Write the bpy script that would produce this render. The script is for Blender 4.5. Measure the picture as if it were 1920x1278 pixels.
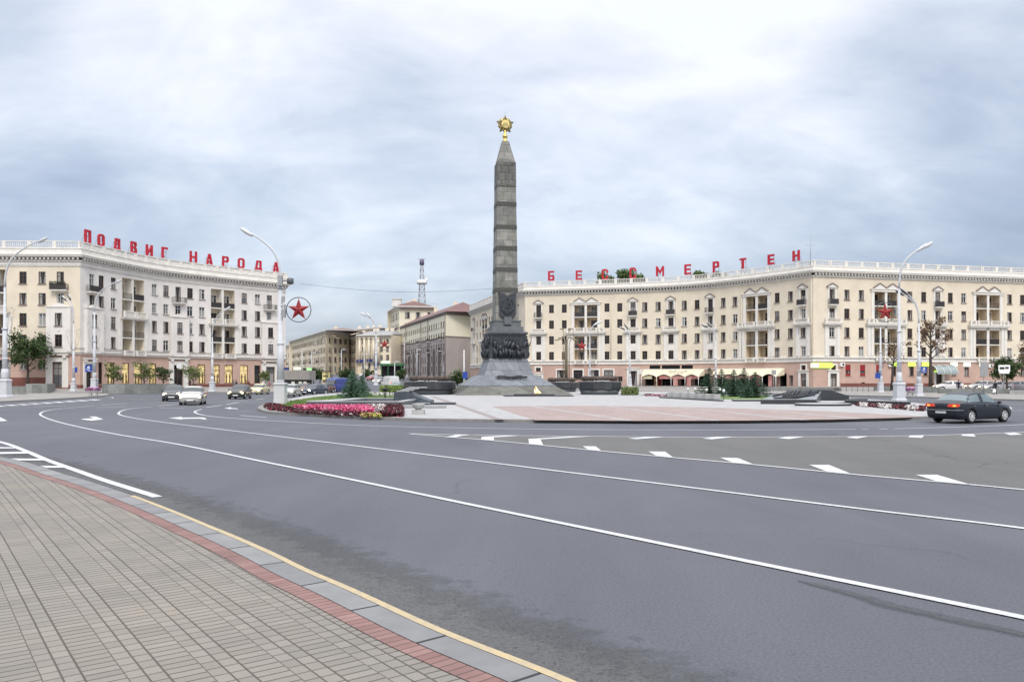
import bpy, bmesh, math, random
from mathutils import Vector, Matrix
from math import pi, sin, cos, radians as R
random.seed(7)
S = bpy.context.scene
C = S.collection
for o in list(bpy.data.objects): bpy.data.objects.remove(o)

# ------------------------------------------------------------------ camera
FX, HZ, CH = 1493.0, 711.0, 2.0
cd = bpy.data.cameras.new('camera'); cam = bpy.data.objects.new('camera', cd); C.objects.link(cam)
cam.location = (0, 0, CH); cam.rotation_euler = (R(90), 0, 0)
cd.sensor_width = 36; cd.lens = FX/1920*36; cd.shift_y = (HZ-639)/1920
cd.clip_start = .1; cd.clip_end = 9000
S.camera = cam
S.view_settings.view_transform = 'Standard'; S.view_settings.look = 'None'
S.view_settings.exposure = 0.0; S.view_settings.gamma = 1

# ------------------------------------------------------------------ world: overcast sky
SUN_EL, SUN_AZ = 46, 172      # azimuth clockwise from +Y
w = bpy.data.worlds.new('World'); S.world = w; w.use_nodes = True
nt = w.node_tree; nt.nodes.clear()
def N(t, **k):
    n = nt.nodes.new(t)
    for a, b in k.items(): setattr(n, a, b)
    return n
def L(a, b): nt.links.new(a, b)
out = N('ShaderNodeOutputWorld'); bg = N('ShaderNodeBackground'); bg2 = N('ShaderNodeBackground'); add = N('ShaderNodeAddShader')
sky = N('ShaderNodeTexSky', sky_type='NISHITA'); sky.sun_disc = False
sky.sun_elevation = R(SUN_EL); sky.sun_rotation = R(SUN_AZ); sky.dust_density = 3
L(sky.outputs[0], bg.inputs[0]); bg.inputs[1].default_value = .05
tc = N('ShaderNodeTexCoord'); sep = N('ShaderNodeSeparateXYZ'); L(tc.outputs['Generated'], sep.inputs[0])
def M_(op, a, b=None, c=None, clamp=False):
    n = N('ShaderNodeMath', operation=op); n.use_clamp = clamp
    for i, v in enumerate((a, b, c)):
        if v is None: continue
        if hasattr(v, 'links'): L(v, n.inputs[i])
        else: n.inputs[i].default_value = v
    return n.outputs[0]
def ramp(fac, stops, interp='LINEAR'):
    r = N('ShaderNodeValToRGB'); r.color_ramp.interpolation = interp
    e = r.color_ramp.elements
    while len(e) > 1: e.remove(e[0])
    e[0].position = stops[0][0]; e[0].color = (*stops[0][1], 1)
    for p, c in stops[1:]:
        x = e.new(p); x.color = (*c, 1)
    L(fac, r.inputs[0]); return r.outputs[0]
den = M_('ADD', M_('MAXIMUM', sep.outputs[2], 0.0), 0.44)
cx = M_('DIVIDE', sep.outputs[0], den); cy = M_('DIVIDE', sep.outputs[1], den)
comb = N('ShaderNodeCombineXYZ'); L(cx, comb.inputs[0]); L(cy, comb.inputs[1])
def noise(scale, detail, rough, dist, off, stretch=(1, 1, 1)):
    mp = N('ShaderNodeMapping'); L(comb.outputs[0], mp.inputs[0]); mp.inputs['Location'].default_value = off; mp.inputs['Scale'].default_value = stretch
    n = N('ShaderNodeTexNoise'); L(mp.outputs[0], n.inputs[0])
    n.inputs['Scale'].default_value = scale; n.inputs['Detail'].default_value = detail; n.inputs['Roughness'].default_value = rough; n.inputs['Distortion'].default_value = dist
    return n.outputs[0]
n1 = noise(1.35, 8, .54, .6, (3.1, 1.2, 0), (.9, 1.1, 1))
n2 = noise(3.2, 8, .54, .6, (7.3, 4.4, 2), (.8, 1.3, 1))
n3 = noise(7, 8, .55, .5, (1.3, 9.4, 5), (.7, 1.3, 1))
el = sep.outputs[2]                                     # sine of elevation
nn = M_('ADD', M_('MULTIPLY_ADD', M_('SUBTRACT', n1, .5), 1.15, M_('MULTIPLY', M_('SUBTRACT', n2, .5), .8)), M_('MULTIPLY', M_('SUBTRACT', n3, .5), .5))
# a thin bright part of the cloud deck ahead and above, a heavier part low on the right
dv = N('ShaderNodeVectorMath', operation='DOT_PRODUCT'); L(tc.outputs['Generated'], dv.inputs[0]); dv.inputs[1].default_value = Vector((.0, .90, .44)).normalized()
br = M_('MULTIPLY', M_('POWER', M_('MAXIMUM', dv.outputs['Value'], 0), 9.0), .30)
dk = N('ShaderNodeVectorMath', operation='DOT_PRODUCT'); L(tc.outputs['Generated'], dk.inputs[0]); dk.inputs[1].default_value = Vector((.62, .85, .16)).normalized()
dkf = M_('MULTIPLY', M_('POWER', M_('MAXIMUM', dk.outputs['Value'], 0), 40.0), .20)
f = M_('ADD', M_('MULTIPLY_ADD', el, 1.5, .10), nn)
f = M_('SUBTRACT', M_('ADD', f, br), dkf, clamp=True)
colr = ramp(f, [(0, (.28, .33, .43)), (.2, (.36, .41, .52)), (.4, (.47, .52, .62)), (.6, (.61, .655, .74)), (.82, (.80, .82, .88)), (1, (.95, .955, .98))])
gain = M_('MULTIPLY_ADD', M_('MAXIMUM', M_('SUBTRACT', el, .42), 0.0), 2.6, 1.0)
mul = N('ShaderNodeVectorMath', operation='SCALE'); L(colr, mul.inputs[0]); L(gain, mul.inputs['Scale'])
L(mul.outputs[0], bg2.inputs[0]); bg2.inputs[1].default_value = .93
L(bg.outputs[0], add.inputs[0]); L(bg2.outputs[0], add.inputs[1]); L(add.outputs[0], out.inputs[0])

sl = bpy.data.lights.new('sun', 'SUN'); sun = bpy.data.objects.new('sun', sl); C.objects.link(sun)
sl.energy = 1.5; sl.angle = R(16); sl.color = (1, .96, .90)
a_, e_ = R(SUN_AZ), R(SUN_EL)
sd = Vector((sin(a_)*cos(e_), cos(a_)*cos(e_), sin(e_)))
sun.rotation_euler = sd.to_track_quat('Z', 'Y').to_euler()

# ------------------------------------------------------------------ helpers
def G(u, v, z=0.0):
    "pixel of a ground point at height z -> world x, y"
    y = FX*(CH-z)/(v-HZ); return Vector(((u-960)/FX*y, y, z))
def AT(u, y, z=0): return Vector(((u-960)/FX*y, y, z))
def ZV(v, y): return CH+(HZ-v)/FX*y

class MB:
    def __init__(s): s.b = bmesh.new(); s.mi = 0
    def v(s, p): return s.b.verts.new(p)
    def face(s, pts, mi=None):
        try: f = s.b.faces.new([s.b.verts.new(p) for p in pts])
        except ValueError: return
        f.material_index = s.mi if mi is None else mi; return f
    def box(s, c, d, rz=0, mi=None, taper=1.0, rot=None):
        hx, hy, hz = d[0]/2, d[1]/2, d[2]/2
        m = rot if rot is not None else Matrix.Rotation(rz, 3, 'Z')
        P = []
        for z, t in ((-hz, 1), (hz, taper)):
            for x, y in ((-hx, -hy), (hx, -hy), (hx, hy), (-hx, hy)): P.append(s.b.verts.new(m @ Vector((x*t, y*t, z)) + Vector(c)))
        for q in ((3, 2, 1, 0), (4, 5, 6, 7), (0, 1, 5, 4), (1, 2, 6, 5), (2, 3, 7, 6), (3, 0, 4, 7)):
            f = s.b.faces.new([P[i] for i in q]); f.material_index = s.mi if mi is None else mi
    def prism(s, poly, z0, z1, mi=None, side=None):
        mi = s.mi if mi is None else mi
        a = sum(poly[i][0]*poly[(i+1) % len(poly)][1]-poly[(i+1) % len(poly)][0]*poly[i][1] for i in range(len(poly)))
        if a < 0: poly = poly[::-1]
        n = len(poly)
        A = [s.b.verts.new((p[0], p[1], z0)) for p in poly]; B = [s.b.verts.new((p[0], p[1], z1)) for p in poly]
        f = s.b.faces.new(B); f.material_index = mi
        f = s.b.faces.new(A[::-1]); f.material_index = mi
        for i in range(n):
            j = (i+1) % n; f = s.b.faces.new([A[i], A[j], B[j], B[i]]); f.material_index = mi if side is None else side
    def extr(s, poly, origin, ux, uz, depth, mi=None):
        "polygon in plane (ux,uz) extruded along normal ux x uz by +-depth/2"
        mi = s.mi if mi is None else mi
        ux, uz = Vector(ux), Vector(uz); nn_ = ux.cross(uz).normalized(); o = Vector(origin)
        A = [s.b.verts.new(o+ux*p[0]+uz*p[1]-nn_*depth/2) for p in poly]; B = [s.b.verts.new(o+ux*p[0]+uz*p[1]+nn_*depth/2) for p in poly]
        n = len(poly); fs = [s.b.faces.new(B), s.b.faces.new(A[::-1])]
        for i in range(n):
            j = (i+1) % n; fs.append(s.b.faces.new([A[i], A[j], B[j], B[i]]))
        for f in fs: f.material_index = mi
    def tube(s, pts, rad, seg=8, mi=None, cap=True):
        mi = s.mi if mi is None else mi
        pts = [Vector(p) for p in pts]
        if not hasattr(rad, '__len__'): rad = [rad]*len(pts)
        rings = []; t0 = None
        for i, p in enumerate(pts):
            t = (pts[min(i+1, len(pts)-1)]-pts[max(i-1, 0)]).normalized()
            if t0 is None:
                x = t.orthogonal().normalized()
            else:
                x = (x-t*x.dot(t)).normalized()
            t0 = t; y = t.cross(x)
            rings.append([s.b.verts.new(p+(x*cos(2*pi*k/seg)+y*sin(2*pi*k/seg))*max(rad[i], 1e-4)) for k in range(seg)])
        for a, b in zip(rings, rings[1:]):
            for k in range(seg):
                f = s.b.faces.new([a[k], a[(k+1) % seg], b[(k+1) % seg], b[k]]); f.material_index = mi; f.smooth = True
        if cap:
            f = s.b.faces.new(rings[0][::-1]); f.material_index = mi
            f = s.b.faces.new(rings[-1]); f.material_index = mi
    def lathe(s, prof, c=(0, 0, 0), seg=16, mi=None, smooth=True, sx=1, sy=1, rz=0):
        mi = s.mi if mi is None else mi
        rings = []
        for r, z in prof: rings.append([s.b.verts.new((c[0]+r*sx*cos(2*pi*k/seg+rz), c[1]+r*sy*sin(2*pi*k/seg+rz), c[2]+z)) for k in range(seg)])
        for a, b in zip(rings, rings[1:]):
            for k in range(seg):
                f = s.b.faces.new([a[k], a[(k+1) % seg], b[(k+1) % seg], b[k]]); f.material_index = mi; f.smooth = smooth
        f = s.b.faces.new(rings[0][::-1]); f.material_index = mi
        f = s.b.faces.new(rings[-1]); f.material_index = mi
    def sq(s, prof, c=(0, 0, 0), rz=0, mi=None):
        "square-section stack: list of (width, z)"
        s.lathe([(w_/2*math.sqrt(2), z) for w_, z in prof], c, 4, mi, False, rz=pi/4+rz)
    def build(s, name, mats, parent=None, loc=None, smooth=None, world=False, link=True):
        me = bpy.data.meshes.new(name)
        if world and parent is not None:
            bmesh.ops.translate(s.b, verts=s.b.verts, vec=-Vector(parent['_w'] if '_w' in parent else parent.location))
        if smooth is not None:
            for f in s.b.faces: f.smooth = smooth
        s.b.to_mesh(me); s.b.free()
        for m in (mats if isinstance(mats, (list, tuple)) else [mats]): me.materials.append(m)
        o = bpy.data.objects.new(name, me)
        if link: C.objects.link(o)
        if loc is not None: o.location = loc
        if parent is not None: o.parent = parent
        return o
WL = {}
def thing(name, label, cat, loc=(0, 0, 0), rz=0, group=None):
    o = bpy.data.objects.new(name, None); C.objects.link(o); o.location = loc; o.rotation_euler = (0, 0, rz); o.empty_display_size = .5
    o['label'] = label; o['category'] = cat
    if group: o['group'] = group
    return o
def tag(o, label, cat, group=None, kind=None):
    o['label'] = label; o['category'] = cat
    if group: o['group'] = group
    if kind: o['kind'] = kind
    return o
def struct(o): o['kind'] = 'structure'; return o
def dup(root, loc, rz=0, label=None, group=None, scale=None):
    def rec(o, par):
        c = o.copy(); C.objects.link(c); c.parent = par
        for ch in list(o.children): rec(ch, c)
        return c
    r = rec(root, None); r.location = loc; r.rotation_euler = (0, 0, rz)
    if scale: r.scale = (scale,)*3 if not hasattr(scale, '__len__') else scale
    if label: r['label'] = label
    if group: r['group'] = group
    return r

# ------------------------------------------------------------------ materials
def mat(name, col, rough=.7, var=.0, vs=1.0, bump=0, bs=20, metal=0, emit=None, es=1, spec=.5, coat=0, col2=None, streak=False, detail=6):
    m = bpy.data.materials.new(name); m.use_nodes = True; t = m.node_tree; p = t.nodes['Principled BSDF']
    p.inputs['Base Color'].default_value = (*col, 1); p.inputs['Roughness'].default_value = rough; p.inputs['Metallic'].default_value = metal
    p.inputs['Specular IOR Level'].default_value = spec; p.inputs['Coat Weight'].default_value = coat; p.inputs['Coat Roughness'].default_value = .04
    if emit: p.inputs['Emission Color'].default_value = (*emit, 1); p.inputs['Emission Strength'].default_value = es
    if var or col2:
        tcn = t.nodes.new('ShaderNodeTexCoord'); nz = t.nodes.new('ShaderNodeTexNoise'); nz.inputs['Scale'].default_value = vs; nz.inputs['Detail'].default_value = detail; nz.inputs['Roughness'].default_value = .6
        if streak:
            mp = t.nodes.new('ShaderNodeMapping'); mp.inputs['Scale'].default_value = (1, 1, .15); t.links.new(tcn.outputs['Object'], mp.inputs[0]); t.links.new(mp.outputs[0], nz.inputs[0])
        else: t.links.new(tcn.outputs['Object'], nz.inputs[0])
        rp = t.nodes.new('ShaderNodeValToRGB'); rp.color_ramp.elements[0].position = .3; rp.color_ramp.elements[1].position = .7
        c2 = col2 or tuple(c*(1+var) for c in col); c1 = col if col2 else tuple(c*(1-var) for c in col)
        rp.color_ramp.elements[0].color = (*c1, 1); rp.color_ramp.elements[1].color = (*c2, 1)
        t.links.new(nz.outputs[0], rp.inputs[0]); t.links.new(rp.outputs[0], p.inputs['Base Color'])
    if bump:
        tcn = t.nodes.new('ShaderNodeTexCoord'); nb = t.nodes.new('ShaderNodeTexNoise'); nb.inputs['Scale'].default_value = bs; nb.inputs['Detail'].default_value = 5
        t.links.new(tcn.outputs['Object'], nb.inputs[0]); bp = t.nodes.new('ShaderNodeBump'); bp.inputs['Strength'].default_value = bump; bp.inputs['Distance'].default_value = .02
        t.links.new(nb.outputs[0], bp.inputs['Height']); t.links.new(bp.outputs[0], p.inputs['Normal'])
    return m

def pavers():
    m = bpy.data.materials.new('pavement_bricks'); m.use_nodes = True; t = m.node_tree; p = t.nodes['Principled BSDF']; n = t.nodes.new; l = t.links.new
    tc_ = n('ShaderNodeTexCoord'); mp = n('ShaderNodeMapping'); mp.inputs['Rotation'].default_value = (0, 0, R(-37)); l(tc_.outputs['Object'], mp.inputs[0])
    wob = n('ShaderNodeTexNoise'); wob.inputs['Scale'].default_value = 1.1; wob.inputs['Detail'].default_value = 3; l(tc_.outputs['Object'], wob.inputs[0])
    vm = n('ShaderNodeVectorMath'); vm.operation = 'MULTIPLY_ADD'; l(wob.outputs['Color'], vm.inputs[0]); vm.inputs[1].default_value = (.008, .008, 0); l(mp.outputs[0], vm.inputs[2])
    def brick(bw, rh, off, mort, off2=0):
        b = n('ShaderNodeTexBrick'); b.offset = off; b.squash = 1; b.inputs['Scale'].default_value = 1; b.inputs['Brick Width'].default_value = bw; b.inputs['Row Height'].default_value = rh
        b.inputs['Mortar Size'].default_value = mort; b.inputs['Mortar Smooth'].default_value = .25; b.inputs['Bias'].default_value = 0
        b.inputs['Color1'].default_value = (.208, .194, .172, 1); b.inputs['Color2'].default_value = (.246, .230, .205, 1); b.inputs['Mortar'].default_value = (.085, .072, .06, 1)
        l(vm.outputs[0], b.inputs['Vector']); return b
    A = brick(.445, .10, 0, .0085); B = brick(.11125, .143, 0, .007)
    sp = n('ShaderNodeSeparateXYZ'); l(vm.outputs[0], sp.inputs[0])
    md = n('ShaderNodeMath'); md.operation = 'FLOORED_MODULO'; l(sp.outputs[0], md.inputs[0]); md.inputs[1].default_value = .445
    gt = n('ShaderNodeMath'); gt.operation = 'GREATER_THAN'; l(md.outputs[0], gt.inputs[0]); gt.inputs[1].default_value = .2225
    mx = n('ShaderNodeMix'); mx.data_type = 'RGBA'; l(gt.outputs[0], mx.inputs[0]); l(A.outputs[0], mx.inputs[6]); l(B.outputs[0], mx.inputs[7])
    # dirt and wear
    nz = n('ShaderNodeTexNoise'); nz.inputs['Scale'].default_value = .55; nz.inputs['Detail'].default_value = 8; nz.inputs['Roughness'].default_value = .65; l(tc_.outputs['Object'], nz.inputs[0])
    rp = n('ShaderNodeValToRGB'); rp.color_ramp.elements[0].position = .35; rp.color_ramp.elements[0].color = (.86, .86, .88, 1); rp.color_ramp.elements[1].position = .65; rp.color_ramp.elements[1].color = (1.08, 1.05, 1.0, 1); l(nz.outputs[0], rp.inputs[0])
    m2 = n('ShaderNodeMix'); m2.data_type = 'RGBA'; m2.blend_type = 'MULTIPLY'; m2.inputs[0].default_value = 1; l(mx.outputs[2], m2.inputs[6]); l(rp.outputs[0], m2.inputs[7])
    n4 = n('ShaderNodeTexNoise'); n4.inputs['Scale'].default_value = 160; n4.inputs['Detail'].default_value = 3; l(tc_.outputs['Object'], n4.inputs[0])
    r4 = n('ShaderNodeValToRGB'); r4.color_ramp.elements[0].position = .3; r4.color_ramp.elements[0].color = (.86, .86, .86, 1); r4.color_ramp.elements[1].position = .7; r4.color_ramp.elements[1].color = (1.1, 1.1, 1.1, 1); l(n4.outputs[0], r4.inputs[0])
    m3 = n('ShaderNodeMix'); m3.data_type = 'RGBA'; m3.blend_type = 'MULTIPLY'; m3.inputs[0].default_value = 1; l(m2.outputs[2], m3.inputs[6]); l(r4.outputs[0], m3.inputs[7])
    l(m3.outputs[2], p.inputs['Base Color']); p.inputs['Roughness'].default_value = .85
    mf = n('ShaderNodeMix'); mf.data_type = 'FLOAT'; l(gt.outputs[0], mf.inputs[0]); l(A.outputs['Fac'], mf.inputs[2]); l(B.outputs['Fac'], mf.inputs[3])
    bp = n('ShaderNodeBump'); bp.invert = True; bp.inputs['Strength'].default_value = .6; bp.inputs['Distance'].default_value = .006; l(mf.outputs[0], bp.inputs['Height']); l(bp.outputs[0], p.inputs['Normal'])
    return m
def brick_uv(name, c1, c2, mortar, bw, rh, ms, off=0, rough=.8, coord='UV', nscale=1.5, namt=.15, bump=.4, rotz=0, smooth=.2):
    m = bpy.data.materials.new(name); m.use_nodes = True; t = m.node_tree; p = t.nodes['Principled BSDF']; n = t.nodes.new; l = t.links.new
    tc_ = n('ShaderNodeTexCoord'); src = tc_.outputs[coord if coord != 'WALL' else 'Object']
    vec = src
    if coord == 'WALL':
        sp = n('ShaderNodeSeparateXYZ'); l(src, sp.inputs[0]); ad = n('ShaderNodeMath'); l(sp.outputs[0], ad.inputs[0]); l(sp.outputs[1], ad.inputs[1])
        cb = n('ShaderNodeCombineXYZ'); l(ad.outputs[0], cb.inputs[0]); l(sp.outputs[2], cb.inputs[1]); vec = cb.outputs[0]
    if rotz:
        mp = n('ShaderNodeMapping'); mp.inputs['Rotation'].default_value = (0, 0, rotz); l(vec, mp.inputs[0]); vec = mp.outputs[0]
    b = n('ShaderNodeTexBrick'); b.offset = off; b.inputs['Scale'].default_value = 1; b.inputs['Brick Width'].default_value = bw; b.inputs['Row Height'].default_value = rh; b.inputs['Mortar Size'].default_value = ms; b.inputs['Mortar Smooth'].default_value = smooth
    b.inputs['Color1'].default_value = (*c1, 1); b.inputs['Color2'].default_value = (*c2, 1); b.inputs['Mortar'].default_value = (*mortar, 1); l(vec, b.inputs['Vector'])
    nz = n('ShaderNodeTexNoise'); nz.inputs['Scale'].default_value = nscale; nz.inputs['Detail'].default_value = 9; nz.inputs['Roughness'].default_value = .65; l(tc_.outputs['Object'], nz.inputs[0])
    rp = n('ShaderNodeValToRGB'); rp.color_ramp.elements[0].position = .3; rp.color_ramp.elements[1].position = .7
    rp.color_ramp.elements[0].color = (1-namt,)*3+(1,); rp.color_ramp.elements[1].color = (1+namt,)*3+(1,); l(nz.outputs[0], rp.inputs[0])
    m2 = n('ShaderNodeMix'); m2.data_type = 'RGBA'; m2.blend_type = 'MULTIPLY'; m2.inputs[0].default_value = 1; l(b.outputs[0], m2.inputs[6]); l(rp.outputs[0], m2.inputs[7]); l(m2.outputs[2], p.inputs['Base Color'])
    p.inputs['Roughness'].default_value = rough
    bp = n('ShaderNodeBump'); bp.invert = True; bp.inputs['Strength'].default_value = bump; bp.inputs['Distance'].default_value = .01; l(b.outputs['Fac'], bp.inputs['Height']); l(bp.outputs[0], p.inputs['Normal'])
    return m
def asphalt(name, c1, c2, tint=(1, 1, 1)):
    m = bpy.data.materials.new(name); m.use_nodes = True; t = m.node_tree; p = t.nodes['Principled BSDF']; n = t.nodes.new; l = t.links.new
    tc_ = n('ShaderNodeTexCoord')
    def nz(sc, det, ro, dist=0, mapv=None, rot=0):
        q = n('ShaderNodeTexNoise'); q.inputs['Scale'].default_value = sc; q.inputs['Detail'].default_value = det; q.inputs['Roughness'].default_value = ro; q.inputs['Distortion'].default_value = dist
        if mapv:
            mp = n('ShaderNodeMapping'); mp.inputs['Scale'].default_value = mapv; mp.inputs['Rotation'].default_value = (0, 0, rot); l(tc_.outputs['Object'], mp.inputs[0]); l(mp.outputs[0], q.inputs[0])
        else: l(tc_.outputs['Object'], q.inputs[0])
        return q.outputs[0]
    def rmp(f, p0, p1, a, b):
        r = n('ShaderNodeValToRGB'); r.color_ramp.elements[0].position = p0; r.color_ramp.elements[1].position = p1; r.color_ramp.elements[0].color = (*a, 1); r.color_ramp.elements[1].color = (*b, 1); l(f, r.inputs[0]); return r.outputs[0]
    def mulc(a, b):
        x = n('ShaderNodeMix'); x.data_type = 'RGBA'; x.blend_type = 'MULTIPLY'; x.inputs[0].default_value = 1; l(a, x.inputs[6]); l(b, x.inputs[7]); return x.outputs[2]
    base = rmp(nz(.09, 5, .55, .4), .32, .68, c1, c2)
    base = mulc(base, rmp(nz(.5, 7, .6, .5, (1, .22, 1), R(50)), .3, .7, (.86, .86, .87), (1.12, 1.115, 1.10)))        # tyre-worn streaks
    base = mulc(base, rmp(nz(38, 6, .8), .34, .68, (.62, .62, .62), (1.38, 1.38, 1.38)))                                # aggregate
    base = mulc(base, rmp(nz(6, 7, .78), .58, .70, (1, 1, 1), (.72, .72, .73)))                                         # small stains
    vo = n('ShaderNodeTexVoronoi'); vo.feature = 'DISTANCE_TO_EDGE'; vo.inputs['Scale'].default_value = .16
    wv = n('ShaderNodeTexNoise'); wv.inputs['Scale'].default_value = 1.1; wv.inputs['Detail'].default_value = 5; l(tc_.outputs['Object'], wv.inputs[0])
    va = n('ShaderNodeVectorMath'); va.operation = 'MULTIPLY_ADD'; l(wv.outputs['Color'], va.inputs[0]); va.inputs[1].default_value = (1.4, 1.4, 0); l(tc_.outputs['Object'], va.inputs[2]); l(va.outputs[0], vo.inputs['Vector'])
    crk = rmp(vo.outputs['Distance'], .0015, .006, (.62, .62, .62), (1, 1, 1)); msk = rmp(nz(.12, 3, .5), .52, .60, (0, 0, 0), (1, 1, 1))
    cm = n('ShaderNodeMix'); cm.data_type = 'RGBA'; l(msk, cm.inputs[0]); cm.inputs[6].default_value = (1, 1, 1, 1); l(crk, cm.inputs[7]); base = mulc(base, cm.outputs[2])
    l(base, p.inputs['Base Color']); p.inputs['Roughness'].default_value = .72; p.inputs['Specular IOR Level'].default_value = .4
    bp = n('ShaderNodeBump'); bp.inputs['Strength'].default_value = .35; bp.inputs['Distance'].default_value = .006; l(nz(90, 4, .7), bp.inputs['Height']); l(bp.outputs[0], p.inputs['Normal'])
    return m

Mt = {}
Mt['asphalt'] = asphalt('asphalt', (.080, .085, .101), (.103, .108, .126))
Mt['asphalt_dusty'] = asphalt('asphalt_dusty', (.102, .102, .100), (.121, .120, .117))
def fading(name, c1, c2, edge=.55, soft=.45, speck=False):
    "asphalt tone that frays out towards v = 1 of its strip (dust or worn tar), through noise"
    m = asphalt(name, c1, c2); t = m.node_tree; n = t.nodes.new; l = t.links.new; p = t.nodes['Principled BSDF']
    uv = n('ShaderNodeTexCoord'); sp = n('ShaderNodeSeparateXYZ'); l(uv.outputs['UV'], sp.inputs[0])
    q = n('ShaderNodeTexNoise'); q.inputs['Scale'].default_value = 3.2; q.inputs['Detail'].default_value = 9; q.inputs['Roughness'].default_value = .75; l(uv.outputs['Object'], q.inputs[0])
    a = n('ShaderNodeMath'); a.operation = 'MULTIPLY_ADD'; l(q.outputs[0], a.inputs[0]); a.inputs[1].default_value = 1.5; a.inputs[2].default_value = -.75
    b_ = n('ShaderNodeMath'); b_.operation = 'ADD'; l(sp.outputs[1], b_.inputs[0]); l(a.outputs[0], b_.inputs[1])
    mr = n('ShaderNodeMapRange'); l(b_.outputs[0], mr.inputs[0]); mr.inputs[1].default_value = edge-soft/2; mr.inputs[2].default_value = edge+soft/2; mr.inputs[3].default_value = .92; mr.inputs[4].default_value = 0
    l(mr.outputs[0], p.inputs['Alpha'])
    if speck:
        s_ = n('ShaderNodeTexNoise'); s_.inputs['Scale'].default_value = 22; s_.inputs['Detail'].default_value = 5; s_.inputs['Roughness'].default_value = .7; l(uv.outputs['Object'], s_.inputs[0])
        r = n('ShaderNodeValToRGB'); r.color_ramp.elements[0].position = .54; r.color_ramp.elements[1].position = .63; r.color_ramp.elements[0].color = (1, 1, 1, 1); r.color_ramp.elements[1].color = (.5, .5, .5, 1); l(s_.outputs[0], r.inputs[0])
        old = p.inputs['Base Color'].links[0].from_socket; x = n('ShaderNodeMix'); x.data_type = 'RGBA'; x.blend_type = 'MULTIPLY'; x.inputs[0].default_value = 1; l(old, x.inputs[6]); l(r.outputs[0], x.inputs[7]); l(x.outputs[2], p.inputs['Base Color'])
    return m
Mt['asphalt_edge'] = fading('asphalt_edge', (.090, .091, .096), (.116, .116, .118), .60, .6, True)
Mt['tar_wear'] = fading('tar_wear', (.072, .074, .084), (.086, .088, .100), .40, .9)
Mt['pavers'] = pavers()
Mt['red_pavers'] = brick_uv('red_pavers', (.20, .108, .097), (.25, .148, .135), (.08, .05, .045), .092, .24, .006, namt=.2)
Mt['kerb'] = brick_uv('kerb_stone', (.178, .180, .185), (.228, .230, .232), (.02, .02, .02), 1.02, 1.0, .018, namt=.14, nscale=3, rough=.75)
Mt['kerb_plain'] = mat('kerb_granite', (.22, .21, .20), .8, .18, 2.5, .2)
Mt['yellow'] = mat('yellow_paint', (.50, .39, .22), .75, .22, 9, .2, 40, col2=(.36, .31, .22))
def paint():
    m = mat('white_paint', (.56, .57, .58), .6, .10, 1.6); t = m.node_tree; p = t.nodes['Principled BSDF']; n = t.nodes.new; l = t.links.new
    old = p.inputs['Base Color'].links[0].from_socket
    tc_ = n('ShaderNodeTexCoord'); q = n('ShaderNodeTexNoise'); q.inputs['Scale'].default_value = 28; q.inputs['Detail'].default_value = 7; q.inputs['Roughness'].default_value = .75; l(tc_.outputs['Object'], q.inputs[0])
    r = n('ShaderNodeValToRGB'); r.color_ramp.elements[0].position = .48; r.color_ramp.elements[1].position = .68; r.color_ramp.elements[1].color = (.85, .85, .85, 1); r.color_ramp.elements[0].color = (0, 0, 0, 1); l(q.outputs[0], r.inputs[0])
    x = n('ShaderNodeMix'); x.data_type = 'RGBA'; l(r.outputs[0], x.inputs[0]); l(old, x.inputs[6]); x.inputs[7].default_value = (.25, .25, .26, 1); l(x.outputs[2], p.inputs['Base Color']); return m
Mt['paint'] = paint()
Mt['plaza'] = brick_uv('plaza_slabs', (.33, .33, .335), (.39, .388, .388), (.25, .245, .245), .6, .6, .012, .5, coord='Object', namt=.10, rotz=R(8), bump=.15)
Mt['plaza_pink'] = brick_uv('plaza_pink_slabs', (.28, .215, .20), (.33, .26, .24), (.24, .195, .185), .6, .6, .012, .5, coord='Object', namt=.10, rotz=R(8), bump=.15)
Mt['plaza_brown'] = brick_uv('plaza_brown_slabs', (.24, .205, .20), (.27, .235, .23), (.22, .19, .185), .6, .6, .012, .5, coord='Object', namt=.10, rotz=R(8), bump=.15)
Mt['far_pave'] = mat('far_pavement', (.26, .247, .235), .85, .13, .8, .1, 8)
Mt['concrete'] = mat('concrete', (.36, .365, .355), .85, .2, 1.8, .2, 25, streak=True)
Mt['wall_granite'] = brick_uv('planter_granite', (.17, .18, .17), (.27, .28, .265), (.10, .10, .09), 1.5, 1.3, .012, coord='WALL', namt=.25, nscale=1.2)
Mt['ground'] = mat('ground', (.12, .13, .10), .9, .2, .02)
Mt['cream'] = mat('cream_stucco', (.70, .625, .50), .88, .085, .45, .12, 18)
Mt['cream2'] = mat('cream_plaster', (.72, .65, .53), .88, .055, .35, .12, 18)
Mt['whitewall'] = mat('white_stucco', (.71, .675, .64), .88, .085, .45, .12, 18)
Mt['trim'] = mat('white_trim', (.72, .695, .65), .8, .07, .9)
Mt['pinkwall'] = mat('pink_ground_floor', (.50, .345, .285), .85, .10, .6, .1, 15)
Mt['maroon'] = mat('maroon_plinth', (.19, .07, .055), .8, .15, 1.2)
Mt['loggia'] = mat('loggia_ochre', (.60, .50, .36), .85, .08, 1)
Mt['roof'] = mat('roof_sheet', (.30, .30, .31), .6, .1, .3)
Mt['redroof'] = mat('red_metal_roof', (.17, .095, .09), .65, .15, .5)
Mt['brownroof'] = mat('brown_roof', (.22, .18, .165), .7, .15, .5)
Mt['glass'] = mat('window_glass', (.02, .022, .026), .07, .75, .35, spec=.5)
Mt['glass_painted_sky'] = mat('window_glass_painted_sky', (.13, .14, .15), .12, .35, .5, spec=.6)  # lighter base colour stands in for sky reflected in some panes
Mt['curtain'] = mat('net_curtain', (.30, .30, .29), .35, .15, 4)
Mt['brownframe'] = mat('brown_frame', (.11, .06, .04), .5)
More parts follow.
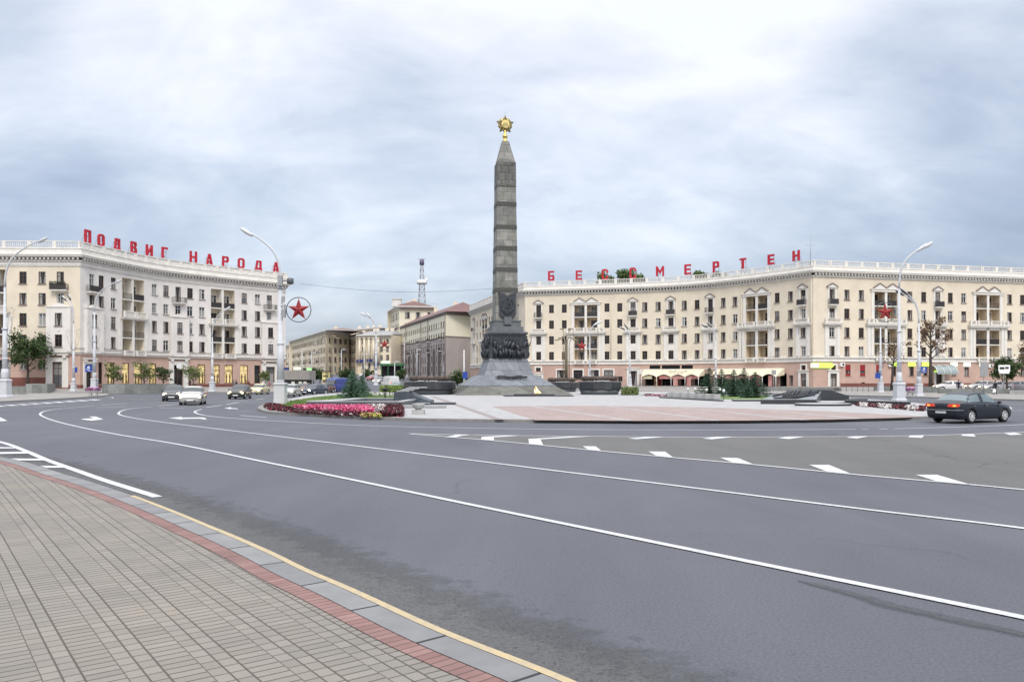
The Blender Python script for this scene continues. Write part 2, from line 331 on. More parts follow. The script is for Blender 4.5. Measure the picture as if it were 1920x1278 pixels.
Mt['whiteframe'] = mat('white_frame', (.72, .72, .71), .5)
Mt['darkmetal'] = mat('dark_railing', (.05, .045, .045), .5, .2, 3)
Mt['graymetal'] = mat('grey_metal', (.33, .34, .35), .45, .1, 4, metal=.3)
Mt['polepaint'] = mat('grey_pole_paint', (.52, .535, .56), .5, .08, 3, .05, 10)
Mt['lamphead'] = mat('lamp_head', (.55, .56, .57), .4)
Mt['darkhead'] = mat('dark_lamp_head', (.09, .10, .11), .4)
Mt['lens'] = mat('lamp_lens', (.6, .6, .58), .15)
Mt['red'] = mat('red_letter_face', (.46, .012, .03), .5, .08, 2)
Mt['redside'] = mat('red_letter_side', (.34, .02, .03), .6)
Mt['starred'] = mat('star_red', (.27, .012, .014), .4, .15, 3)
Mt['granite'] = mat('dark_granite', (.035, .04, .047), .38, .3, 6, spec=.5)
Mt['granite_m'] = mat('grey_granite', (.10, .115, .13), .5, .22, 3, .1, 20)
Mt['bronze'] = mat('dark_bronze', (.035, .037, .042), .45, .3, 4, .5, 14, metal=.55)
Mt['bronzeb'] = mat('brown_bronze', (.13, .10, .085), .6, .3, 5, .8, 16, metal=.35)
Mt['gold'] = mat('gold', (.75, .56, .16), .28, metal=1)
Mt['goldold'] = mat('old_gold', (.34, .28, .14), .4, .35, 5, metal=.8)
Mt['soil'] = mat('soil', (.06, .045, .035), .95, .2, 3)
Mt['bark'] = mat('bark', (.065, .05, .042), .9, .3, 8, .5, 20)
Mt['black'] = mat('black', (.012, .012, .014), .6)
Mt['tyre'] = mat('tyre', (.02, .02, .022), .8)
Mt['rim'] = mat('wheel_rim', (.60, .61, .63), .35, metal=.2)
Mt['chrome'] = mat('chrome', (.6, .6, .62), .2, metal=1)
Mt['carglass_dark'] = mat('car_glass_dark', (.045, .055, .062), .05, spec=.7)
Mt['carglass'] = mat('car_glass', (.13, .175, .19), .05, spec=.8)
Mt['plate'] = mat('number_plate', (.75, .75, .73), .5)
Mt['awning'] = mat('cream_awning', (.72, .66, .50), .8, .06, 2)
Mt['white'] = mat('white', (.78, .78, .77), .6)
# ------------------------------------------------------------------ ground, roads, pavements
def sheet(name, poly, z, m, uv=False):
    b = MB(); b.face([(p[0], p[1], z) for p in poly]); bmesh.ops.triangulate(b.b, faces=b.b.faces)
    bmesh.ops.recalc_face_normals(b.b, faces=b.b.faces)
    for f in b.b.faces:
        if f.normal.z < 0: f.normal_flip()
    return struct(b.build(name, m))
def smooth_line(pts, n=8):
    P = [Vector(p) for p in pts]; out_ = []
    for i in range(len(P)-1):
        p0 = P[max(i-1, 0)]; p1 = P[i]; p2 = P[i+1]; p3 = P[min(i+2, len(P)-1)]
        for k in range(n):
            t = k/n
            out_.append(.5*((2*p1)+(p2-p0)*t+(2*p0-5*p1+4*p2-p3)*t*t+(3*p1-p0-3*p2+p3)*t**3))
    out_.append(P[-1]); return out_
def GL(pts, z=0.0, n=8): return smooth_line([G(u, v, z) for u, v in pts], n)

sheet('ground', [(-3000, -200), (3000, -200), (3000, 6000), (-3000, 6000)], -.03, Mt['ground'])
b = MB(); nx = 60
b.face([(-160, -12, 0), (160, -12, 0), (160, 215, 0), (-160, 215, 0)])
struct(b.build('road', Mt['asphalt']))
# the street that climbs away between the far blocks
b = MB()
prof = [(118, .012), (150, .45), (200, 1.6), (250, 3.0), (300, 4.0), (360, 4.8), (600, 7)]
for (y0, z0), (y1, z1) in zip(prof, prof[1:]):
    b.face([((500-960)/FX*y0-6, y0, z0), ((860-960)/FX*y0, y0, z0), ((860-960)/FX*y1, y1, z1), ((500-960)/FX*y1-6, y1, z1)])
struct(b.build('street', Mt['asphalt']))
def street_z(y):
    for (y0, z0), (y1, z1) in zip(prof, prof[1:]):
        if y0 <= y <= y1: return z0+(z1-z0)*(y-y0)/(y1-y0)
    return 0

# foreground pavement with kerb
KZ = .085
edge = smooth_line([G(u, v, KZ) for u, v in ((1500, 1530), (1250, 1375), (1082, 1278), (834, 1180), (668, 1105), (578, 1066.6), (513, 1035), (442, 1004), (400, 987), (327, 957), (242, 925), (172, 902), (113, 885), (60, 868), (0, 855), (-80, 838), (-220, 814), (-500, 785))], 8)
def offset_line(L_, d):
    o = []
    for i, p in enumerate(L_):
        t = (L_[min(i+1, len(L_)-1)]-L_[max(i-1, 0)]).normalized(); o.append(p+Vector((-t.y, t.x, 0))*d)
    return o
def strip(name, A, Bl, m, z=None, zb=None, mi=None, vmax=.24):
    b = MB(); uvl = b.b.loops.layers.uv.new('UVMap'); s = 0
    w0 = (A[0]-Bl[0]).length
    for i in range(len(A)-1):
        ds = (A[i+1]-A[i]).length
        pts = [A[i], A[i+1], Bl[i+1], Bl[i]]
        za, zz = (z, z) if zb is None else (z, zb)
        f = b.face([(pts[0].x, pts[0].y, za), (pts[1].x, pts[1].y, za), (pts[2].x, pts[2].y, zz), (pts[3].x, pts[3].y, zz)])
        for lp, uv in zip(f.loops, ((s, 0.001), (s+ds, 0.001), (s+ds, vmax), (s, vmax))): lp[uvl].uv = uv
        s += ds
    for f in b.b.faces:
        f.normal_update()
        if f.normal.z < -.01: f.normal_flip()
    return struct(b.build(name, m))
e1 = offset_line(edge, .33); e2 = offset_line(edge, .33+.18)
strip('kerb', edge, e1, Mt['kerb'], KZ)
strip('kerb_paving_border', e1, e2, Mt['red_pavers'], KZ-.004)
ep = offset_line(edge, .075)
strip('kerb_edge_paint', edge[:80], ep[:80], Mt['yellow'], KZ+.004)
strip('kerb_face', edge, offset_line(edge, -.006), Mt['kerb_plain'], KZ-.001, -.001)
sheet('pavement', [(p.x, p.y) for p in e2]+[(-60, 20), (-60, -12), (e2[0].x, -12)], KZ-.008, Mt['pavers'])
# dusty strip of asphalt along the kerb
ed = offset_line(edge, -.02); eo = [p+(q-p).normalized()*1.25 for i, (p, q) in enumerate(zip(edge, offset_line(edge, -1)))]
strip('gutter', ed, eo, Mt['asphalt_edge'], .004, vmax=1)

# tyre-worn darker tracks and old tar seams, following the lanes
def track(pts, w_, n=8, z=.0055):
    P = GL(pts, 0, n); m_ = len(P)
    for sg in (1, -1):
        Q = [p+(Vector((-(P[min(i+1, m_-1)]-P[max(i-1, 0)]).normalized().y, (P[min(i+1, m_-1)]-P[max(i-1, 0)]).normalized().x, 0)))*w_*sg*math.sin(pi*(i+.5)/m_)**.5 for i, p in enumerate(P)]
        strip('tar_track', P, Q, Mt['tar_wear'], z, vmax=1)
track([(1497, 1088), (1590, 1112), (1677, 1137), (1780, 1160), (1920, 1190), (2150, 1240)], .16)

# monument island
isl_f = [(483, 768), (500, 774.5), (560, 779), (640, 783.5), (720, 787), (800, 789.5), (960, 791.5), (1200, 792.8), (1400, 792.2), (1560, 790.4), (1700, 786.8), (1780, 782.5)]
front = [G(u, v, 0) for u, v in isl_f]
isl = front + [G(1800, 776, 0), G(1770, 766, 0), G(1720, 758, 0), G(1660, 752.5, 0), G(1560, 746.5, 0), G(1440, 742, 0), Vector((32, 108, 0)), Vector((24, 122, 0)), Vector((8, 131, 0)), Vector((-8, 131, 0)), G(760, 735.5, 0), G(690, 736.3, 0), G(640, 737.6, 0), G(583, 742.3, 0), G(543, 749.5, 0), G(508, 757, 0), G(488, 763.5, 0)]
isl_s = smooth_line(isl+[isl[0]], 6)[:-1]
PZ = .13
b = MB(); b.prism([(p.x, p.y) for p in isl_s], 0, PZ, 0); struct(b.build('plaza_kerb', Mt['kerb_plain']))
def inset(poly, d):
    n = len(poly); o = []
    for i in range(n):
        t = (poly[(i+1) % n]-poly[i-1]).normalized(); o.append(poly[i]+Vector((-t.y, t.x, 0))*d)
    return o
isl_in = inset(isl_s, .28)
sheet('plaza', isl_in, PZ+.004, Mt['plaza'])
def gp(pts, z): return [G(u, v, z) for u, v in pts]
sheet('plaza_pink_paving', gp([(922, 761.5), (1100, 760.5), (1300, 763), (1500, 768.8), (1620, 774.3), (1727, 780.3), (1700, 782.6), (1560, 786.4), (1400, 788.3), (1200, 788.9), (1003, 787.6)], PZ), PZ+.008, Mt['plaza_pink'])
sheet('plaza_brown_paving', gp([(806, 743), (816, 743), (945, 786.5), (928, 786.3)], PZ), PZ+.008, Mt['plaza_brown'])
for q in ([(989, 760.8), (998, 760.8), (1190, 788.7), (1176, 788.7)], [(1131, 760.6), (1139, 760.6), (1352, 788.5), (1338, 788.5)], [(1266, 762.6), (1274, 762.7), (1516, 787.2), (1502, 787.4)], [(1400, 765.9), (1408, 766.1), (1620, 784.8), (1606, 785.2)]):
    sheet('plaza_band', gp(q, PZ), PZ+.012, Mt['plaza'])

# far pavements: a kerb in front and a gentle rise to the houses
def far_pave(name, near, far, z0, z1, m='far_pave'):
    b = MB(); n = len(near)
    for i in range(n-1):
        b.face([(near[i][0], near[i][1], z0), (near[i+1][0], near[i+1][1], z0), (far[i+1][0], far[i+1][1], z1), (far[i][0], far[i][1], z1)])
        b.face([(near[i][0], near[i][1], -.01), (near[i+1][0], near[i+1][1], -.01), (near[i+1][0], near[i+1][1], z0), (near[i][0], near[i][1], z0)], 1)
    bmesh.ops.recalc_face_normals(b.b, faces=b.b.faces)
    for f in b.b.faces:
        if f.material_index == 0 and f.normal.z < 0: f.normal_flip()
    return struct(b.build(name, [Mt[m], Mt['kerb_plain']]))
# left: sidewalk in front of the white block
near = [(-150, 96), (-95, 104), (-74, 109), (-60, 114.5), (-47, 118), (-34, 120), (-31.5, 130), (-34, 170)]
far = [(-150, 121.5), (-95, 121.5), (-79, 121.5), (-66, 123), (-59, 141), (-45, 158), (-44.5, 163), (-44, 172)]
far_pave('far_pavement', near, far, .14, .62)
tipL = [(-150, 62)]+[tuple(G(u, v, 0)[:2]) for u, v in ((-120, 760), (0, 754.5), (80, 750.5), (150, 746.5), (190, 743.5), (206, 741), (200, 739), (170, 737.8), (80, 737.2), (-40, 737))]+[(-150, 110)]
b = MB(); b.prism(tipL, 0, .12, 0, 1); struct(b.build('far_pavement', [Mt['far_pave'], Mt['kerb_plain']]))
# right: terrace in front of the cream block
nearR = [(-6, 146), (6, 142), (20, 131), (31, 117), (38, 102), (42.5, 90), (46, 79), (50, 66), (60, 50), (120, 45)]
farR = [(-14, 214), (2.5, 163), (25, 157), (43, 145), (50.6, 134.2), (60, 136), (80, 140), (110, 148), (140, 150), (170, 150)]
far_pave('far_pavement', nearR, farR, .13, .75)

# painted markings
mk = MB(); MKZ = .012
def line(pts, w_=.13, dash=None, n=8, z=MKZ):
    P = GL(pts, 0, n); s = 0
    for i in range(len(P)-1):
        a, c = P[i], P[i+1]; t = (c-a).normalized()
        nn2 = Vector((-t.y, t.x, 0))*w_/2
        t0 = (P[i]-P[i-1]).normalized() if i else t; t1 = (P[i+2]-P[i+1]).normalized() if i+2 < len(P) else t
        na = (t+t0).normalized(); na = Vector((-na.y, na.x, 0))*w_/2; nb_ = (t+t1).normalized(); nb_ = Vector((-nb_.y, nb_.x, 0))*w_/2
        s += (c-a).length
        if dash and (s % (dash[0]+dash[1])) > dash[0]: continue
        mk.face([(a.x-na.x, a.y-na.y, z), (c.x-nb_.x, c.y-nb_.y, z), (c.x+nb_.x, c.y+nb_.y, z), (a.x+na.x, a.y+na.y, z)])
def poly(pts, z=MKZ): mk.face([(p.x, p.y, z) for p in gp(pts, 0)])
line([(2500, 1290), (2200, 1222), (1920, 1159), (1500, 1073), (1100, 991), (866, 943), (662, 900), (500, 867), (333, 833), (226, 815.6), (146, 800), (99, 788), (78, 779.4), (76, 774.7), (86, 770.3), (112, 766.4), (177, 761)], .125, n=14)
line([(2400, 1060), (1920, 991), (1600, 952.5), (1181, 900), (987, 876), (700, 840), (500, 815.5), (390, 802), (286, 789), (234, 780.4), (222.5, 774), (239, 767.2), (284, 762.2)], .125, n=14)
line([(1605, 805), (1300, 806), (1000, 804.4), (700, 798.4), (500, 788.3), (417, 782.5), (378, 777.6), (365, 771.8), (378, 767.3)], .14, n=10)
line([(1676, 804), (1800, 800.5), (1920, 795.8), (2100, 786)], .14)
line([(1614, 804.9), (1670, 804.2)], .14, (.35, .5), 20)
zt = MKZ+.004
line([(762.5, 813), (980, 816.8), (1137, 818.2), (1300, 819.6), (1500, 819), (1714, 816.8), (1920, 810), (2200, 798)], .13)
line([(762.5, 813), (900, 824), (1018, 835), (1125, 845.5), (1256, 857.5), (1410, 871), (1594, 889), (1818, 908.7), (1920, 918.5), (2300, 955)], .13, n=10)
Z5 = lambda L_: [(700+x/3.2, 740+y/3.2) for x, y in L_]
Z4 = lambda L_: [(1200+x/2.667, 740+y/2.667) for x, y in L_]
for q in ([(430, 255), (490, 258), (530, 247), (600, 240.5), (500, 240)], [(645, 271), (725, 278), (722, 257), (890, 246), (780, 246), (650, 254)], [(935, 297), (1020, 305), (1003, 269), (1310, 251), (1180, 252), (930, 266)],
          [(1255, 310), (1335, 311), (1368, 338), (1290, 331)], [(1650, 342), (1750, 343), (1797, 376), (1700, 369)], [(1525, 263), (1580, 268), (1760, 254), (1640, 254)]): poly(Z5(q), zt)
for q in ([(400, 316), (490, 318), (568, 350), (465, 341)], [(845, 352), (945, 352), (1055, 397), (935, 386)], [(1378, 402), (1485, 402), (1650, 451), (1490, 437)],
          [(310, 220), (360, 224), (480, 211), (380, 211)], [(690, 218), (745, 223), (830, 210), (740, 210)], [(1030, 215), (1085, 220), (1148, 208), (1070, 208)], [(1340, 213), (1408, 217), (1424, 203), (1353, 204)],
          [(1605, 206), (1680, 211), (1668, 198), (1612, 199)], [(1820, 193), (1850, 203), (1915, 200), (1875, 190)]): poly(Z4(q), zt)
sheet('road_edge_asphalt', [*GL([(762.5, 813), (980, 816.8), (1137, 818.2), (1300, 819.6), (1500, 819), (1714, 816.8), (1920, 810), (2200, 798)], 0, 6), *GL([(2300, 955), (1920, 918.5), (1818, 908.7), (1594, 889), (1410, 871), (1256, 857.5), (1125, 845.5), (1018, 835), (900, 824), (770, 813.6)], 0, 6)], .006, Mt['asphalt_dusty'])
Z3 = lambda L_: [(x/3.84, 720+y/3.84) for x, y in L_]
line(Z3([(-300, 360), (0, 417), (190, 485), (340, 548), (570, 630), (740, 690), (935, 752), (1135, 815)]), .17, n=6)
for q in ([(-200, 453), (80, 457), (115, 466), (-200, 466)], [(-100, 493), (190, 489), (215, 502), (-100, 507)], [(50, 538), (320, 540), (345, 552), (90, 552)], [(280, 590), (440, 592), (480, 605), (330, 606)]): poly(Z3(q), zt)
line(Z3([(-200, 172), (0, 165), (300, 146), (560, 122), (740, 106), (810, 101), (800, 94), (740, 92)]), .12)
for i in range(9):
    x = -60+i*85; y = 157-i*5.6; poly(Z3([(x, y), (x+55, y-2.5), (x+115, y+1.5), (x+60, y+5.5)]), zt)
for a, c in (((245, 163), (480, 155)), ((690, 171), (910, 161)), ((735, 152), (915, 139)), ((1485, 168), (1600, 152)), ((940, 114), (1040, 110)), ((1140, 158), (1290, 143)), ((1140, 172), (1330, 174)), ((1630, 148), (1720, 132)), ((1840, 112), (1905, 104)), ((1730, 225), (1920, 240)), ((870, 70), (915, 67)), ((1620, 122), (1800, 120))):
    line(Z3([a, ((a[0]+c[0])/2, (a[1]+c[1])/2), c]), .17)
# turn arrows
for q in ([(582, 255), (660, 265), (745, 255), (690, 234), (640, 234), (672, 247), (600, 250)], [(1212, 245), (1310, 236), (1312, 242), (1460, 240), (1490, 250), (1475, 257), (1440, 250), (1312, 252), (1312, 257)], [(1612, 175), (1660, 166), (1662, 171), (1715, 178), (1710, 182), (1664, 178), (1660, 181)], [(0, 238), (55, 266), (-20, 271), (-60, 262), (10, 260), (-40, 240)]): poly(Z3(q), zt)
for a, c in (((1860, 768), (1920, 770)), ((1800, 758), (1880, 759)), ((1870, 757), (1960, 760))): line([a, c], .13)
bmesh.ops.recalc_face_normals(mk.b, faces=mk.b.faces)
for f in mk.b.faces:
    if f.normal.z < 0: f.normal_flip()
struct(mk.build('road_markings', Mt['paint']))
b = MB(); p = G(462, 771.5); b.lathe([(.42, 0), (.42, .009)], (p.x, p.y, 0), 20); struct(b.build('manhole_cover', Mt['granite_m']))
# ------------------------------------------------------------------ facades
class Fac:
    def __init__(s, pts, curve=True, n=14):
        "pts: list of pieces, each ('c' | 'l', [(x, y), ...]); pieces meet in sharp corners"
        P = []; ks = []
        for kind, q in pts:
            L_ = smooth_line([(x, y, 0) for x, y in q], n) if kind == 'c' else [Vector((x, y, 0)) for x, y in q]
            if P: ks.append(len(P)-1); L_ = L_[1:]
            P += L_
        s.P = P; s.S = [0]
        for a, c in zip(P, P[1:]): s.S.append(s.S[-1]+(c-a).length)
        s.len = s.S[-1]; s.K = [s.S[k] for k in ks]
    def _seg(s, t):
        t = min(max(t, 0), s.len-1e-6); i = 0
        import bisect
        i = min(bisect.bisect_right(s.S, t)-1, len(s.P)-2); return i
    def at(s, t, out=0, z=0):
        i = s._seg(t); a, c = s.P[i], s.P[i+1]; d = (c-a).normalized(); p = a+d*(t-s.S[i])
        nd = s.tan(t)
        for k in s.K:
            if abs(t-k) < 2e-3:
                out = out/max(.5, (s._raw(k+.5)-s._raw(k)).normalized().dot(nd))
            elif abs(t-k) < .62: nd = (s._raw(k+(1 if t > k else -1)*.7)-s._raw(k)).normalized()*(1 if t > k else -1)
        return Vector((p.x+nd.y*out, p.y-nd.x*out, z))
    def tan(s, t):
        a = s._raw(t-.6); c = s._raw(t+.6); return (c-a).normalized()
    def _raw(s, t):
        i = s._seg(t) if 0 <= t <= s.len else (0 if t < 0 else len(s.P)-2)
        a, c = s.P[i], s.P[i+1]; return a+(c-a).normalized()*(t-s.S[i])
    def ang(s, t): d = s.tan(t); return math.atan2(d.y, d.x)
    def su(s, u):
        "arc length where the facade crosses pixel column u"
        k = (u-960)/FX; best = None
        for i in range(len(s.P)-1):
            a, c = s.P[i], s.P[i+1]; fa = a.x-k*a.y; fc = c.x-k*c.y
            if fa*fc <= 0 and fa != fc: return s.S[i]+(s.S[i+1]-s.S[i])*fa/(fa-fc)
        return s.len if (s.P[-1].x-k*s.P[-1].y) < 0 else 0
def fbox(b, F, s0, s1, o0, o1, z0, z1, mi=None, step=2.0, caps=True):
    n = max(1, int((s1-s0)/step+.99)); R_ = []
    ts = sorted([s0+(s1-s0)*i/n for i in range(n+1)]+[k for k in F.K if s0+.01 < k < s1-.01])
    for t in ts:
        R_.append([b.b.verts.new(F.at(t, o, z)) for o, z in ((o0, z0), (o1, z0), (o1, z1), (o0, z1))])
    for a, c in zip(R_, R_[1:]):
        for k in range(4):
            f = b.b.faces.new([a[k], c[k], c[(k+1) % 4], a[(k+1) % 4]]); f.material_index = b.mi if mi is None else mi
    if caps:
        f = b.b.faces.new(R_[0][::-1]); f.material_index = b.mi if mi is None else mi
        f = b.b.faces.new(R_[-1]); f.material_index = b.mi if mi is None else mi
def wall(b, F, s0, s1, z0, z1, ops, mi=0, step=2.2, inner=None, out=0.0):
    "ops: (sa, sb, za, zb, depth, back) openings; back = material index of a recess back wall or None"
    ops = [o for o in ops if o[1] > s0+1e-3 and o[0] < s1-1e-3 and o[3] > z0+1e-3 and o[2] < z1-1e-3]
    ss = {round(s0, 3), round(s1, 3)}; zs = {round(z0, 3), round(z1, 3)}
    for k in F.K:
        if s0+.01 < k < s1-.01: ss.add(k)
    for o in ops:
        for t in o[:2]:
            if s0 < t < s1: ss.add(round(t, 3))
        for t in o[2:4]:
            if z0 < t < z1: zs.add(round(t, 3))
    ss = sorted(ss); ex = []
    for a, c in zip(ss, ss[1:]):
        n = int((c-a)/step)
        for k in range(1, n+1):
            ex.append(a+(c-a)*k/(n+1))
    ss = sorted(set(ss) | set(ex)); zs = sorted(zs)
    for a, c in zip(ss, ss[1:]):
        if c-a < 1e-4: continue
        for za, zc in zip(zs, zs[1:]):
            m_, zm = (a+c)/2, (za+zc)/2
            if any(o[0] < m_ < o[1] and o[2] < zm < o[3] for o in ops): continue
            b.face([F.at(a, out, za), F.at(c, out, za), F.at(c, out, zc), F.at(a, out, zc)], mi)
    for o in ops:
        a, c, za, zc, d = o[:5]; bk = o[5] if len(o) > 5 else None; im = mi if bk is None else bk
        b.face([F.at(a, out, za), F.at(a, out-d, za), F.at(a, out-d, zc), F.at(a, out, zc)], im)
        b.face([F.at(c, out-d, za), F.at(c, out, za), F.at(c, out, zc), F.at(c, out-d, zc)], im)
        b.face([F.at(a, out-d, za), F.at(a, out, za), F.at(c, out, za), F.at(c, out-d, za)], im)
        b.face([F.at(a, out, zc), F.at(a, out-d, zc), F.at(c, out-d, zc), F.at(c, out, zc)], im)
        if bk is not None: b.face([F.at(a, out-d, za), F.at(c, out-d, za), F.at(c, out-d, zc), F.at(a, out-d, zc)], bk)

WC = {}
def window_meshes(w_, h, style, door=False, curt=0):
    key = (round(w_, 2), round(h, 2), style, door, curt)
    if key in WC: return WC[key]
    fr = MB(); t = .07
    for x in (-w_/2+t/2, w_/2-t/2): fr.box((x, 0, h/2), (t, .07, h))
    fr.box((0, 0, t/2), (w_-2*t, .07, t)); fr.box((0, 0, h-t/2), (w_-2*t, .07, t))
    fr.box((0, 0, (h-.004)/2), (.07, .06, h-2*t)); tz = h*.68 if not door else h*.75
    for sx in (-1, 1): fr.box((sx*(w_/4-t/4+.01), 0, tz), (w_/2-t-.05, .055, .06))
    fo = fr.build('frame', Mt['whiteframe' if style == 'w' else 'brownframe'], link=False)
    pn = MB(); pn.mi = 2 if curt in (4, 6) else 0; pn.box((0, .035, h/2), (w_-.02, .012, h-.02))
    if curt:
        rr = random.Random(curt)
        if curt % 4 == 1:
            for sx in (-1, 1): pn.face([(sx*w_*.13, .027, .08), (sx*w_*.45, .027, .08), (sx*w_*.45, .027, h-.08), (sx*w_*.30, .027, h-.08)][::sx], 1)
        elif curt % 4 == 2: pn.face([(-w_*.44, .027, .08), (w_*.44, .027, .08), (w_*.44, .027, h*.62), (-w_*.44, .027, h*.62)], 1)
        elif curt % 4 == 3: pn.face([(-w_*.44, .027, .08), (-w_*.02, .027, .08), (-w_*.02, .027, h*.95), (-w_*.44, .027, h*.95)], 1)
        else: pn.face([(-w_*.44, .027, h*.5), (w_*.44, .027, h*.5), (w_*.44, .027, h*.94), (-w_*.44, .027, h*.94)], 1)
    po = pn.build('pane', [Mt['glass'], Mt['curtain'], Mt['glass_painted_sky']], link=False)
    sl2 = MB(); sl2.box((0, -.16, -.05), (w_+.2, .34, .07)); so = sl2.build('sill', Mt['brownroof'], link=False)
    WC[key] = (po.data, fo.data, so.data); return WC[key]
class House:
    def __init__(s, name, label, cat, loc, group=None):
        s.root = thing(name, label, cat, loc, 0, group); s.root['_w'] = loc; s.wins = []; s.loc = Vector(loc)
    def part(s, name, b, m, parent=None):
        o = b.build(name, m, None); bm_ = o.data
        o.parent = s.root if parent is None else parent
        for v in bm_.vertices: v.co -= s.loc
        return o
    def window(s, F, t, z0, z1, w_, style='b', out=-.14, name='window', door=False):
        s.wins.append((F, t, z0, z1, w_, style, out, name, door))
    def flush(s, limit=100):
        rr = random.Random(len(s.wins)); byn = {}
        for q in s.wins: byn.setdefault(q[7], []).append(q)
        for name, L_ in byn.items():
            def size(q):
                p = q[0].at(q[1]); return -(q[3]-q[2])*q[4]/p.y**2
            L_.sort(key=size); rest = L_[limit:]
            for q in L_[:limit]:
                F, t, z0, z1, w_, st, out_, nm, door = q
                pane, frame, sill = window_meshes(w_, z1-z0, st, door, rr.choice((0, 0, 7, 1, 2, 3, 4, 5, 6, 9)))
                p = F.at(t, out_, z0)
                o = bpy.data.objects.new(name, pane); C.objects.link(o); o.parent = s.root; o.location = p-s.loc; o.rotation_euler = (0, 0, F.ang(t))
                f = bpy.data.objects.new('frame', frame); C.objects.link(f); f.parent = o
                if not door: f = bpy.data.objects.new('sill', sill); C.objects.link(f); f.parent = o
            if rest:
                b = bmesh.new()
                for q in rest:
                    F, t, z0, z1, w_, st, out_, nm, door = q
                    pane, frame = window_meshes(w_, z1-z0, st, door, 0)[:2]
                    for k, me in enumerate((pane, frame)):
                        n0 = len(b.verts); nf = len(b.faces); b.from_mesh(me); b.verts.ensure_lookup_table(); b.faces.ensure_lookup_table()
                        M4 = Matrix.Translation(F.at(t, out_, z0)-s.loc) @ Matrix.Rotation(F.ang(t), 4, 'Z')
                        bmesh.ops.transform(b, matrix=M4, verts=b.verts[n0:])
                        for f in b.faces[nf:]: f.material_index = k
                me = bpy.data.meshes.new(name); b.to_mesh(me); b.free(); me.materials.append(Mt['glass']); me.materials.append(Mt['brownframe'])
                o = bpy.data.objects.new(name, me); C.objects.link(o); o.parent = s.root; o['kind'] = 'stuff'

def railing(b, F, s0, s1, o, z0, z1, depth=0, mi=0, step=.13):
    n = max(2, int((s1-s0)/step))
    fbox(b, F, s0, s1, o-.03, o+.03, z1-.05, z1, mi); fbox(b, F, s0, s1, o-.02, o+.02, z0, z0+.05, mi)
    for i in range(n+1):
        t = s0+(s1-s0)*i/n; p = F.at(t, o); b.box((p.x, p.y, (z0+z1)/2), (.028, .028, z1-z0-.1), F.ang(t), mi)
    if depth:
        for t in (s0, s1):
            a, c = F.at(t, o-depth), F.at(t, o)
            for zz in (z0+.03, z1-.03): b.tube([(a.x, a.y, zz), (c.x, c.y, zz)], .025, 4, mi)
            for k in range(5):
                p = a.lerp(c, k/5); b.box((p.x, p.y, (z0+z1)/2), (.028, .028, z1-z0-.1), 0, mi)
def balustrade(b, F, s0, s1, o, z0, z1, mi=0, step=.24, post=True):
    h = z1-z0
    fbox(b, F, s0, s1, o-.13, o+.13, z1-.13, z1, mi); fbox(b, F, s0, s1, o-.12, o+.12, z0, z0+.12, mi)
    if post:
        for t in (s0+.12, s1-.12):
            p = F.at(t, o); b.box((p.x, p.y, (z0+z1)/2), (.3, .3, h+.06), F.ang(t), mi)
    n = max(1, int((s1-s0-.5)/step))
    for i in range(n+1):
        t = s0+.3+(s1-s0-.6)*i/max(n, 1); p = F.at(t, o)
        b.lathe([(.045, 0), (.085, (h-.25)*.35), (.045, (h-.25)*.8), (.06, h-.25)], (p.x, p.y, z0+.12), 6, mi)
def metal_balcony(Hs, F, t, z, w_=1.7, dep=.85, solid=False, rail_h=.95):
    b = MB(); fbox(b, F, t-w_/2, t+w_/2, 0, dep, z-.16, z); fbox(b, F, t-w_/2+.2, t+w_/2-.2, 0, dep*.6, z-.3, z-.16)
    o = Hs.part('balcony', b, Mt['trim'])
    r = MB(); railing(r, F, t-w_/2+.05, t+w_/2-.05, dep-.06, z, z+rail_h, dep-.1)
    if solid: fbox(r, F, t-w_/2+.08, t+w_/2-.08, dep-.10, dep-.075, z+.08, z+rail_h-.08)
    q = Hs.part('railing', r, Mt['darkmetal'], o); return o
def pediment(b, F, t, z, w_, h, o0=0, o1=.28, mi=0, mr=1):
    ang = F.ang(t); ux = Vector((cos(ang), sin(ang), 0)); p = F.at(t, (o0+o1)/2, z)
    b.extr([(-w_/2, 0), (w_/2, 0), (w_/2, .1), (0, h), (-w_/2, .1)], p, ux, (0, 0, 1), o1-o0-.04, mi)
    for sx in (-1, 1):
        a = p+ux*(sx*(w_/2+.12))+Vector((0, 0, .12)); c = p+Vector((0, 0, h+.06))
        d = (c-a); L_ = d.length; d.normalize(); up = Vector((0, 0, 1)); 
        nrm = Vector((sin(ang), -cos(ang), 0))
        b.extr([(0, -.06), (L_, -.06), (L_, .10), (0, .10)], a, d, nrm.cross(d)*(1 if sx < 0 else 1), (o1-o0)+.16, mr)
def cornice(Hs, F, s0, s1, zb, ztop, zpar, parts, dent=True, name='cornice'):
    "zb: frieze line, ztop: lip top, zpar: parapet top"
    b = MB()
    fbox(b, F, s0, s1, 0, .10, zb-.12, zb); fbox(b, F, s0, s1, 0, .28, ztop-1.0, ztop-.82); fbox(b, F, s0, s1, 0, .62, ztop-.42, ztop-.3)
    fbox(b, F, s0, s1, 0, .85, ztop-.3, ztop-.08); fbox(b, F, s0, s1, 0, .95, ztop-.08, ztop)
    n = int((s1-s0)/.62)
    for i in range(n):
        t = s0+(i+.5)*(s1-s0)/n; p = F.at(t, .3, ztop-.6); b.box(p, (.26, .56, .30), F.ang(t))
    return Hs.part(name, b, Mt['trim'])
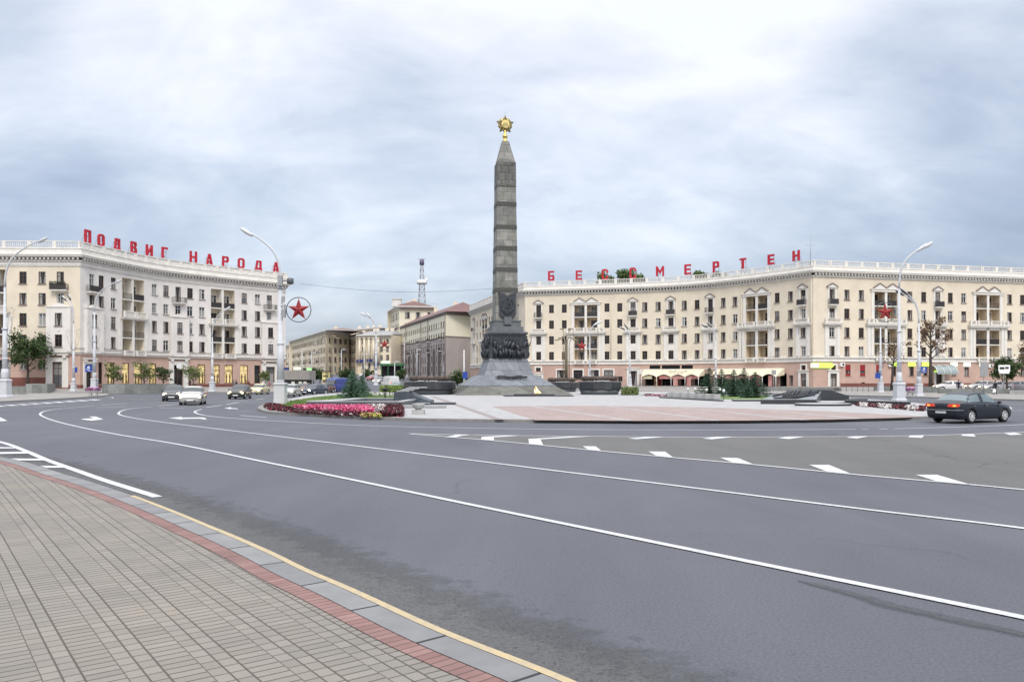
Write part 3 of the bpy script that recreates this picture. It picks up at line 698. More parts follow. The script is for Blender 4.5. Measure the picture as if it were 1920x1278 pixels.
def roof_body(Hs, F, s0, s1, z, depth, zb=0, m='roof', wm='cream2'):
    b = MB(); n = 24; ts = sorted([s0+(s1-s0)*i/n for i in range(n+1)]+[k for k in F.K if s0 < k < s1])
    A = [F.at(t, -.25, z) for t in ts]; B = [F.at(t, -depth, z) for t in ts]
    for i in range(len(ts)-1):
        b.face([A[i], A[i+1], B[i+1], B[i]], 0)
        b.face([B[i], B[i+1], B[i+1]+Vector((0, 0, zb-z)), B[i]+Vector((0, 0, zb-z))], 1)
    for k in (0, -1): 
        a = F.at(ts[k], 0, z); b.face([a, B[k], B[k]+Vector((0, 0, zb-z)), a+Vector((0, 0, zb-z))][::(1 if k == 0 else -1)], 1)
    return Hs.part('roof', b, [Mt[m], Mt[wm]])

# ================================================================== cream block right of the obelisk
def right_block():
    Hs = House('apartment_building', 'long cream block with pink ground floor, pedimented balconies and roof balustrade behind the obelisk', 'building', (50.6, 133.7, 0))
    F = Fac([('l', [(-11.2, 215), (2.7, 164)]), ('c', [(2.7, 164), (9.8, 162), (25.3, 157.6), (34.8, 153), (42.7, 145), (48, 138), (50.6, 133.7)]), ('l', [(50.6, 133.7), (92.3, 143.5), (125, 151.2)])])
    rows = [(15.5, 17.2), (12.3, 14.0), (9.1, 10.8), (5.95, 7.6)]
    zt_, zb_ = 19.3, 5.9
    ops = []; pcols = []; logs = []; singles = []
    for u in (1034, 1058, 1138, 1162, 1209, 1234, 1283, 1307, 1356, 1378, 1457, 1482, 1588, 1615, 1706, 1732, 1782, 1807, 1893, 1917): singles.append(F.su(u))
    for u in (1010, 1187, 1258, 1332, 1506, 1560, 1758): pcols.append(F.su(u))
    for a, c in ((1077, 1120), (1399, 1439), (1639.5, 1682), (1830, 1874)): logs.append((F.su(a), F.su(c)))
    # hidden wing along the side street
    k1, k2 = F.K
    for u in (894.5, 900.5, 917.5, 922, 927, 932, 937, 950, 957): singles.append(F.su(u))
    pcols += [F.su(889.5), k1-5.5]; logs.append((F.su(904.3), F.su(914)))
    for u in (1950, 1985): singles.append(F.su(u))
    rr = random.Random(3)
    for t in singles:
        for r, (za, zc) in enumerate(rows):
            ops.append((t-.5, t+.5, za, zc, .2)); Hs.window(F, t, za, zc, 1.0, 'w' if rr.random() < .22 else 'b')
    pil = MB(); ped = MB(); ledge = MB()
    for t in pcols:
        for r, (za, zc) in enumerate(rows):
            if r == 0:
                ops.append((t-.5, t+.5, za-.85, zc, .2)); Hs.window(F, t, za-.85, zc, 1.0, 'w' if rr.random() < .3 else 'b', name='balcony_door', door=True)
            else:
                ops.append((t-.5, t+.5, za, zc, .2)); Hs.window(F, t, za, zc, 1.0, 'w' if rr.random() < .3 else 'b')
        q = MB()
        fbox(q, F, t-.85, t-.55, 0, .08, 12.3, 17.5); fbox(q, F, t+.55, t+.85, 0, .08, 12.3, 17.5); fbox(q, F, t-.55, t+.55, 0, .08, 17.3, 17.5)
        fbox(q, F, t-1.45, t-.55, 0, .06, 5.9, 11.2); fbox(q, F, t+.55, t+1.45, 0, .06, 5.9, 11.2); fbox(q, F, t-.55, t+.55, 0, .06, 7.72, 9.0); fbox(q, F, t-.55, t+.55, 0, .06, 10.85, 11.2)
        for sx in (-1.13, 1.13): fbox(q, F, t+sx-.27, t+sx+.27, .06, .2, 5.95, 11.0)
        for sx in (-1.13, 1.13):
            fbox(q, F, t+sx-.33, t+sx+.33, .06, .26, 5.95, 6.2); fbox(q, F, t+sx-.33, t+sx+.33, .06, .26, 10.75, 11.0)
        fbox(q, F, t-1.75, t+1.75, 0, .62, 11.2, 11.45); fbox(q, F, t-1.85, t+1.85, 0, .72, 11.45, 11.58)
        o = Hs.part('window_surround', q, Mt['trim'])
        q = MB(); balustrade(q, F, t-1.5, t+1.5, .45, 11.58, 12.32); Hs.part('balustrade', q, Mt['trim'])
        q = MB(); pediment(q, F, t, 17.5, 1.9, .65); Hs.part('pediment', q, [Mt['trim'], Mt['brownroof']])
        metal_balcony(Hs, F, t, 14.62, 1.7, .8, solid=rr.random() < .35)
    for a, c in logs:
        m_ = (a+c)/2; cw = .42
        for x0, x1 in ((a, m_-cw/2), (m_+cw/2, c)):
            ops.append((x0, x1, 11.9, 17.0, 1.5, 1)); ops.append((x0, x1, 5.95, 10.7, 1.5, 1))
            for za, zc in ((14.66, 16.7), (11.95, 13.95), (8.25, 10.3), (6.0, 7.7)):
                Hs.window(F, (x0+x1)/2+.15, za, zc, 1.15, 'w' if rr.random() < .4 else 'b', out=-1.44, name='balcony_door', door=True)
            q = MB(); fbox(q, F, x0, x1, -1.5, .04, 14.48, 14.64); o = Hs.part('balcony', q, Mt['trim'])
            q = MB(); railing(q, F, x0+.05, x1-.05, -.05, 14.64, 15.58)
            if rr.random() < .5: fbox(q, F, x0+.06, x1-.06, -.10, -.08, 14.7, 15.5)
            Hs.part('railing', q, Mt['darkmetal'], o)
            q = MB(); fbox(q, F, x0, x1, -1.5, .04, 8.05, 8.21); o = Hs.part('balcony', q, Mt['trim'])
            q = MB(); railing(q, F, x0+.05, x1-.05, -.05, 8.21, 9.15)
            if rr.random() < .5: fbox(q, F, x0+.06, x1-.06, -.10, -.08, 8.3, 9.1)
            Hs.part('railing', q, Mt['darkmetal'], o)
            q = MB(); balustrade(q, F, x0, x1, .42, 11.58, 12.36); Hs.part('balustrade', q, Mt['trim']); q = MB(); balustrade(q, F, x0+.1, x1-.1, .36, 5.1, 5.86); Hs.part('balustrade', q, Mt['trim'])
        q = MB()
        for sx, hw in ((m_, cw/2+.03), (a-.32, .28), (c+.32, .28)): fbox(q, F, sx-hw, sx+hw, 0, .10, 12.3, 17.0)
        fbox(q, F, a-.7, c+.7, 0, .22, 17.0, 17.4); fbox(q, F, a-.9, c+.9, 0, .36, 17.4, 17.52)
        for sx, hw in ((m_, cw/2+.05), (a-.85, .65), (c+.85, .65)): fbox(q, F, sx-hw, sx+hw, 0, .10, 5.9, 11.2)
        for sx in (a-1.15, a-.5, c+.5, c+1.15): fbox(q, F, sx-.22, sx+.22, .1, .2, 6.0, 11.0)
        fbox(q, F, a, c, 0, .10, 10.7, 11.2)
        fbox(q, F, a-1.7, c+1.7, 0, .62, 11.2, 11.45); fbox(q, F, a-1.8, c+1.8, 0, .72, 11.45, 11.58)
        Hs.part('loggia_surround', q, Mt['trim'])
        for x in (a-.95, c+.95): q = MB(); balustrade(q, F, x-.6, x+.6, .42, 11.58, 12.36); Hs.part('balustrade', q, Mt['trim'])
        for sx in (-1.25, 1.25): q = MB(); pediment(q, F, m_+sx, 17.52, 2.3, .85); Hs.part('pediment', q, [Mt['trim'], Mt['brownroof']])
    b = MB(); wall(b, F, 0, F.len, zb_, zt_, ops); Hs.part('wall', b, [Mt['cream'], Mt['loggia']])
    # downpipes at the corners and between bays
    q = MB()
    for u in (1145.5, 1268.5, 1391, 1522): 
        p = F.at(F.su(u), .12); q.tube([(p.x, p.y, 5.9), (p.x, p.y, 19.2)], .07, 6)
    Hs.part('downpipe', q, Mt['cream2'])
    # mouldings
    q = MB(); fbox(q, F, 0, F.len, 0, .18, 5.0, 5.12); fbox(q, F, 0, F.len, 0, .06, 5.12, 5.65); fbox(q, F, 0, F.len, 0, .30, 5.65, 5.78); fbox(q, F, 0, F.len, 0, .16, 5.78, 5.9)
    Hs.part('string_course', q, Mt['trim'])
    cornice(Hs, F, 0, F.len, 19.3, 20.3, 22.0, None)
    q = MB(); fbox(q, F, 0, F.len, .0, .32, 20.3, 20.98); fbox(q, F, 0, F.len, -.05, .4, 20.98, 21.06)
    Hs.part('attic', q, Mt['trim'])
    # roof balustrade: one part per bay of the run we can see
    ks = [0]+F.K+[F.len]; q = MB()
    for a, c in zip(ks, ks[1:]):
        n = max(1, round((c-a)/3.1))
        for i in range(n):
            x0 = a+(c-a)*i/n; x1 = a+(c-a)*(i+1)/n; balustrade(q, F, x0, x1, .12, 21.06, 22.0, step=.30)
    Hs.part('roof_balustrade', q, Mt['trim'])
    # ground floor
    g = []
    door = MB(); gt = MB(); shop = []
    def op(u, w_, z0, z1, d=.3, nm='window', st='b', surround=None, doorl=False):
        t = F.su(u) if u > 3 else u
        g.append((t-w_/2, t+w_/2, z0, z1, d)); Hs.window(F, t, z0, z1, w_, st, out=-d+.06, name=nm, door=doorl)
        if surround:
            q = MB(); a, zz = surround; fbox(q, F, t-w_/2-a, t-w_/2, 0, .12, z0, z1+a); fbox(q, F, t+w_/2, t+w_/2+a, 0, .12, z0, z1+a); fbox(q, F, t-w_/2, t+w_/2, 0, .12, z1, z1+a)
            if zz: fbox(q, F, t-w_/2-a-.1, t+w_/2+a+.1, 0, .28, z1+a, z1+a+.15)
            Hs.part('door_surround' if doorl else 'window_surround', q, Mt['trim'])
    op(1009.5, 1.0, 3.6, 4.4, surround=(.3, 0)); op(1009.5, 1.2, .8, 2.7, nm='door', surround=(.45, 1), doorl=True)
    for u in (1053, 1084, 1114, 1141): op(u, 1.9, 2.0, 3.9, surround=(.25, 0))
    op(1187, 1.6, .8, 3.7, nm='door', surround=(.45, 1), doorl=True)
    op(1163, .9, 1.6, 2.6)
    op(1507, .95, 3.6, 4.4, surround=(.25, 0)); op(1507, 1.25, .8, 3.0, nm='door', surround=(.45, 1), doorl=True)
    op(1562.5, .95, 3.6, 4.4, surround=(.25, 0)); op(1562.5, 1.25, .8, 3.0, nm='door', surround=(.45, 1), doorl=True)
    op(1483, .8, .9, 2.7, nm='door', doorl=True)
    for u in (1590, 1617.5, 1647.5, 1676): op(u, 1.0, 2.6, 4.5)
    op(1618.5, .7, .95, 1.5)
    for u in (1709, 1735, 1788, 1812.5, 1842, 1868, 1895, 1918): op(u, 1.0, 2.6, 4.3)
    op(1760.5, 1.3, .8, 3.2, nm='door', surround=(.4, 0), doorl=True)
    for x in (1195+20,): pass
    # cafe front: wide glazed openings
    for u0, u1 in ((1210, 1227), (1242, 1266), (1277, 1292), (1303, 1330), (1340, 1362), (1370, 1395), (1402, 1420), (1429, 1446), (1463, 1475)):
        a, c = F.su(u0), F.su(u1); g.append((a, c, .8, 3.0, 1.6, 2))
    for u0, u1 in ((1218, 1238), (1241, 1275), (1278, 1299)):
        a, c = F.su(u0), F.su(u1); g.append((a, c, 4.05, 4.75, .4, 2))
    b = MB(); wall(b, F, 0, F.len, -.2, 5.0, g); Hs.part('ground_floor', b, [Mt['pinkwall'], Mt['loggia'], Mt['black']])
    q = MB(); fbox(q, F, F.su(1576), F.len, 0, .06, -.2, 1.25); fbox(q, F, F.su(1576), F.len, 0, .09, 1.25, 1.33); Hs.part('plinth', q, Mt['maroon'])
    q = MB(); fbox(q, F, F.su(1199), F.su(1466), 0, .10, 3.92, 4.03); fbox(q, F, F.su(1199), F.su(1205), 0, .10, 3.0, 3.92); Hs.part('shopfront_trim', q, Mt['trim'])
    # red sun blinds and lit green shop boards over the windows
    for u in (1590, 1617.5, 1647.5):
        t = F.su(u); q = MB(); fbox(q, F, t-.48, t+.48, -.12, -.06, 3.5, 4.48); fbox(q, F, t-.48, t+.48, -.12, -.06, 2.62, 3.0, 0); Hs.part('red_blind', q, Mt['starred'])
    gm = mat('lit_green_board', (.5, .75, .1), .5, emit=(.55, .95, .12), es=.9); wm = mat('lit_white_board', (.8, .8, .75), .5, emit=(.9, .95, .8), es=.7)
    for u, m_ in ((1676, gm), (1709, gm), (1735, gm), (1788, wm), (1812.5, wm), (1842, wm)):
        t = F.su(u); q = MB(); fbox(q, F, t-.7, t+.7, .02, .14, 4.25, 4.95); Hs.part('shop_board', q, m_)
    t = F.su(1542); q = MB(); fbox(q, F, t-2.0, t+1.6, .05, .3, 3.95, 4.75, 0); fbox(q, F, t-2.0, t-.9, .3, .34, 4.0, 4.7, 1)
    a = F.at(t+1.6, .17); c = F.tan(t+1.6); q.extr([(0, 0), (.5, .4), (0, .8)], (a.x, a.y, 3.95), c, (0, 0, 1), .24, 0)
    Hs.part('arrow_sign', q, [gm, wm])
    # air conditioners
    for u, z in ((1577.5, 4.2), (1668, 4.2), (1855, 4.1)):
        t = F.su(u); q = MB(); fbox(q, F, t-.42, t+.42, .02, .4, z, z+.62, 0); p = F.at(t+.1, .405, z+.31); ang = F.ang(t)
        q.extr([(.2*cos(k*pi/6), .2*sin(k*pi/6)) for k in range(12)], p, (cos(ang), sin(ang), 0), (0, 0, 1), .02, 1); Hs.part('air_conditioner', q, [Mt['white'], Mt['black']])
    # glass entrance canopy
    t = F.su(1760.5); q = MB(); 
    for sx in (-2.1, -.7, .7, 2.1):
        pts = [F.at(t+sx, .1+2.0*sin(k*pi/12), 2.9+1.7*cos(k*pi/12)) for k in range(7)]; q.tube(pts, .05, 5)
    cg = mat('canopy_glass', (.25, .30, .30), .1, spec=.8)
    for k in range(6):
        a = [F.at(t+sx, .1+1.97*sin(j*pi/12), 2.9+1.67*cos(j*pi/12)) for j in (k, k+1) for sx in (-2.1, 2.1)]
        q.face([a[0], a[1], a[3], a[2]], 1)
    fbox(q, F, t-1.2, t+1.2, .3, .5, 3.3, 3.55, 2)
    Hs.part('entrance_canopy', q, [Mt['white'], cg, gm])
    roof_body(Hs, F, 0, F.len, 20.9, 13)
    Hs.flush(); return Hs, F
RB, RF = right_block()

# ================================================================== white and cream block on the left
def lit_shop():
    m = mat('lit_shop_interior', (.5, .4, .2), .6); t = m.node_tree; p = t.nodes['Principled BSDF']; n = t.nodes.new; l = t.links.new
    tc_ = n('ShaderNodeTexCoord'); q = n('ShaderNodeTexNoise'); q.inputs['Scale'].default_value = 1.3; q.inputs['Detail'].default_value = 4; l(tc_.outputs['Object'], q.inputs[0])
    r = n('ShaderNodeValToRGB'); r.color_ramp.elements[0].position = .36; r.color_ramp.elements[0].color = (.20, .11, .04, 1); r.color_ramp.elements[1].position = .56; r.color_ramp.elements[1].color = (.95, .74, .33, 1)
    l(q.outputs[0], r.inputs[0]); l(r.outputs[0], p.inputs['Emission Color']); p.inputs['Emission Strength'].default_value = .62; return m
def left_block():
    Hs = House('apartment_building', 'white curved block on the left with cream end front and lit shop windows', 'building', (-66.7, 123, 0))
    F = Fac([('l', [(-120, 121.4), (-78.4, 122.6), (-66.7, 123)]), ('c', [(-66.7, 123), (-65.9, 127), (-61.9, 140), (-54.3, 150.5), (-45.5, 160)]), ('l', [(-45.5, 160), (-48, 163), (-56, 176)])])
    k1, k2 = F.K
    rows = [(16.75, 18.6), (13.5, 15.3), (10.25, 12.2), (7.05, 8.9)]
    rr = random.Random(5); ops = []; bays = []; logs = []
    sing = [43, 79, 190, 212.7, 289.6, 311.3, 356.4, 378.8, 458, 483, -60, -95, -130]
    for u in sing:
        t = F.su(u) if u > -160 else 0
        for za, zc in rows:
            ops.append((t-.55, t+.55, za, zc, .22)); Hs.window(F, t, za, zc, 1.1, 'w' if rr.random() < .25 else 'b')
    bays = [F.su(113), F.su(172.5), F.su(334), F.su(505)]
    logs = [(F.su(-25), F.su(12)), (F.su(229), F.su(270)), (F.su(395.5), F.su(440))]
    for t in bays:
        for r, (za, zc) in enumerate(rows[:2]):
            dz = .85 if r == 0 else 0
            ops.append((t-.55, t+.55, za-dz, zc, .22)); Hs.window(F, t, za-dz, zc, 1.1, 'w' if rr.random() < .5 else 'b', name='balcony_door' if dz else 'window', door=bool(dz))
        metal_balcony(Hs, F, t, 15.75, 2.6, .9, solid=rr.random() < .6)
        q = MB(); w_ = 1.85; bo = []
        for za, zc in rows[2:]:
            bo.append((t-.55, t+.55, za, zc, .2)); Hs.window(F, t, za, zc, 1.1, 'b', out=.42)
        wall(q, F, t-w_, t+w_, 6.1, 13.1, bo, out=.55)
        for sx in (-1, 1):
            a, c = F.at(t+sx*w_, 0), F.at(t+sx*w_, .55); q.face([(a.x, a.y, 6.1), (c.x, c.y, 6.1), (c.x, c.y, 13.1), (a.x, a.y, 13.1)][::-sx])
        fbox(q, F, t-w_-.12, t+w_+.12, 0, .7, 13.1, 13.28)
        ang = F.ang(t); ux = Vector((cos(ang), sin(ang), 0))
        q.extr([(-1.3, 0), (1.3, 0), (.95, .12), (.5, .38), (0, .48), (-.5, .38), (-.95, .12)], F.at(t, .42, 13.28), ux, (0, 0, 1), .4)
        for sx in (-w_+.3, w_-.3): fbox(q, F, t+sx-.28, t+sx+.28, .55, .63, 6.3, 12.9)
        p = F.at(t, .6, 9.6); q.extr([(.22*cos(k*pi/5), .22*sin(k*pi/5)) for k in range(10)], p, ux, (0, 0, 1), .1)
        Hs.part('bay', q, Mt['whitewall'])
    for a, c in logs:
        m_ = (a+c)/2; cw = .45
        ops.append((a, c, 12.2, 18.9, 1.5, 1))
        for x0, x1 in ((a, m_-cw/2), (m_+cw/2, c)):
            ops.append((x0, x1, 6.85, 11.95, 1.5, 1))
            for za, zc in ((15.6, 17.9), (12.45, 14.5), (9.1, 11.3), (6.95, 8.8)):
                Hs.window(F, (x0+x1)/2+.2, za, zc, 1.2, 'w' if rr.random() < .4 else 'b', out=-1.44, name='balcony_door', door=True)
            for z in (15.4, 9.0):
                q = MB(); fbox(q, F, x0, x1, -1.5, .12, z-.16, z); o = Hs.part('balcony', q, Mt['trim'])
                q = MB(); railing(q, F, x0+.06, x1-.06, .05, z, z+1.0)
                if rr.random() < .7: fbox(q, F, x0+.08, x1-.08, .0, .02, z+.1, z+.95)
                Hs.part('railing', q, Mt['darkmetal'], o)
            q = MB(); balustrade(q, F, x0-.1, x1+.1, .5, 12.35, 13.35); Hs.part('balustrade', q, Mt['trim']); q = MB(); balustrade(q, F, x0+.05, x1-.05, .42, 5.95, 6.8); Hs.part('balustrade', q, Mt['trim'])
        q = MB(); fbox(q, F, a-.5, c+.5, 0, .7, 12.05, 12.3); fbox(q, F, a-.6, c+.6, 0, .8, 12.3, 12.35)
        for sx, hw in ((m_, cw/2+.03), (a-.4, .36), (c+.4, .36)): fbox(q, F, sx-hw, sx+hw, 0, .12, 6.8, 12.05)
        fbox(q, F, m_-cw/2, m_+cw/2, -1.5, -.05, 12.2, 18.9)
        Hs.part('loggia_surround', q, Mt['trim'])
    b = MB(); wall(b, F, 0, k1, 6.2, 19.6, ops); Hs.part('front_wall', b, [Mt['cream'], Mt['loggia']])
    b = MB(); wall(b, F, k1, F.len, 6.2, 19.6, ops); Hs.part('wall', b, [Mt['whitewall'], Mt['cream2']])
    q = MB(); fbox(q, F, 0, F.len, 0, .06, 19.6, 20.3); fbox(q, F, 0, F.len, 0, .10, 19.4, 19.6); Hs.part('frieze', q, Mt['whitewall'])
    q = MB(); fbox(q, F, 0, F.len, 0, .12, 6.72, 6.85); fbox(q, F, 0, F.len, 0, .30, 5.95, 6.1); fbox(q, F, 0, F.len, 0, .12, 5.85, 5.95); Hs.part('string_course', q, [Mt['trim']])
    q = MB(); fbox(q, F, 0, F.len, .30, .36, 6.1, 6.14); fbox(q, F, 0, F.len, .12, .16, 6.85, 6.89); Hs.part('drip_edge', q, Mt['brownroof'])
    cornice(Hs, F, 0, F.len, 19.6, 21.2, 23.3, None)
    q = MB(); fbox(q, F, 0, F.len, 0, .42, 21.2, 22.1); fbox(q, F, 0, F.len, -.05, .52, 22.1, 22.2)
    n = 26
    fbox(q, F, k1, F.len, .02, .2, 22.2, 23.15); fbox(q, F, k1, F.len, -.02, .34, 23.15, 23.3)
    for i in range(n+1):
        t = k1+(F.len-k1)*i/n
        if t < F.len: fbox(q, F, max(t-.35, k1), min(t+.35, F.len), .2, .32, 22.2, 23.15)
    for i in range(n):
        t = k1+(F.len-k1)*(i+.5)/n; fbox(q, F, t-.55, t+.55, .2, .24, 22.4, 23.0)
    Hs.part('parapet', q, Mt['trim'])
    q = MB(); a = 0; n = 14
    for i in range(n): balustrade(q, F, k1*i/n, k1*(i+1)/n, .14, 22.2, 23.3, step=.32)
    Hs.part('roof_balustrade', q, Mt['trim'])
    # ground floor
    g = []; li = lit_shop()
    def op(u, w_, z0, z1, d=.3, nm='window', st='b', a=None, dr=False):
        t = F.su(u); g.append((t-w_/2, t+w_/2, z0, z1, d)); Hs.window(F, t, z0, z1, w_, st, out=-d+.06, name=nm, door=dr)
        if a:
            q = MB(); fbox(q, F, t-w_/2-a, t-w_/2, 0, .2, .5, z1+a*.7); fbox(q, F, t+w_/2, t+w_/2+a, 0, .2, .5, z1+a*.7); fbox(q, F, t-w_/2, t+w_/2, 0, .2, z1, z1+a*.7)
            fbox(q, F, t-w_/2-a-.15, t+w_/2+a+.15, 0, .55, z1+a*.7+.35, z1+a*.7+.55)
            for sx in (-1, 1): fbox(q, F, t+sx*(w_/2+a*.5)-.25, t+sx*(w_/2+a*.5)+.25, 0, .5, z1+a*.7-.05, z1+a*.7+.35)
            Hs.part('door_surround', q, Mt['trim'])
    op(108, 1.5, .75, 4.7, nm='door', a=.95, dr=True); op(166, 1.5, .75, 4.4, nm='door', a=.55, dr=True)
    op(334, 1.9, .75, 4.6, nm='door', a=.95, dr=True); op(506.5, 1.9, .75, 4.5, nm='door', a=.95, dr=True)
    for u in (43, 78): op(u, 1.0, 3.5, 5.0, st='w')
    op(37, 1.0, .9, 1.7)
    for u in (5, -30): op(u, 2.4, 1.2, 5.0)
    for u0, u1, lit in ((184.5, 192, 0), (201, 215, 1), (229, 242.5, 1), (252, 266.5, 1), (279, 293, 1), (370.5, 385, 1), (400, 412, 1), (421, 436.5, 1), (450, 465, 1), (477, 488, 0)):
        a, c = F.su(u0), F.su(u1); g.append((a, c, 1.2, 4.75, .35)); m_ = (a+c)/2
        fr = MB(); t = .1
        fbox(fr, F, a, a+t, -.22, -.10, 1.2, 4.75); fbox(fr, F, c-t, c, -.22, -.10, 1.2, 4.75); fbox(fr, F, a+t, c-t, -.22, -.10, 4.62, 4.75); fbox(fr, F, a+t, c-t, -.22, -.10, 1.2, 1.35); fbox(fr, F, a+t, c-t, -.2, -.12, 3.7, 3.76)
        if lit:
            for k in range(2):   # a dressed dummy and a lamp in the lit window
                p = F.at(a+(c-a)*(.3+.42*k), -.26, 1.35); fr.lathe([(.02, 0), (.13, .1), (.10, .75), (.17, 1.25), (.06, 1.5), (.09, 1.6), (.02, 1.75)], p, 7)
        fo = Hs.part('shop_window', fr, Mt['brownframe'])
        q = MB(); fbox(q, F, a, c, -.34, -.30, 1.2, 4.75); Hs.part('pane', q, li if lit else Mt['glass'], fo)
    for u in (307, 361): 
        a = F.su(u); q = MB(); fbox(q, F, a-.8, a+.8, 0, .05, 1.0, 4.9); Hs.part('blind_niche', q, Mt['pinkwall'])
    b = MB(); wall(b, F, 0, F.len, -.2, 5.85, g); Hs.part('ground_floor', b, [Mt['pinkwall'], Mt['loggia']])
    q = MB(); ivs = [(0, F.su(100)-.6), (F.su(116)+.6, F.su(160)-.3), (F.su(173)+.4, F.su(323)), (F.su(345), F.su(494)), (F.su(519), F.len)]
    for a, c in ivs:
        if c > a: fbox(q, F, a, c, 0, .08, -.2, 2.3 if c <= k1 else 1.15)
    Hs.part('plinth', q, Mt['maroon'])
    # entrance steps
    q = MB(); t = F.su(108); fbox(q, F, t-2.2, t+2.2, .1, 1.6, -.1, .55); fbox(q, F, t-1.9, t+1.9, .1, 1.0, .55, .74); Hs.part('entrance_steps', q, Mt['maroon'])
    # flower boxes on the top balcony of the cream front
    t = F.su(113); q = MB(); rr2 = random.Random(9)
    for k in range(260):
        p = F.at(t+rr2.uniform(-1.25, 1.25), .85+rr2.uniform(-.12, .16), 16.62+rr2.random()*.38); r_ = .07; d = Vector((rr2.gauss(0, 1), rr2.gauss(0, 1), rr2.gauss(0, 1))).normalized(); e = d.orthogonal().normalized()
        q.face([p-d*r_, p+e*r_, p+d*r_, p-e*r_])
    Hs.part('balcony_flowers', q, mat('balcony_plants', (.05, .06, .03), .7, .4, 6))
    q = MB(); p = F.at(F.su(334)-.1, .6, 4.3); ang = F.ang(F.su(334)); q.extr([(.62*cos(k*pi/12), .5*sin(k*pi/12)) for k in range(24)], p, (cos(ang), sin(ang), 0), (0, 0, 1), .12); Hs.part('round_sign', q, Mt['white'])
    roof_body(Hs, F, 0, F.len, 22.0, 13, wm='cream2')
    Hs.flush(); return Hs, F
LB, LF = left_block()

# ================================================================== red letters on both roofs
def letter_polys(ch, w=1.3, h=2.1, t=.42, th=.36):
    "letters as lists of (outline) polygons in a w x h box"
    r = lambda x0, z0, x1, z1: [(x0, z0), (x1, z0), (x1, z1), (x0, z1)]
    m = h/2-th/2
    if ch == 'П': return [r(0, 0, t, h-th), r(w-t, 0, w, h-th), r(0, h-th, w, h)]
    if ch == 'О':
        c = .3; return [[(0, c), (t, c+.02), (t, h-c-.02), (0, h-c)], [(w-t, c+.02), (w, c), (w, h-c), (w-t, h-c-.02)], [(0, h-c), (t, h-c-.02), (t+.12, h-th), (w-t-.12, h-th), (w-t, h-c-.02), (w, h-c), (w-c, h), (c, h)], [(0, c), (c, 0), (w-c, 0), (w, c), (w-t, c+.02), (w-t-.12, th), (t+.12, th), (t, c+.02)]]
    if ch == 'С':
        c = .3; return [[(0, c), (t, c+.02), (t, h-c-.02), (0, h-c)], r(w-t, h*.64, w, h-c), r(w-t, c, w, h*.36), [(0, h-c), (t, h-c-.02), (t+.12, h-th), (w-t-.12, h-th), (w-t, h-c-.001), (w, h-c), (w-c, h), (c, h)], [(0, c), (c, 0), (w-c, 0), (w, c), (w-t, c+.001), (w-t-.12, th), (t+.12, th), (t, c+.02)]]
    if ch == 'Д': return [r(0, -.25, .3, th), r(w-.3, -.25, w, th), r(.3, 0, w-.3, th), [(.12, th), (.12+t*.9, th), (.30+t*.9, h-th), (.28, h-th)], r(w-.12-t, th, w-.12, h-th), r(.28, h-th, w-.12, h)]
    if ch == 'В': return [r(0, 0, t, h), r(t, h-th, w-.25, h), r(t, m, w-.2, m+th), r(t, 0, w-.2, th), [(w-t-.08, m+th), (w-.25, m+th), (w-.06, m+th+.12), (w-.06, h-.2), (w-.25, h), (w-t-.08, h-th)], [(w-t-.02, th), (w-.2, 0), (w, .22), (w, m-.06), (w-.2, m+th*.6), (w-t-.02, m)]]
    if ch == 'И': return [r(0, 0, t, h), r(w-t, 0, w, h), [(t, .2), (t, .75), (w-t, h-.2), (w-t, h-.75)]]
    if ch == 'Г': return [r(0, 0, t, h-th), r(0, h-th, w*.92, h)]
    if ch == 'Н': return [r(0, 0, t, h), r(w-t, 0, w, h), r(t, m, w-t, m+th)]
    if ch == 'А': return [[(0, 0), (t, 0), (w*.5-.06, h-.35), (w*.5-.06, h), (w*.5-.22, h)], [(w-t, 0), (w, 0), (w*.5+.22, h), (w*.5-.06, h), (w*.5-.06, h-.35)], r(t*.85, .42, w-t*.85, .74)]
    if ch == 'Р': return [r(0, 0, t, h), r(t, h-th, w-.2, h), r(t, h*.42, w-.2, h*.42+th), [(w-t, h*.42+th), (w-.2, h*.42), (w, h*.42+.2), (w, h-.2), (w-.2, h), (w-t, h-th)]]
    if ch == 'Е': return [r(0, 0, t, h), r(t, h-th, w, h), r(t, m, w*.9, m+th), r(t, 0, w, th)]
    if ch == 'Б': return [r(0, 0, t, h), r(t, h-th, w*.95, h), r(t, m-.02, w-.2, m+th-.02), r(t, 0, w-.2, th), [(w-t, th), (w-.2, 0), (w, .2), (w, m+th-.22), (w-.2, m+th-.02), (w-t, m-.02)]]
    if ch == 'М': return [r(0, 0, t*.9, h), r(w-t*.9, 0, w, h), [(t*.9, h), (t*.9, h-.75), (w/2, .35), (w/2, 1.05)], [(w-t*.9, h), (w/2, 1.05), (w/2, .35), (w-t*.9, h-.75)]]
    if ch == 'Т': return [r(w/2-t/2, 0, w/2+t/2, h-th), r(0, h-th, w, h)]
ORD = ['first', 'second', 'third', 'fourth', 'fifth', 'sixth', 'seventh', 'eighth', 'ninth', 'tenth']
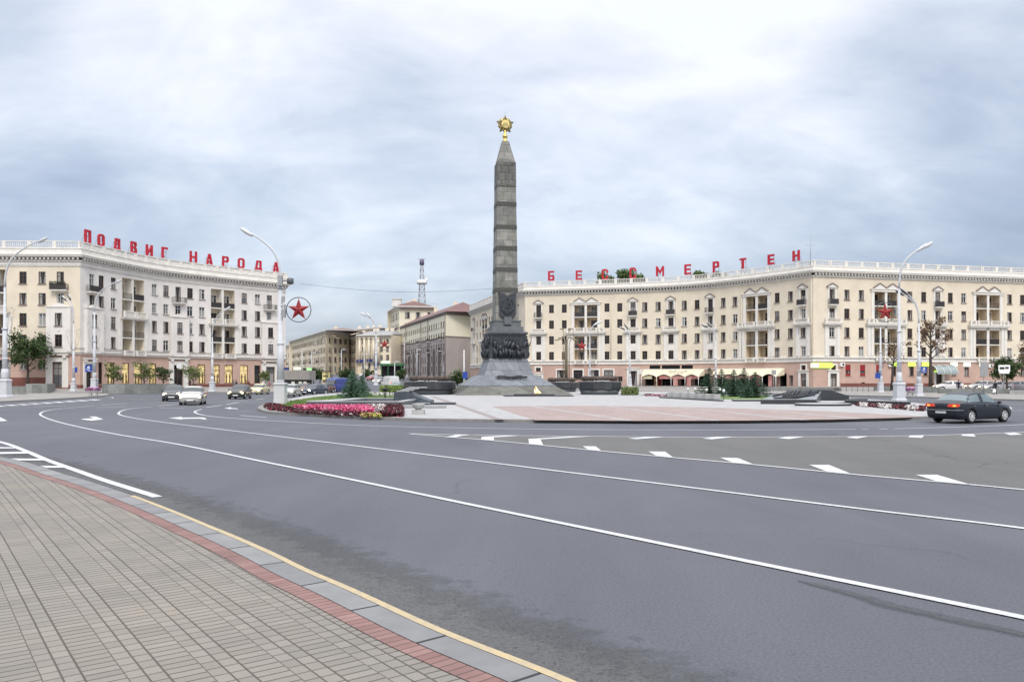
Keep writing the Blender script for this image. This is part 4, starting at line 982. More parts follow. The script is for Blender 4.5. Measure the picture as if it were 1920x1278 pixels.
def roof_letters(F, word, us, vb, vt, where, group):
    for i, (ch, u) in enumerate(zip(word, us)):
        t = F.su(u); p = F.at(t, -.25); ang = F.ang(t); y = p.y
        z0 = ZV(vb[i], y); z1 = ZV(vt[i], y); h = z1-z0
        w_ = {'М': 1.6, 'Д': 1.45, 'И': 1.4, 'Н': 1.4, 'О': 1.35}.get(ch, 1.3)
        sc = 1.0
        root = thing('roof_letter', f'red roof letter {ch}, {ORD[i]} letter {where}', 'sign letter', (p.x, p.y, z0), ang, group)
        b = MB()
        for pl in letter_polys(ch, w_, h, .37, .35):
            b.extr([(x-w_/2, z) for x, z in pl], (0, 0, 0), (1, 0, 0), (0, 0, 1), .28)
        me_o = b.build('letter_face', [Mt['red']], root)
        q = MB(); base = (22.0 if F is LF else 20.9)-z0
        for sx in (-.45, .45):
            q.tube([(sx, .2, base), (sx, .2, h*.8)], .035, 4); q.tube([(sx, 1.5, base), (sx, .2, h*.75)], .03, 4); q.tube([(sx, 1.3, base+.3), (sx, .2, .3)], .025, 4)
        q.tube([(-.6, .2, .25), (.6, .2, .25)], .03, 4); q.tube([(-.8, .2, h*.6), (.5, .2, h*.6)], .025, 4)
        q.build('support_frame', Mt['graymetal'], root)
roof_letters(LF, 'ПОДВИГ', (167, 192, 222, 253, 282, 311), (456, 462, 469, 475, 480, 484), (431, 439, 447, 453, 459, 463.5), 'of the first word on the left block', 'red letters on the left roof')
roof_letters(LF, 'НАРОДА', (364, 394, 424, 453.5, 486, 518.5), (493, 497, 500, 503, 505.5, 511), (471, 476, 480.5, 484, 488.5, 491.5), 'of the second word on the left block', 'red letters on the left roof')
roof_letters(RF, 'БЕССМЕРТЕН', (1033, 1085, 1134, 1186, 1237, 1288.5, 1341, 1391.5, 1444, 1491), (526, 524.5, 524, 522.5, 517.5, 514.5, 510.5, 503.5, 496, 489), (508, 507, 504.5, 501.5, 499, 495.5, 490, 484, 477, 469.5), 'of the word on the cream block', 'red letters on the right roof')
tt = RF.su(1491.5); p = RF.at(tt, -4); b = MB(); b.tube([(0, 0, 0), (0, 0, 6.5)], .05, 5); b.tube([(-.8, 0, 4.5), (.8, 0, 4.5)], .03, 4)
tag(b.build('roof_aerial', Mt['graymetal'], None, (p.x, p.y, 20.9)), 'thin tall aerial on the cream roof behind the last red letter', 'aerial')
# ================================================================== victory obelisk
def ico(b, c, r, sub=1, mi=0, sc=(1, 1, 1), rot=None):
    M4 = Matrix.Translation(Vector(c)) @ (rot.to_4x4() if rot else Matrix.Identity(4)) @ Matrix.Diagonal((r*sc[0], r*sc[1], r*sc[2], 1))
    g = bmesh.ops.create_icosphere(b.b, subdivisions=sub, radius=1, matrix=M4)
    for f in {f for v in g['verts'] for f in v.link_faces}: f.material_index = mi; f.smooth = True
def star_poly(r, r2=None, n=5, a0=pi/2):
    r2 = r*.382 if r2 is None else r2
    return [((r if k % 2 == 0 else r2)*cos(a0+k*pi/n), (r if k % 2 == 0 else r2)*sin(a0+k*pi/n)) for k in range(2*n)]
def relief_star(b, c, ux, uz, r, dep, mi=0, r2=None):
    "a faceted five-point star, both faces raised"
    ux, uz = Vector(ux).normalized(), Vector(uz).normalized(); nn2 = ux.cross(uz).normalized(); c = Vector(c)
    P = [c+ux*x+uz*z for x, z in star_poly(r, r2)]
    for s in (1, -1):
        top = c+nn2*dep*s
        for i in range(10):
            q = [P[i], P[(i+1) % 10], top]; b.face(q if s > 0 else q[::-1], mi)
mono = thing('obelisk', 'tall grey granite obelisk with bronze reliefs on its base and golden star on top', 'monument', tuple(AT(947, 101.6, PZ+.004)), R(11))
sh_m = brick_uv('obelisk_granite', (.155, .158, .145), (.265, .26, .235), (.045, .045, .043), 1.12, 1.02, .02, .5, coord='WALL', namt=.36, nscale=.9, smooth=.3, rough=.75)
st_m = brick_uv('step_granite', (.20, .20, .185), (.26, .26, .24), (.09, .09, .085), 1.9, 3.0, .02, .5, coord='WALL', namt=.22, nscale=1.2)
pl_m = brick_uv('plinth_granite', (.13, .145, .165), (.19, .205, .23), (.05, .055, .06), 1.5, 3.0, .02, .5, coord='WALL', namt=.28, nscale=1.5, rough=.5)
zz = lambda v, y=101.6: ZV(v, y)-PZ
b = MB(); z = 0; 
for k in range(7): b.sq([(13.9-k*.5, z), (13.9-k*.5, z+.145)]); z += .1452
z_st = z; b.build('steps', st_m, mono)
b = MB(); b.sq([(10.7, z_st), (10.7, z_st+.12), (10.5, z_st+.14), (6.9, 2.38)]); b.build('sloping_base', pl_m, mono)
b = MB(); b.sq([(6.2, 2.38), (5.15, 4.0), (5.15, 4.02), (4.95, 4.04), (4.95, 4.24)]); b.sq([(4.9, 4.24), (4.75, 4.45)]); b.build('plinth', pl_m, mono)
b = MB(); b.sq([(4.55, 4.45), (4.5, 7.45)]); b.sq([(4.75, 7.45), (4.95, 7.6), (4.95, 7.72), (4.6, 7.85)]); b.build('pedestal', mat('pedestal_granite', (.07, .078, .09), .5, .3, 2), mono)
b = MB(); b.sq([(4.0, 7.85), (3.95, 8.5)]); b.sq([(3.45, 8.5), (3.4, 9.15)]); b.sq([(3.6, 9.15), (3.6, 9.3)]); b.build('upper_tier', mat('tier_granite', (.115, .125, .135), .6, .25, 2), mono)
zs0, zs1, zs2 = 9.3, 29.2, 32.1
b = MB(); b.sq([(2.85, zs0), (2.28, zs1)]); b.build('shaft', sh_m, mono)
b = MB(); b.sq([(2.28, zs1), (.86, zs2)]); b.build('tip', sh_m, mono)
bd = mat('carved_band_granite', (.035, .037, .035), .85, .5, 6, .9, 18, col2=(.11, .11, .10))
for v, h in ((546, .55), (508, .5), (468.5, .55), (429, .5), (386.5, .55), (353, .14), (330, .22)):
    z = zz(v); w_ = 2.85+(2.28-2.85)*(z-zs0)/(zs1-zs0); b = MB(); b.sq([(w_+.02, z-h/2-.04), (w_+.06, z-h/2), (w_+.05, z+h/2), (w_, z+h/2+.04)]); b.build('carved_band', bd, mono)
b = MB(); w_ = 2.36
b.sq([(2.42, zz(350)), (2.34, zz(308))]); b.build('head_block', brick_uv('obelisk_head_granite', (.09, .09, .085), (.16, .16, .15), (.035, .035, .034), .95, .9, .03, .5, coord='WALL', namt=.4, nscale=1.6, smooth=.4), mono)
# bronze high reliefs on the four sides
def figure(b, x, h, lean, rr, y0):
    def tb(a, c, r0, r1): b.tube([a, ((a[0]+c[0])/2, (a[1]+c[1])/2-.02, (a[2]+c[2])/2), c], [r0, (r0+r1)/2*1.08, r1], 6)
    hip = (x, y0, h*.5); sh = (x+lean*.35, y0-.05, h*.80); hd = (x+lean*.45, y0-.08, h*.93)
    b.tube([(hip[0], y0, hip[2]-.1), (x+lean*.15, y0-.08, h*.64), sh, (hd[0], y0-.06, h*.87)], [.17, .2, .24, .08], 8)
    ico(b, hd, .145, 2, sc=(.9, 1, 1.12)); ico(b, (hd[0], hd[1], hd[2]+.07), .16, 1, sc=(1, 1, .55))
    st = rr.uniform(.12, .38)
    for s in (-1, 1):
        kn = (x+s*st*.6, y0-.1, h*.27); ft = (x+s*st, y0-.02, .05); b.tube([(x+s*.09, y0, h*.5), kn, ft], [.14, .10, .075], 7); ico(b, (ft[0]+.05, ft[1]-.05, .06), .1, 1, sc=(1.3, 1, .6))
        el_ = (sh[0]+s*rr.uniform(.2, .4), y0-.12, h*rr.uniform(.6, .86)); ha = (el_[0]+rr.uniform(-.25, .35), y0-.18, h*rr.uniform(.55, 1.05)); b.tube([(sh[0]+s*.2, y0-.04, sh[2]), el_, ha], [.09, .075, .05], 6)
    if rr.random() < .6: a = rr.uniform(-.6, .8); b.tube([(ha[0]-a*.5, y0-.2, ha[2]-.6), (ha[0]+a*.5, y0-.2, ha[2]+.5)], .03, 5)
    if rr.random() < .6: b.tube([(x-.2, y0-.02, h*.5), (x-.05, y0-.13, h*.3), (x-.16, y0-.05, h*.12)], [.2, .24, .2], 6)
Mt['relief'] = mat('relief_bronze', (.05, .056, .066), .42, .35, 3, .3, 10, metal=.45)
for k in range(4):
    rr = random.Random(20+k); b = MB(); b.box((0, .04, 1.42), (4.05, .12, 2.8))
    for (x0, z0, w_, h) in ((-2.06, 1.42, .1, 2.84), (2.06, 1.42, .1, 2.84)): b.box((x0, -.04, z0), (w_, .16, h))
    b.box((0, -.04, .03), (4.02, .2, .12)); b.box((0, -.04, 2.82), (4.02, .16, .08))
    for i in range(10):
        x = -1.72+i*.385+rr.uniform(-.08, .08); figure(b, x, rr.choice((2.3, 2.5, 1.9, 1.35, 2.45)), rr.uniform(-.9, 1.2), rr, -.08-(i % 3)*.12)
    for i in range(16): ico(b, (rr.uniform(-1.9, 1.9), -.08, rr.uniform(.1, 2.6)), rr.uniform(.08, .2), 1, sc=(1, .6, 1))
    o = b.build('relief_panel', Mt['relief'], mono)
    a = k*pi/2; d = 2.34
    o.rotation_euler = (0, 0, -a); o.location = (-d*sin(a), -d*cos(a), 4.5)
# shield-shaped coat of arms on the front of the shaft
b = MB(); yz = -1.52; z0 = zz(597); z1 = zz(551); hh = z1-z0; ww = 1.06
b.extr([(-ww, .35), (-ww*.75, .08), (0, -.1), (ww*.75, .08), (ww, .35), (ww, hh-.35), (ww*1.1, hh), (ww*.45, hh-.12), (0, hh-.42), (-ww*.45, hh-.12), (-ww*1.1, hh), (-ww, hh-.35)], (0, yz, z0), (1, 0, 0), (0, 0, 1), .34)
o = b.build('coat_of_arms', Mt['granite'], mono)
b = MB(); cz = z0+1.55
for s in (-1, 1):
    for k in range(13):
        a = -pi/2+s*(.35+k*.17); r_ = .84; p = (cos(a)*r_*.92, yz-.22, cz+sin(a)*r_); ico(b, p, .15, 1, sc=(.6, .7, 1.1), rot=Matrix.Rotation(-(a+s*.5), 3, 'Y'))
for k in range(7):
    a = -2.6+k*.36; ico(b, (cos(a)*.8, yz-.27, cz-.18+sin(a)*.72), .17, 1, sc=(1.1, .5, .7))
b.tube([(-.2, yz-.27, cz-.35), (.26, yz-.27, cz+.22)], .045, 6); b.box((.2, yz-.28, cz+.27), (.34, .1, .13), rot=Matrix.Rotation(-R(50), 3, 'Y'))
b.tube([(.03+.33*cos(t), yz-.28, cz+.02+.33*sin(t)) for t in [R(x) for x in range(-120, 130, 20)]], [.05, .06, .065, .07, .07, .07, .07, .065, .06, .05, .04, .03, .015][:13], 6)
b.tube([(-.13, yz-.28, cz-.27), (-.3, yz-.28, cz-.45)], .05, 6)
relief_star(b, (0, yz-.24, cz+.72), (1, 0, 0), (0, 0, 1), .19, .09)
b.tube([(-.5, yz-.2, cz-.95), (0, yz-.28, cz-1.1), (.5, yz-.2, cz-.95)], .1, 6)
b.build('emblem_relief', Mt['relief'], o)
b = MB(); b.box((0, -1.88, 9.2), (.95, .4, .95)); b.build('bracket', Mt['granite_m'], mono)
# bronze sword with a laurel branch lying on the slope in front
b = MB(); sl_ = math.atan2(2.72-1.15, 3.5/2); cz_, cy_ = 2.1, -4.15
nrm = Vector((0, -sin(sl_), cos(sl_)))
def on(x, t): return Vector((x, cy_, cz_))+Vector((0, cos(sl_), sin(sl_)))*t+nrm*.07
b.tube([on(-2.1, -.02), on(-1.5, 0), on(1.2, .02), on(2.0, .02)], [.02, .1, .1, .1], 5); b.tube([on(1.15, -.25), on(1.15, .3)], .07, 5); b.tube([on(1.2, .02), on(1.75, .03)], .07, 5)
rr = random.Random(2)
for k in range(34):
    t = k/34; x = -1.7+3.1*t; y = sin(t*9)*.12; ico(b, on(x, y+(.14 if k % 2 else -.14)), .16, 1, sc=(1.2, .5, .35), rot=Matrix.Rotation(rr.uniform(-.8, .8), 3, 'Z'))
b.build('sword_and_laurel', Mt['bronze'], mono)
# golden star order on its stem
e = MB(); e.lathe([(.42, zs2), (.30, zs2+.2), (.20, zs2+.45), (.32, zs2+.62), (.34, zs2+.78), (.22, zs2+.95), (.14, zs2+1.3), (.2, zs2+1.55)], seg=14); e.build('stem', Mt['gold'], mono)
cz = zz(234)
s = MB(); 
for k in range(5):
    a = pi/2+pi/5+k*2*pi/5; ico(s, (cos(a)*.55, 0, cz+sin(a)*.55), .48, 2, sc=(.85, .2, .85))
relief_star(s, (0, 0, cz), (1, 0, 0), (0, 0, 1), 1.13, .28, r2=.50)
for k in range(5):
    a = pi/2+k*2*pi/5
    for sx in (-1, 1):
        a2 = a+sx*pi/5; s.tube([(cos(a)*1.13, -.06, cz+sin(a)*1.13), (cos(a2)*.5, -.2, cz+sin(a2)*.5)], .055, 5); s.tube([(cos(a)*1.13, .06, cz+sin(a)*1.13), (cos(a2)*.5, .2, cz+sin(a2)*.5)], .055, 5)
o = s.build('star_emblem', Mt['goldold'], mono)
s = MB()
for sy in (-1, 1): s.extr([(.52*cos(k*pi/14), .52*sin(k*pi/14)) for k in range(28)], (0, sy*.27, cz), (1, 0, 0), (0, 0, 1), .1)
s.build('medallion', mat('pale_gold', (.78, .62, .25), .3, metal=1), o)
s = MB()
for sy in (-1,):
    for x, h in ((-.25, .2), (-.14, .3), (0, .26), (.12, .34), (.26, .22)): s.box((x, sy*.33, cz-.12+h/2), (.08, .04, h))
    s.box((0, sy*.33, cz-.17), (.66, .04, .09)); s.tube([(.4*cos(t), sy*.33, cz+.4*sin(t)) for t in [R(x) for x in range(200, 345, 15)]], .04, 4)
s.build('medallion_relief', Mt['goldold'], o)
s = MB(); s.tube([(0, 0, cz+1.1), (0, 0, cz+1.75)], .02, 4); s.build('lightning_rod', Mt['graymetal'], mono)

# eternal flame
p = AT(1008, 0, 0); y = 2807/(742.5-HZ); p = AT(1008, y, PZ+.004)
fl = thing('eternal_flame', 'eternal flame burning on a low dark granite slab before the obelisk', 'flame', tuple(p), R(3))
b = MB(); b.box((.0, 0, .05), (7.6, 4.2, .1)); b.box((-.4, .2, .16), (4.4, 2.6, .12)); b.build('slab', Mt['granite'], fl)
b = MB(); relief_star(b, (0, 0, .23), (1, 0, 0), (0, 1, 0), 1.15, .16); b.build('bronze_star', Mt['bronzeb'], fl)
fm = bpy.data.materials.new('flame'); fm.use_nodes = True; t = fm.node_tree; pp = t.nodes['Principled BSDF']; pp.inputs['Base Color'].default_value = (.9, .5, .1, 1)
tg = t.nodes.new('ShaderNodeTexNoise'); tg.inputs['Scale'].default_value = 3; rp = t.nodes.new('ShaderNodeValToRGB'); rp.color_ramp.elements[0].position = .35; rp.color_ramp.elements[0].color = (1, .62, .25, 1); rp.color_ramp.elements[1].position = .6; rp.color_ramp.elements[1].color = (1, .92, .68, 1)
tc_ = t.nodes.new('ShaderNodeTexCoord'); t.links.new(tc_.outputs['Object'], tg.inputs[0]); t.links.new(tg.outputs[0], rp.inputs[0]); t.links.new(rp.outputs[0], pp.inputs['Emission Color']); pp.inputs['Emission Strength'].default_value = 1.5
b = MB(); rr = random.Random(4)
for (x, yy, h, r_) in ((0, 0, .95, .13), (.2, .1, .5, .10), (-.2, -.05, .7, .10), (.08, -.12, .8, .09), (.3, 0, .4, .08)):
    pts = []; ph = rr.uniform(0, 6)
    for k in range(8): t_ = k/7; pts.append((x+.12*sin(ph+t_*4)*t_-.1*t_, yy+.08*cos(ph+t_*5)*t_, .2+h*t_))
    b.tube(pts, [r_*.7, r_, r_*1.1, r_*.95, r_*.7, r_*.45, r_*.2, .01], 8)
b.build('flame', fm, fl)

# low granite drums carrying bronze wreaths
def wreath_mesh(R_, r_, seed):
    b = MB(); rr = random.Random(seed); n = 64
    for k in range(n):
        a = 2*pi*k/n
        for j in range(9):
            q = 2*pi*j/9+k*.5; rad = r_*.72; ico(b, ((R_+rad*cos(q))*cos(a), (R_+rad*cos(q))*sin(a), r_+rad*sin(q)*.85), .17, 1, sc=(1.25, .6, .42), rot=Matrix.Rotation(a+rr.uniform(-.9, 1.2), 3, 'Z') @ Matrix.Rotation(rr.uniform(-.7, .7), 3, 'Y'))
    b.tube([(R_*cos(2*pi*k/24), R_*sin(2*pi*k/24), r_) for k in range(25)], r_*.8, 7, cap=False)
    return b
drum_m = brick_uv('drum_granite', (.030, .033, .038), (.05, .054, .06), (.015, .015, .017), .55, 3, .012, coord='WALL', namt=.3, rough=.35)
def wreath_pedestal(u, vbase, wpx, vtop, label, seed, seg=12, oct_=False, y=None):
    y = y or 2807/(vbase-HZ); r_ = wpx/2/FX*y; c = AT(u, y+r_*.8, PZ+.004); yc = y+r_*.5
    h = ZV(vtop, yc)-PZ
    t = thing('wreath_pedestal', label, 'monument', tuple(c), 0, 'wreath pedestals round the obelisk')
    b = MB(); b.lathe([(r_*.82, 0), (r_*.9, h*.34)], seg=seg*2); b.build('foot', Mt['granite_m'], t)
    b = MB(); b.lathe([(r_*.92, h*.34), (r_, h*.42), (r_*1.0, h*.94), (r_*.95, h)], seg=seg*2 if not oct_ else 8, smooth=False, rz=pi/8); b.build('drum', drum_m, t)
    w_ = wreath_mesh(r_*.70, .34, seed).build('bronze_wreath', Mt['bronzeb'], t, (0, 0, h))
    b = MB(); rr = random.Random(seed)
    for k in range(22): ico(b, (rr.uniform(-r_*.35, r_*.35), -r_*.95+rr.uniform(0, .3), h+.04), .07, 1, sc=(1.6, 1, .6))
    b.build('flowers', Mt['white'], t)
wreath_pedestal(806, 740, 100, 714.5, 'black granite drum with a bronze wreath, left of the obelisk', 1)
wreath_pedestal(1124, 740, 86, 714.5, 'nearer of two black granite drums with bronze wreaths, right of the obelisk', 2, oct_=True)
wreath_pedestal(1053, 735.5, 64, 716, 'farther of two black drums with bronze wreaths, partly behind the obelisk steps', 3, y=118)

# ================================================================== blocks along the far street
def simple_block(label, path, H, rows, du, mat_up, roofm, zb=2.0, step=3.4, w_=1.0, over=.5, split=None, low=None, name='apartment_building', group='old blocks along the far street', hip=3.2, depth=13, zoff=0, loggia=False, closed=True):
    loc = (path[0][0], path[0][1], 0); Hs = House(name, label, 'building', loc)
    F = Fac([('l', path[i:i+2]) for i in range(len(path)-1)])
    ks = [0]+F.K+[F.len]; ops = []; rr = random.Random(int(H*10))
    for i, (a, c) in enumerate(zip(ks, ks[1:])):
        if i not in du: continue
        n = int((c-a-2)/step)
        for k in range(n):
            t = a+1+(k+.5)*(c-a-2)/n
            for za, zc in rows: ops.append((t-w_/2, t+w_/2, za, zc, .09)); Hs.window(F, t, za, zc, w_, 'b' if rr.random() < .8 else 'w', out=-.05)
            if k % 5 == 2:
                for za, zc in rows[-3:-1]: metal_balcony(Hs, F, t, za-.3, 1.8, .8)
    zs = split if split else zb
    b = MB(); wall(b, F, 0, F.len, zs, H, ops, step=6); Hs.part('wall', b, mat_up)
    if split: b = MB(); wall(b, F, 0, F.len, zb-3, split, ops, step=6); Hs.part('lower_wall', b, low)
    b = MB(); fbox(b, F, 0, F.len, 0, over, H-.1, H+.25); fbox(b, F, 0, F.len, 0, over*.4, H-.6, H-.1)
    if split: fbox(b, F, 0, F.len, 0, .15, split-.15, split+.1)
    Hs.part('cornice', b, Mt['trim'] if not split else Mt['brownroof'])
    # hipped roof and hidden rear walls
    P = [F.at(t, over, H+.25) for t in ks]; cx_ = sum((p for p in P), Vector())/len(P)
    b = MB(); B = [F.at(t, -depth, H+.25) for t in (ks[:2] if len(path) > 2 else ks)]
    A0, A1 = F.at(ks[0], over, H+.25), F.at(ks[1], over, H+.25); d = (A1-A0).normalized(); nb = Vector((d.y, -d.x, 0))
    C0, C1 = A0-nb*depth, A1-nb*depth
    m0 = (A0+C0)/2+d*hip*1.4+Vector((0, 0, hip)); m1 = (A1+C1)/2-d*hip*1.4+Vector((0, 0, hip))
    for q in ([A0, A1, m1, m0], [C1, C0, m0, m1], [A1, C1, m1], [C0, A0, m0]): b.face(q, 0)
    for q in ([C0, C1], [C1, A1], [A0, C0]):
        b.face([q[0]-Vector((0, 0, .3)), q[1]-Vector((0, 0, .3)), Vector((q[1].x, q[1].y, 0)), Vector((q[0].x, q[0].y, 0))][::-1], 1) if not (q[0] is C1 and len(path) > 2) else None
    Hs.part('roof', b, [roofm, Mt['cream2']])
    q = MB()
    for k in range(4):
        p = m0.lerp(m1, (k+.5)/4); q.box((p.x+rr.uniform(-2, 2), p.y, p.z+.1), (1.1, .8, 1.8))
    Hs.part('chimney', q, Mt['trim']) if False else q.b.free()
    for k in range(4):
        q = MB(); p = m0.lerp(m1, (k+.5)/4); q.box((p.x+rr.uniform(-1, 1), p.y, p.z), (1.3, .9, 2.0)); Hs.part('chimney', q, Mt['cream2'])
    Hs.flush(60); return Hs, F
greyw = mat('grey_stucco', (.37, .325, .31), .9, .08, .4); tan1 = mat('ochre_stucco', (.76, .66, .50), .9, .08, .3); tan2 = mat('sand_stucco', (.78, .68, .52), .9, .08, .3)
yell = mat('pale_yellow_stucco', (.74, .70, .56), .9, .05, .3)
# block with grey lower storeys and arches, red roof
H = ZV(585.5, 225)
simple_block('long block with yellow upper storeys, grey arched lower storeys and red roof', [tuple(AT(731, 312)[:2]), tuple(AT(836, 225)[:2]), tuple(AT(884, 232)[:2])], H, [(4.2, 6.0), (7.4, 9.1), (10.6, 12.3), (13.9, 15.5), (17.0, 18.6)], (0,), yell, Mt['redroof'], split=ZV(630, 225), low=greyw, step=3.0, w_=1.25)
AB = [o for o in C.objects if o.name.startswith('apartment_building')][-1]
FA = Fac([('l', [tuple(AT(731, 312)[:2]), tuple(AT(836, 225)[:2])])])
for k, u in enumerate((768, 776, 784, 805, 814, 824)):
    t = FA.su(u); q = MB(); h0, h1, r_ = .5, 7.0, 1.7
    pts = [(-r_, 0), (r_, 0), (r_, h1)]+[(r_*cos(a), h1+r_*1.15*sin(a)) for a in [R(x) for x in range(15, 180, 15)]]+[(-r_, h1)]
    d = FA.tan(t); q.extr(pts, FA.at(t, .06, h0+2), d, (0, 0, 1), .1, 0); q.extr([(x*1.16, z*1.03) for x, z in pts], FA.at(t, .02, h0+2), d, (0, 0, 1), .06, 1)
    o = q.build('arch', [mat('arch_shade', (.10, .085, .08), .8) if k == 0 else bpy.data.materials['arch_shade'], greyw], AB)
    for v in o.data.vertices: v.co -= Vector(AB.location)
for k, u in enumerate((751, 762, 790, 803.5, 836.5)):
    p = FA.at(FA.su(u), .25); q = MB(); q.tube([(p.x, p.y, 2), (p.x, p.y, H)], .14, 5); o = q.build('downpipe', Mt['brownroof'], AB)
    for v in o.data.vertices: v.co -= Vector(AB.location)
# tower at the far end of that block
HT = ZV(574, 288)
simple_block('pale yellow tower block with dark cornice rising behind the arched block', [tuple(AT(733, 312)[:2]), tuple(AT(748.5, 290)[:2]), tuple(AT(819, 293)[:2])], HT, [(20.5, 22.5), (24.4, 26.6)], (0, 1), yell, Mt['redroof'], w_=1.7, step=3.6, over=1.4, hip=2.2, depth=14)
TB = [o for o in C.objects if o.name.startswith('apartment_building')][-1]
q = MB(); p = AT(744, 292, HT+.3); q.box((p.x, p.y, p.z+1.3), (3.2, 2.4, 2.6)); q.box((p.x, p.y, p.z+2.7), (3.8, 3.0, .3)); o = q.build('roof_turret', Mt['trim'], TB)
for v in o.data.vertices: v.co -= Vector(TB.location)
q = MB(); F2 = Fac([('l', [tuple(AT(748.5, 290)[:2]), tuple(AT(819, 293)[:2])])])
for k in range(17):
    t = (k+.5)*F2.len/17; p = F2.at(t, .7, HT-.5); q.box(p, (.4, 1.1, .6))
railing(q, F2, 0, F2.len, .9, HT+.25, HT+1.3, step=1.2)
o = q.build('roof_railing', Mt['brownroof'], TB)
for v in o.data.vertices: v.co -= Vector(TB.location)
# ochre blocks further left
simple_block('long ochre block with brown eaves at the left end of the far street', [tuple(AT(547, 362)[:2]), tuple(AT(611, 285)[:2]), tuple(AT(655, 300)[:2])], ZV(621, 285), [(5, 6.8), (8.4, 10.2), (11.8, 13.6), (15.2, 16.9)], (0, 1), tan1, Mt['brownroof'], step=3.0, w_=1.5, over=1.2, hip=1.2, depth=14)
simple_block('lower sand coloured block between the long ochre block and the block with columns', [tuple(AT(625, 330)[:2]), tuple(AT(668, 292)[:2]), tuple(AT(672, 300)[:2])], ZV(631, 292), [(5, 6.8), (8.4, 10.2), (11.6, 13.4), (14.8, 16.4)], (0,), tan2, Mt['brownroof'], step=3.0, w_=1.4, over=.8, hip=1.4, depth=10)
simple_block('sand coloured block with tall white columns facing the square', [tuple(AT(671, 288)[:2]), tuple(AT(737, 283)[:2])], ZV(628.5, 286), [(6, 7.7), (9.0, 10.8), (12.1, 13.9), (15.0, 16.4)], (0,), tan2, Mt['roof'], step=2.1, w_=1.1, over=1.3, hip=1.6, depth=14)
CB = [o for o in C.objects if o.name.startswith('apartment_building')][-1]
FC = Fac([('l', [tuple(AT(671, 288)[:2]), tuple(AT(737, 283)[:2])])])
for k in range(5):
    p = FC.at(1.2+k*1.9, .7); q = MB(); q.tube([(p.x, p.y, 8.0), (p.x, p.y, 16.6)], [.5, .42], 10); q.box((p.x, p.y, 16.8), (1.1, 1.1, .4)); o = q.build('column', Mt['cream2'], CB)
    for v in o.data.vertices: v.co -= Vector(CB.location)
bl = mat('blue_shop_board', (.03, .04, .16), .5)
for x0, x1, z in ((0, 3.4, 8.0), (4.2, 6.6, 8.2), (7.2, 9.2, 7.0)):
    q = MB(); fbox(q, FC, x0, x1, 1.0, 1.15, z, z+1.1); o = q.build('shop_board', bl, CB)
    for v in o.data.vertices: v.co -= Vector(CB.location)
simple_block('taller ochre block whose flat grey roof shows above the block with columns', [tuple(AT(652, 330)[:2]), tuple(AT(697, 318)[:2]), tuple(AT(704, 330)[:2])], ZV(617, 322), [(14.2, 15.8), (17.2, 18.8)], (0,), tan2, Mt['roof'], step=4, over=1.2, hip=.6, depth=12)
simple_block('small beige block just right of the white curved block', [tuple(AT(530, 380)[:2]), tuple(AT(549, 362)[:2])], ZV(648, 370), [(9, 10.6), (12.4, 14)], (0,), tan2, Mt['brownroof'], step=4, over=.8, hip=1.5, depth=12)

# lattice mast
y = 420; p = AT(791, y, 0); hm = ZV(486, y); t = thing('lattice_mast', 'white and grey steel lattice mast rising behind the tower block', 'mast', tuple(p))
b = MB(); c2 = MB()
for k in range(9):
    z0 = hm*(.55+.05*k); z1 = hm*(.55+.05*(k+1)); r0 = 3.0-k*.26; r1 = 3.0-(k+1)*.26; bb = b if k < 5 or True else c2
    for i in range(4):
        a = pi/4+i*pi/2; a2 = a+pi/2
        P = lambda r, aa, z: (r*cos(aa), r*sin(aa), z)
        b.tube([P(r0, a, z0), P(r1, a, z1)], .17, 4); b.tube([P(r0, a, z0), P(r1, a2, z1)], .09, 3); b.tube([P(r0, a2, z0), P(r1, a, z1)], .09, 3); b.tube([P(r1, a, z1), P(r1, a2, z1)], .09, 3)
for i in range(4):
    a = pi/4+i*pi/2; b.tube([(4.8*cos(a), 4.8*sin(a), 0), (3.0*cos(a), 3.0*sin(a), hm*.55)], .2, 4)
b.build('lattice', mat('mast_paint', (.42, .43, .47), .5), t)
b = MB(); b.lathe([(2.6, hm*.80), (2.8, hm*.81), (2.8, hm*.825), (2.2, hm*.83)], seg=10); b.box((2.6, -1, hm*.84), (1.4, .5, 1.6)); b.build('platform', Mt['white'], t)
b = MB(); b.lathe([(1.3, hm*.955), (1.1, hm*1.0), (.5, hm*1.005)], seg=8); b.tube([(-2, 0, hm), (2, 0, hm)], .12, 4); b.build('top_drum', mat('mast_top', (.16, .13, .2), .5), t)
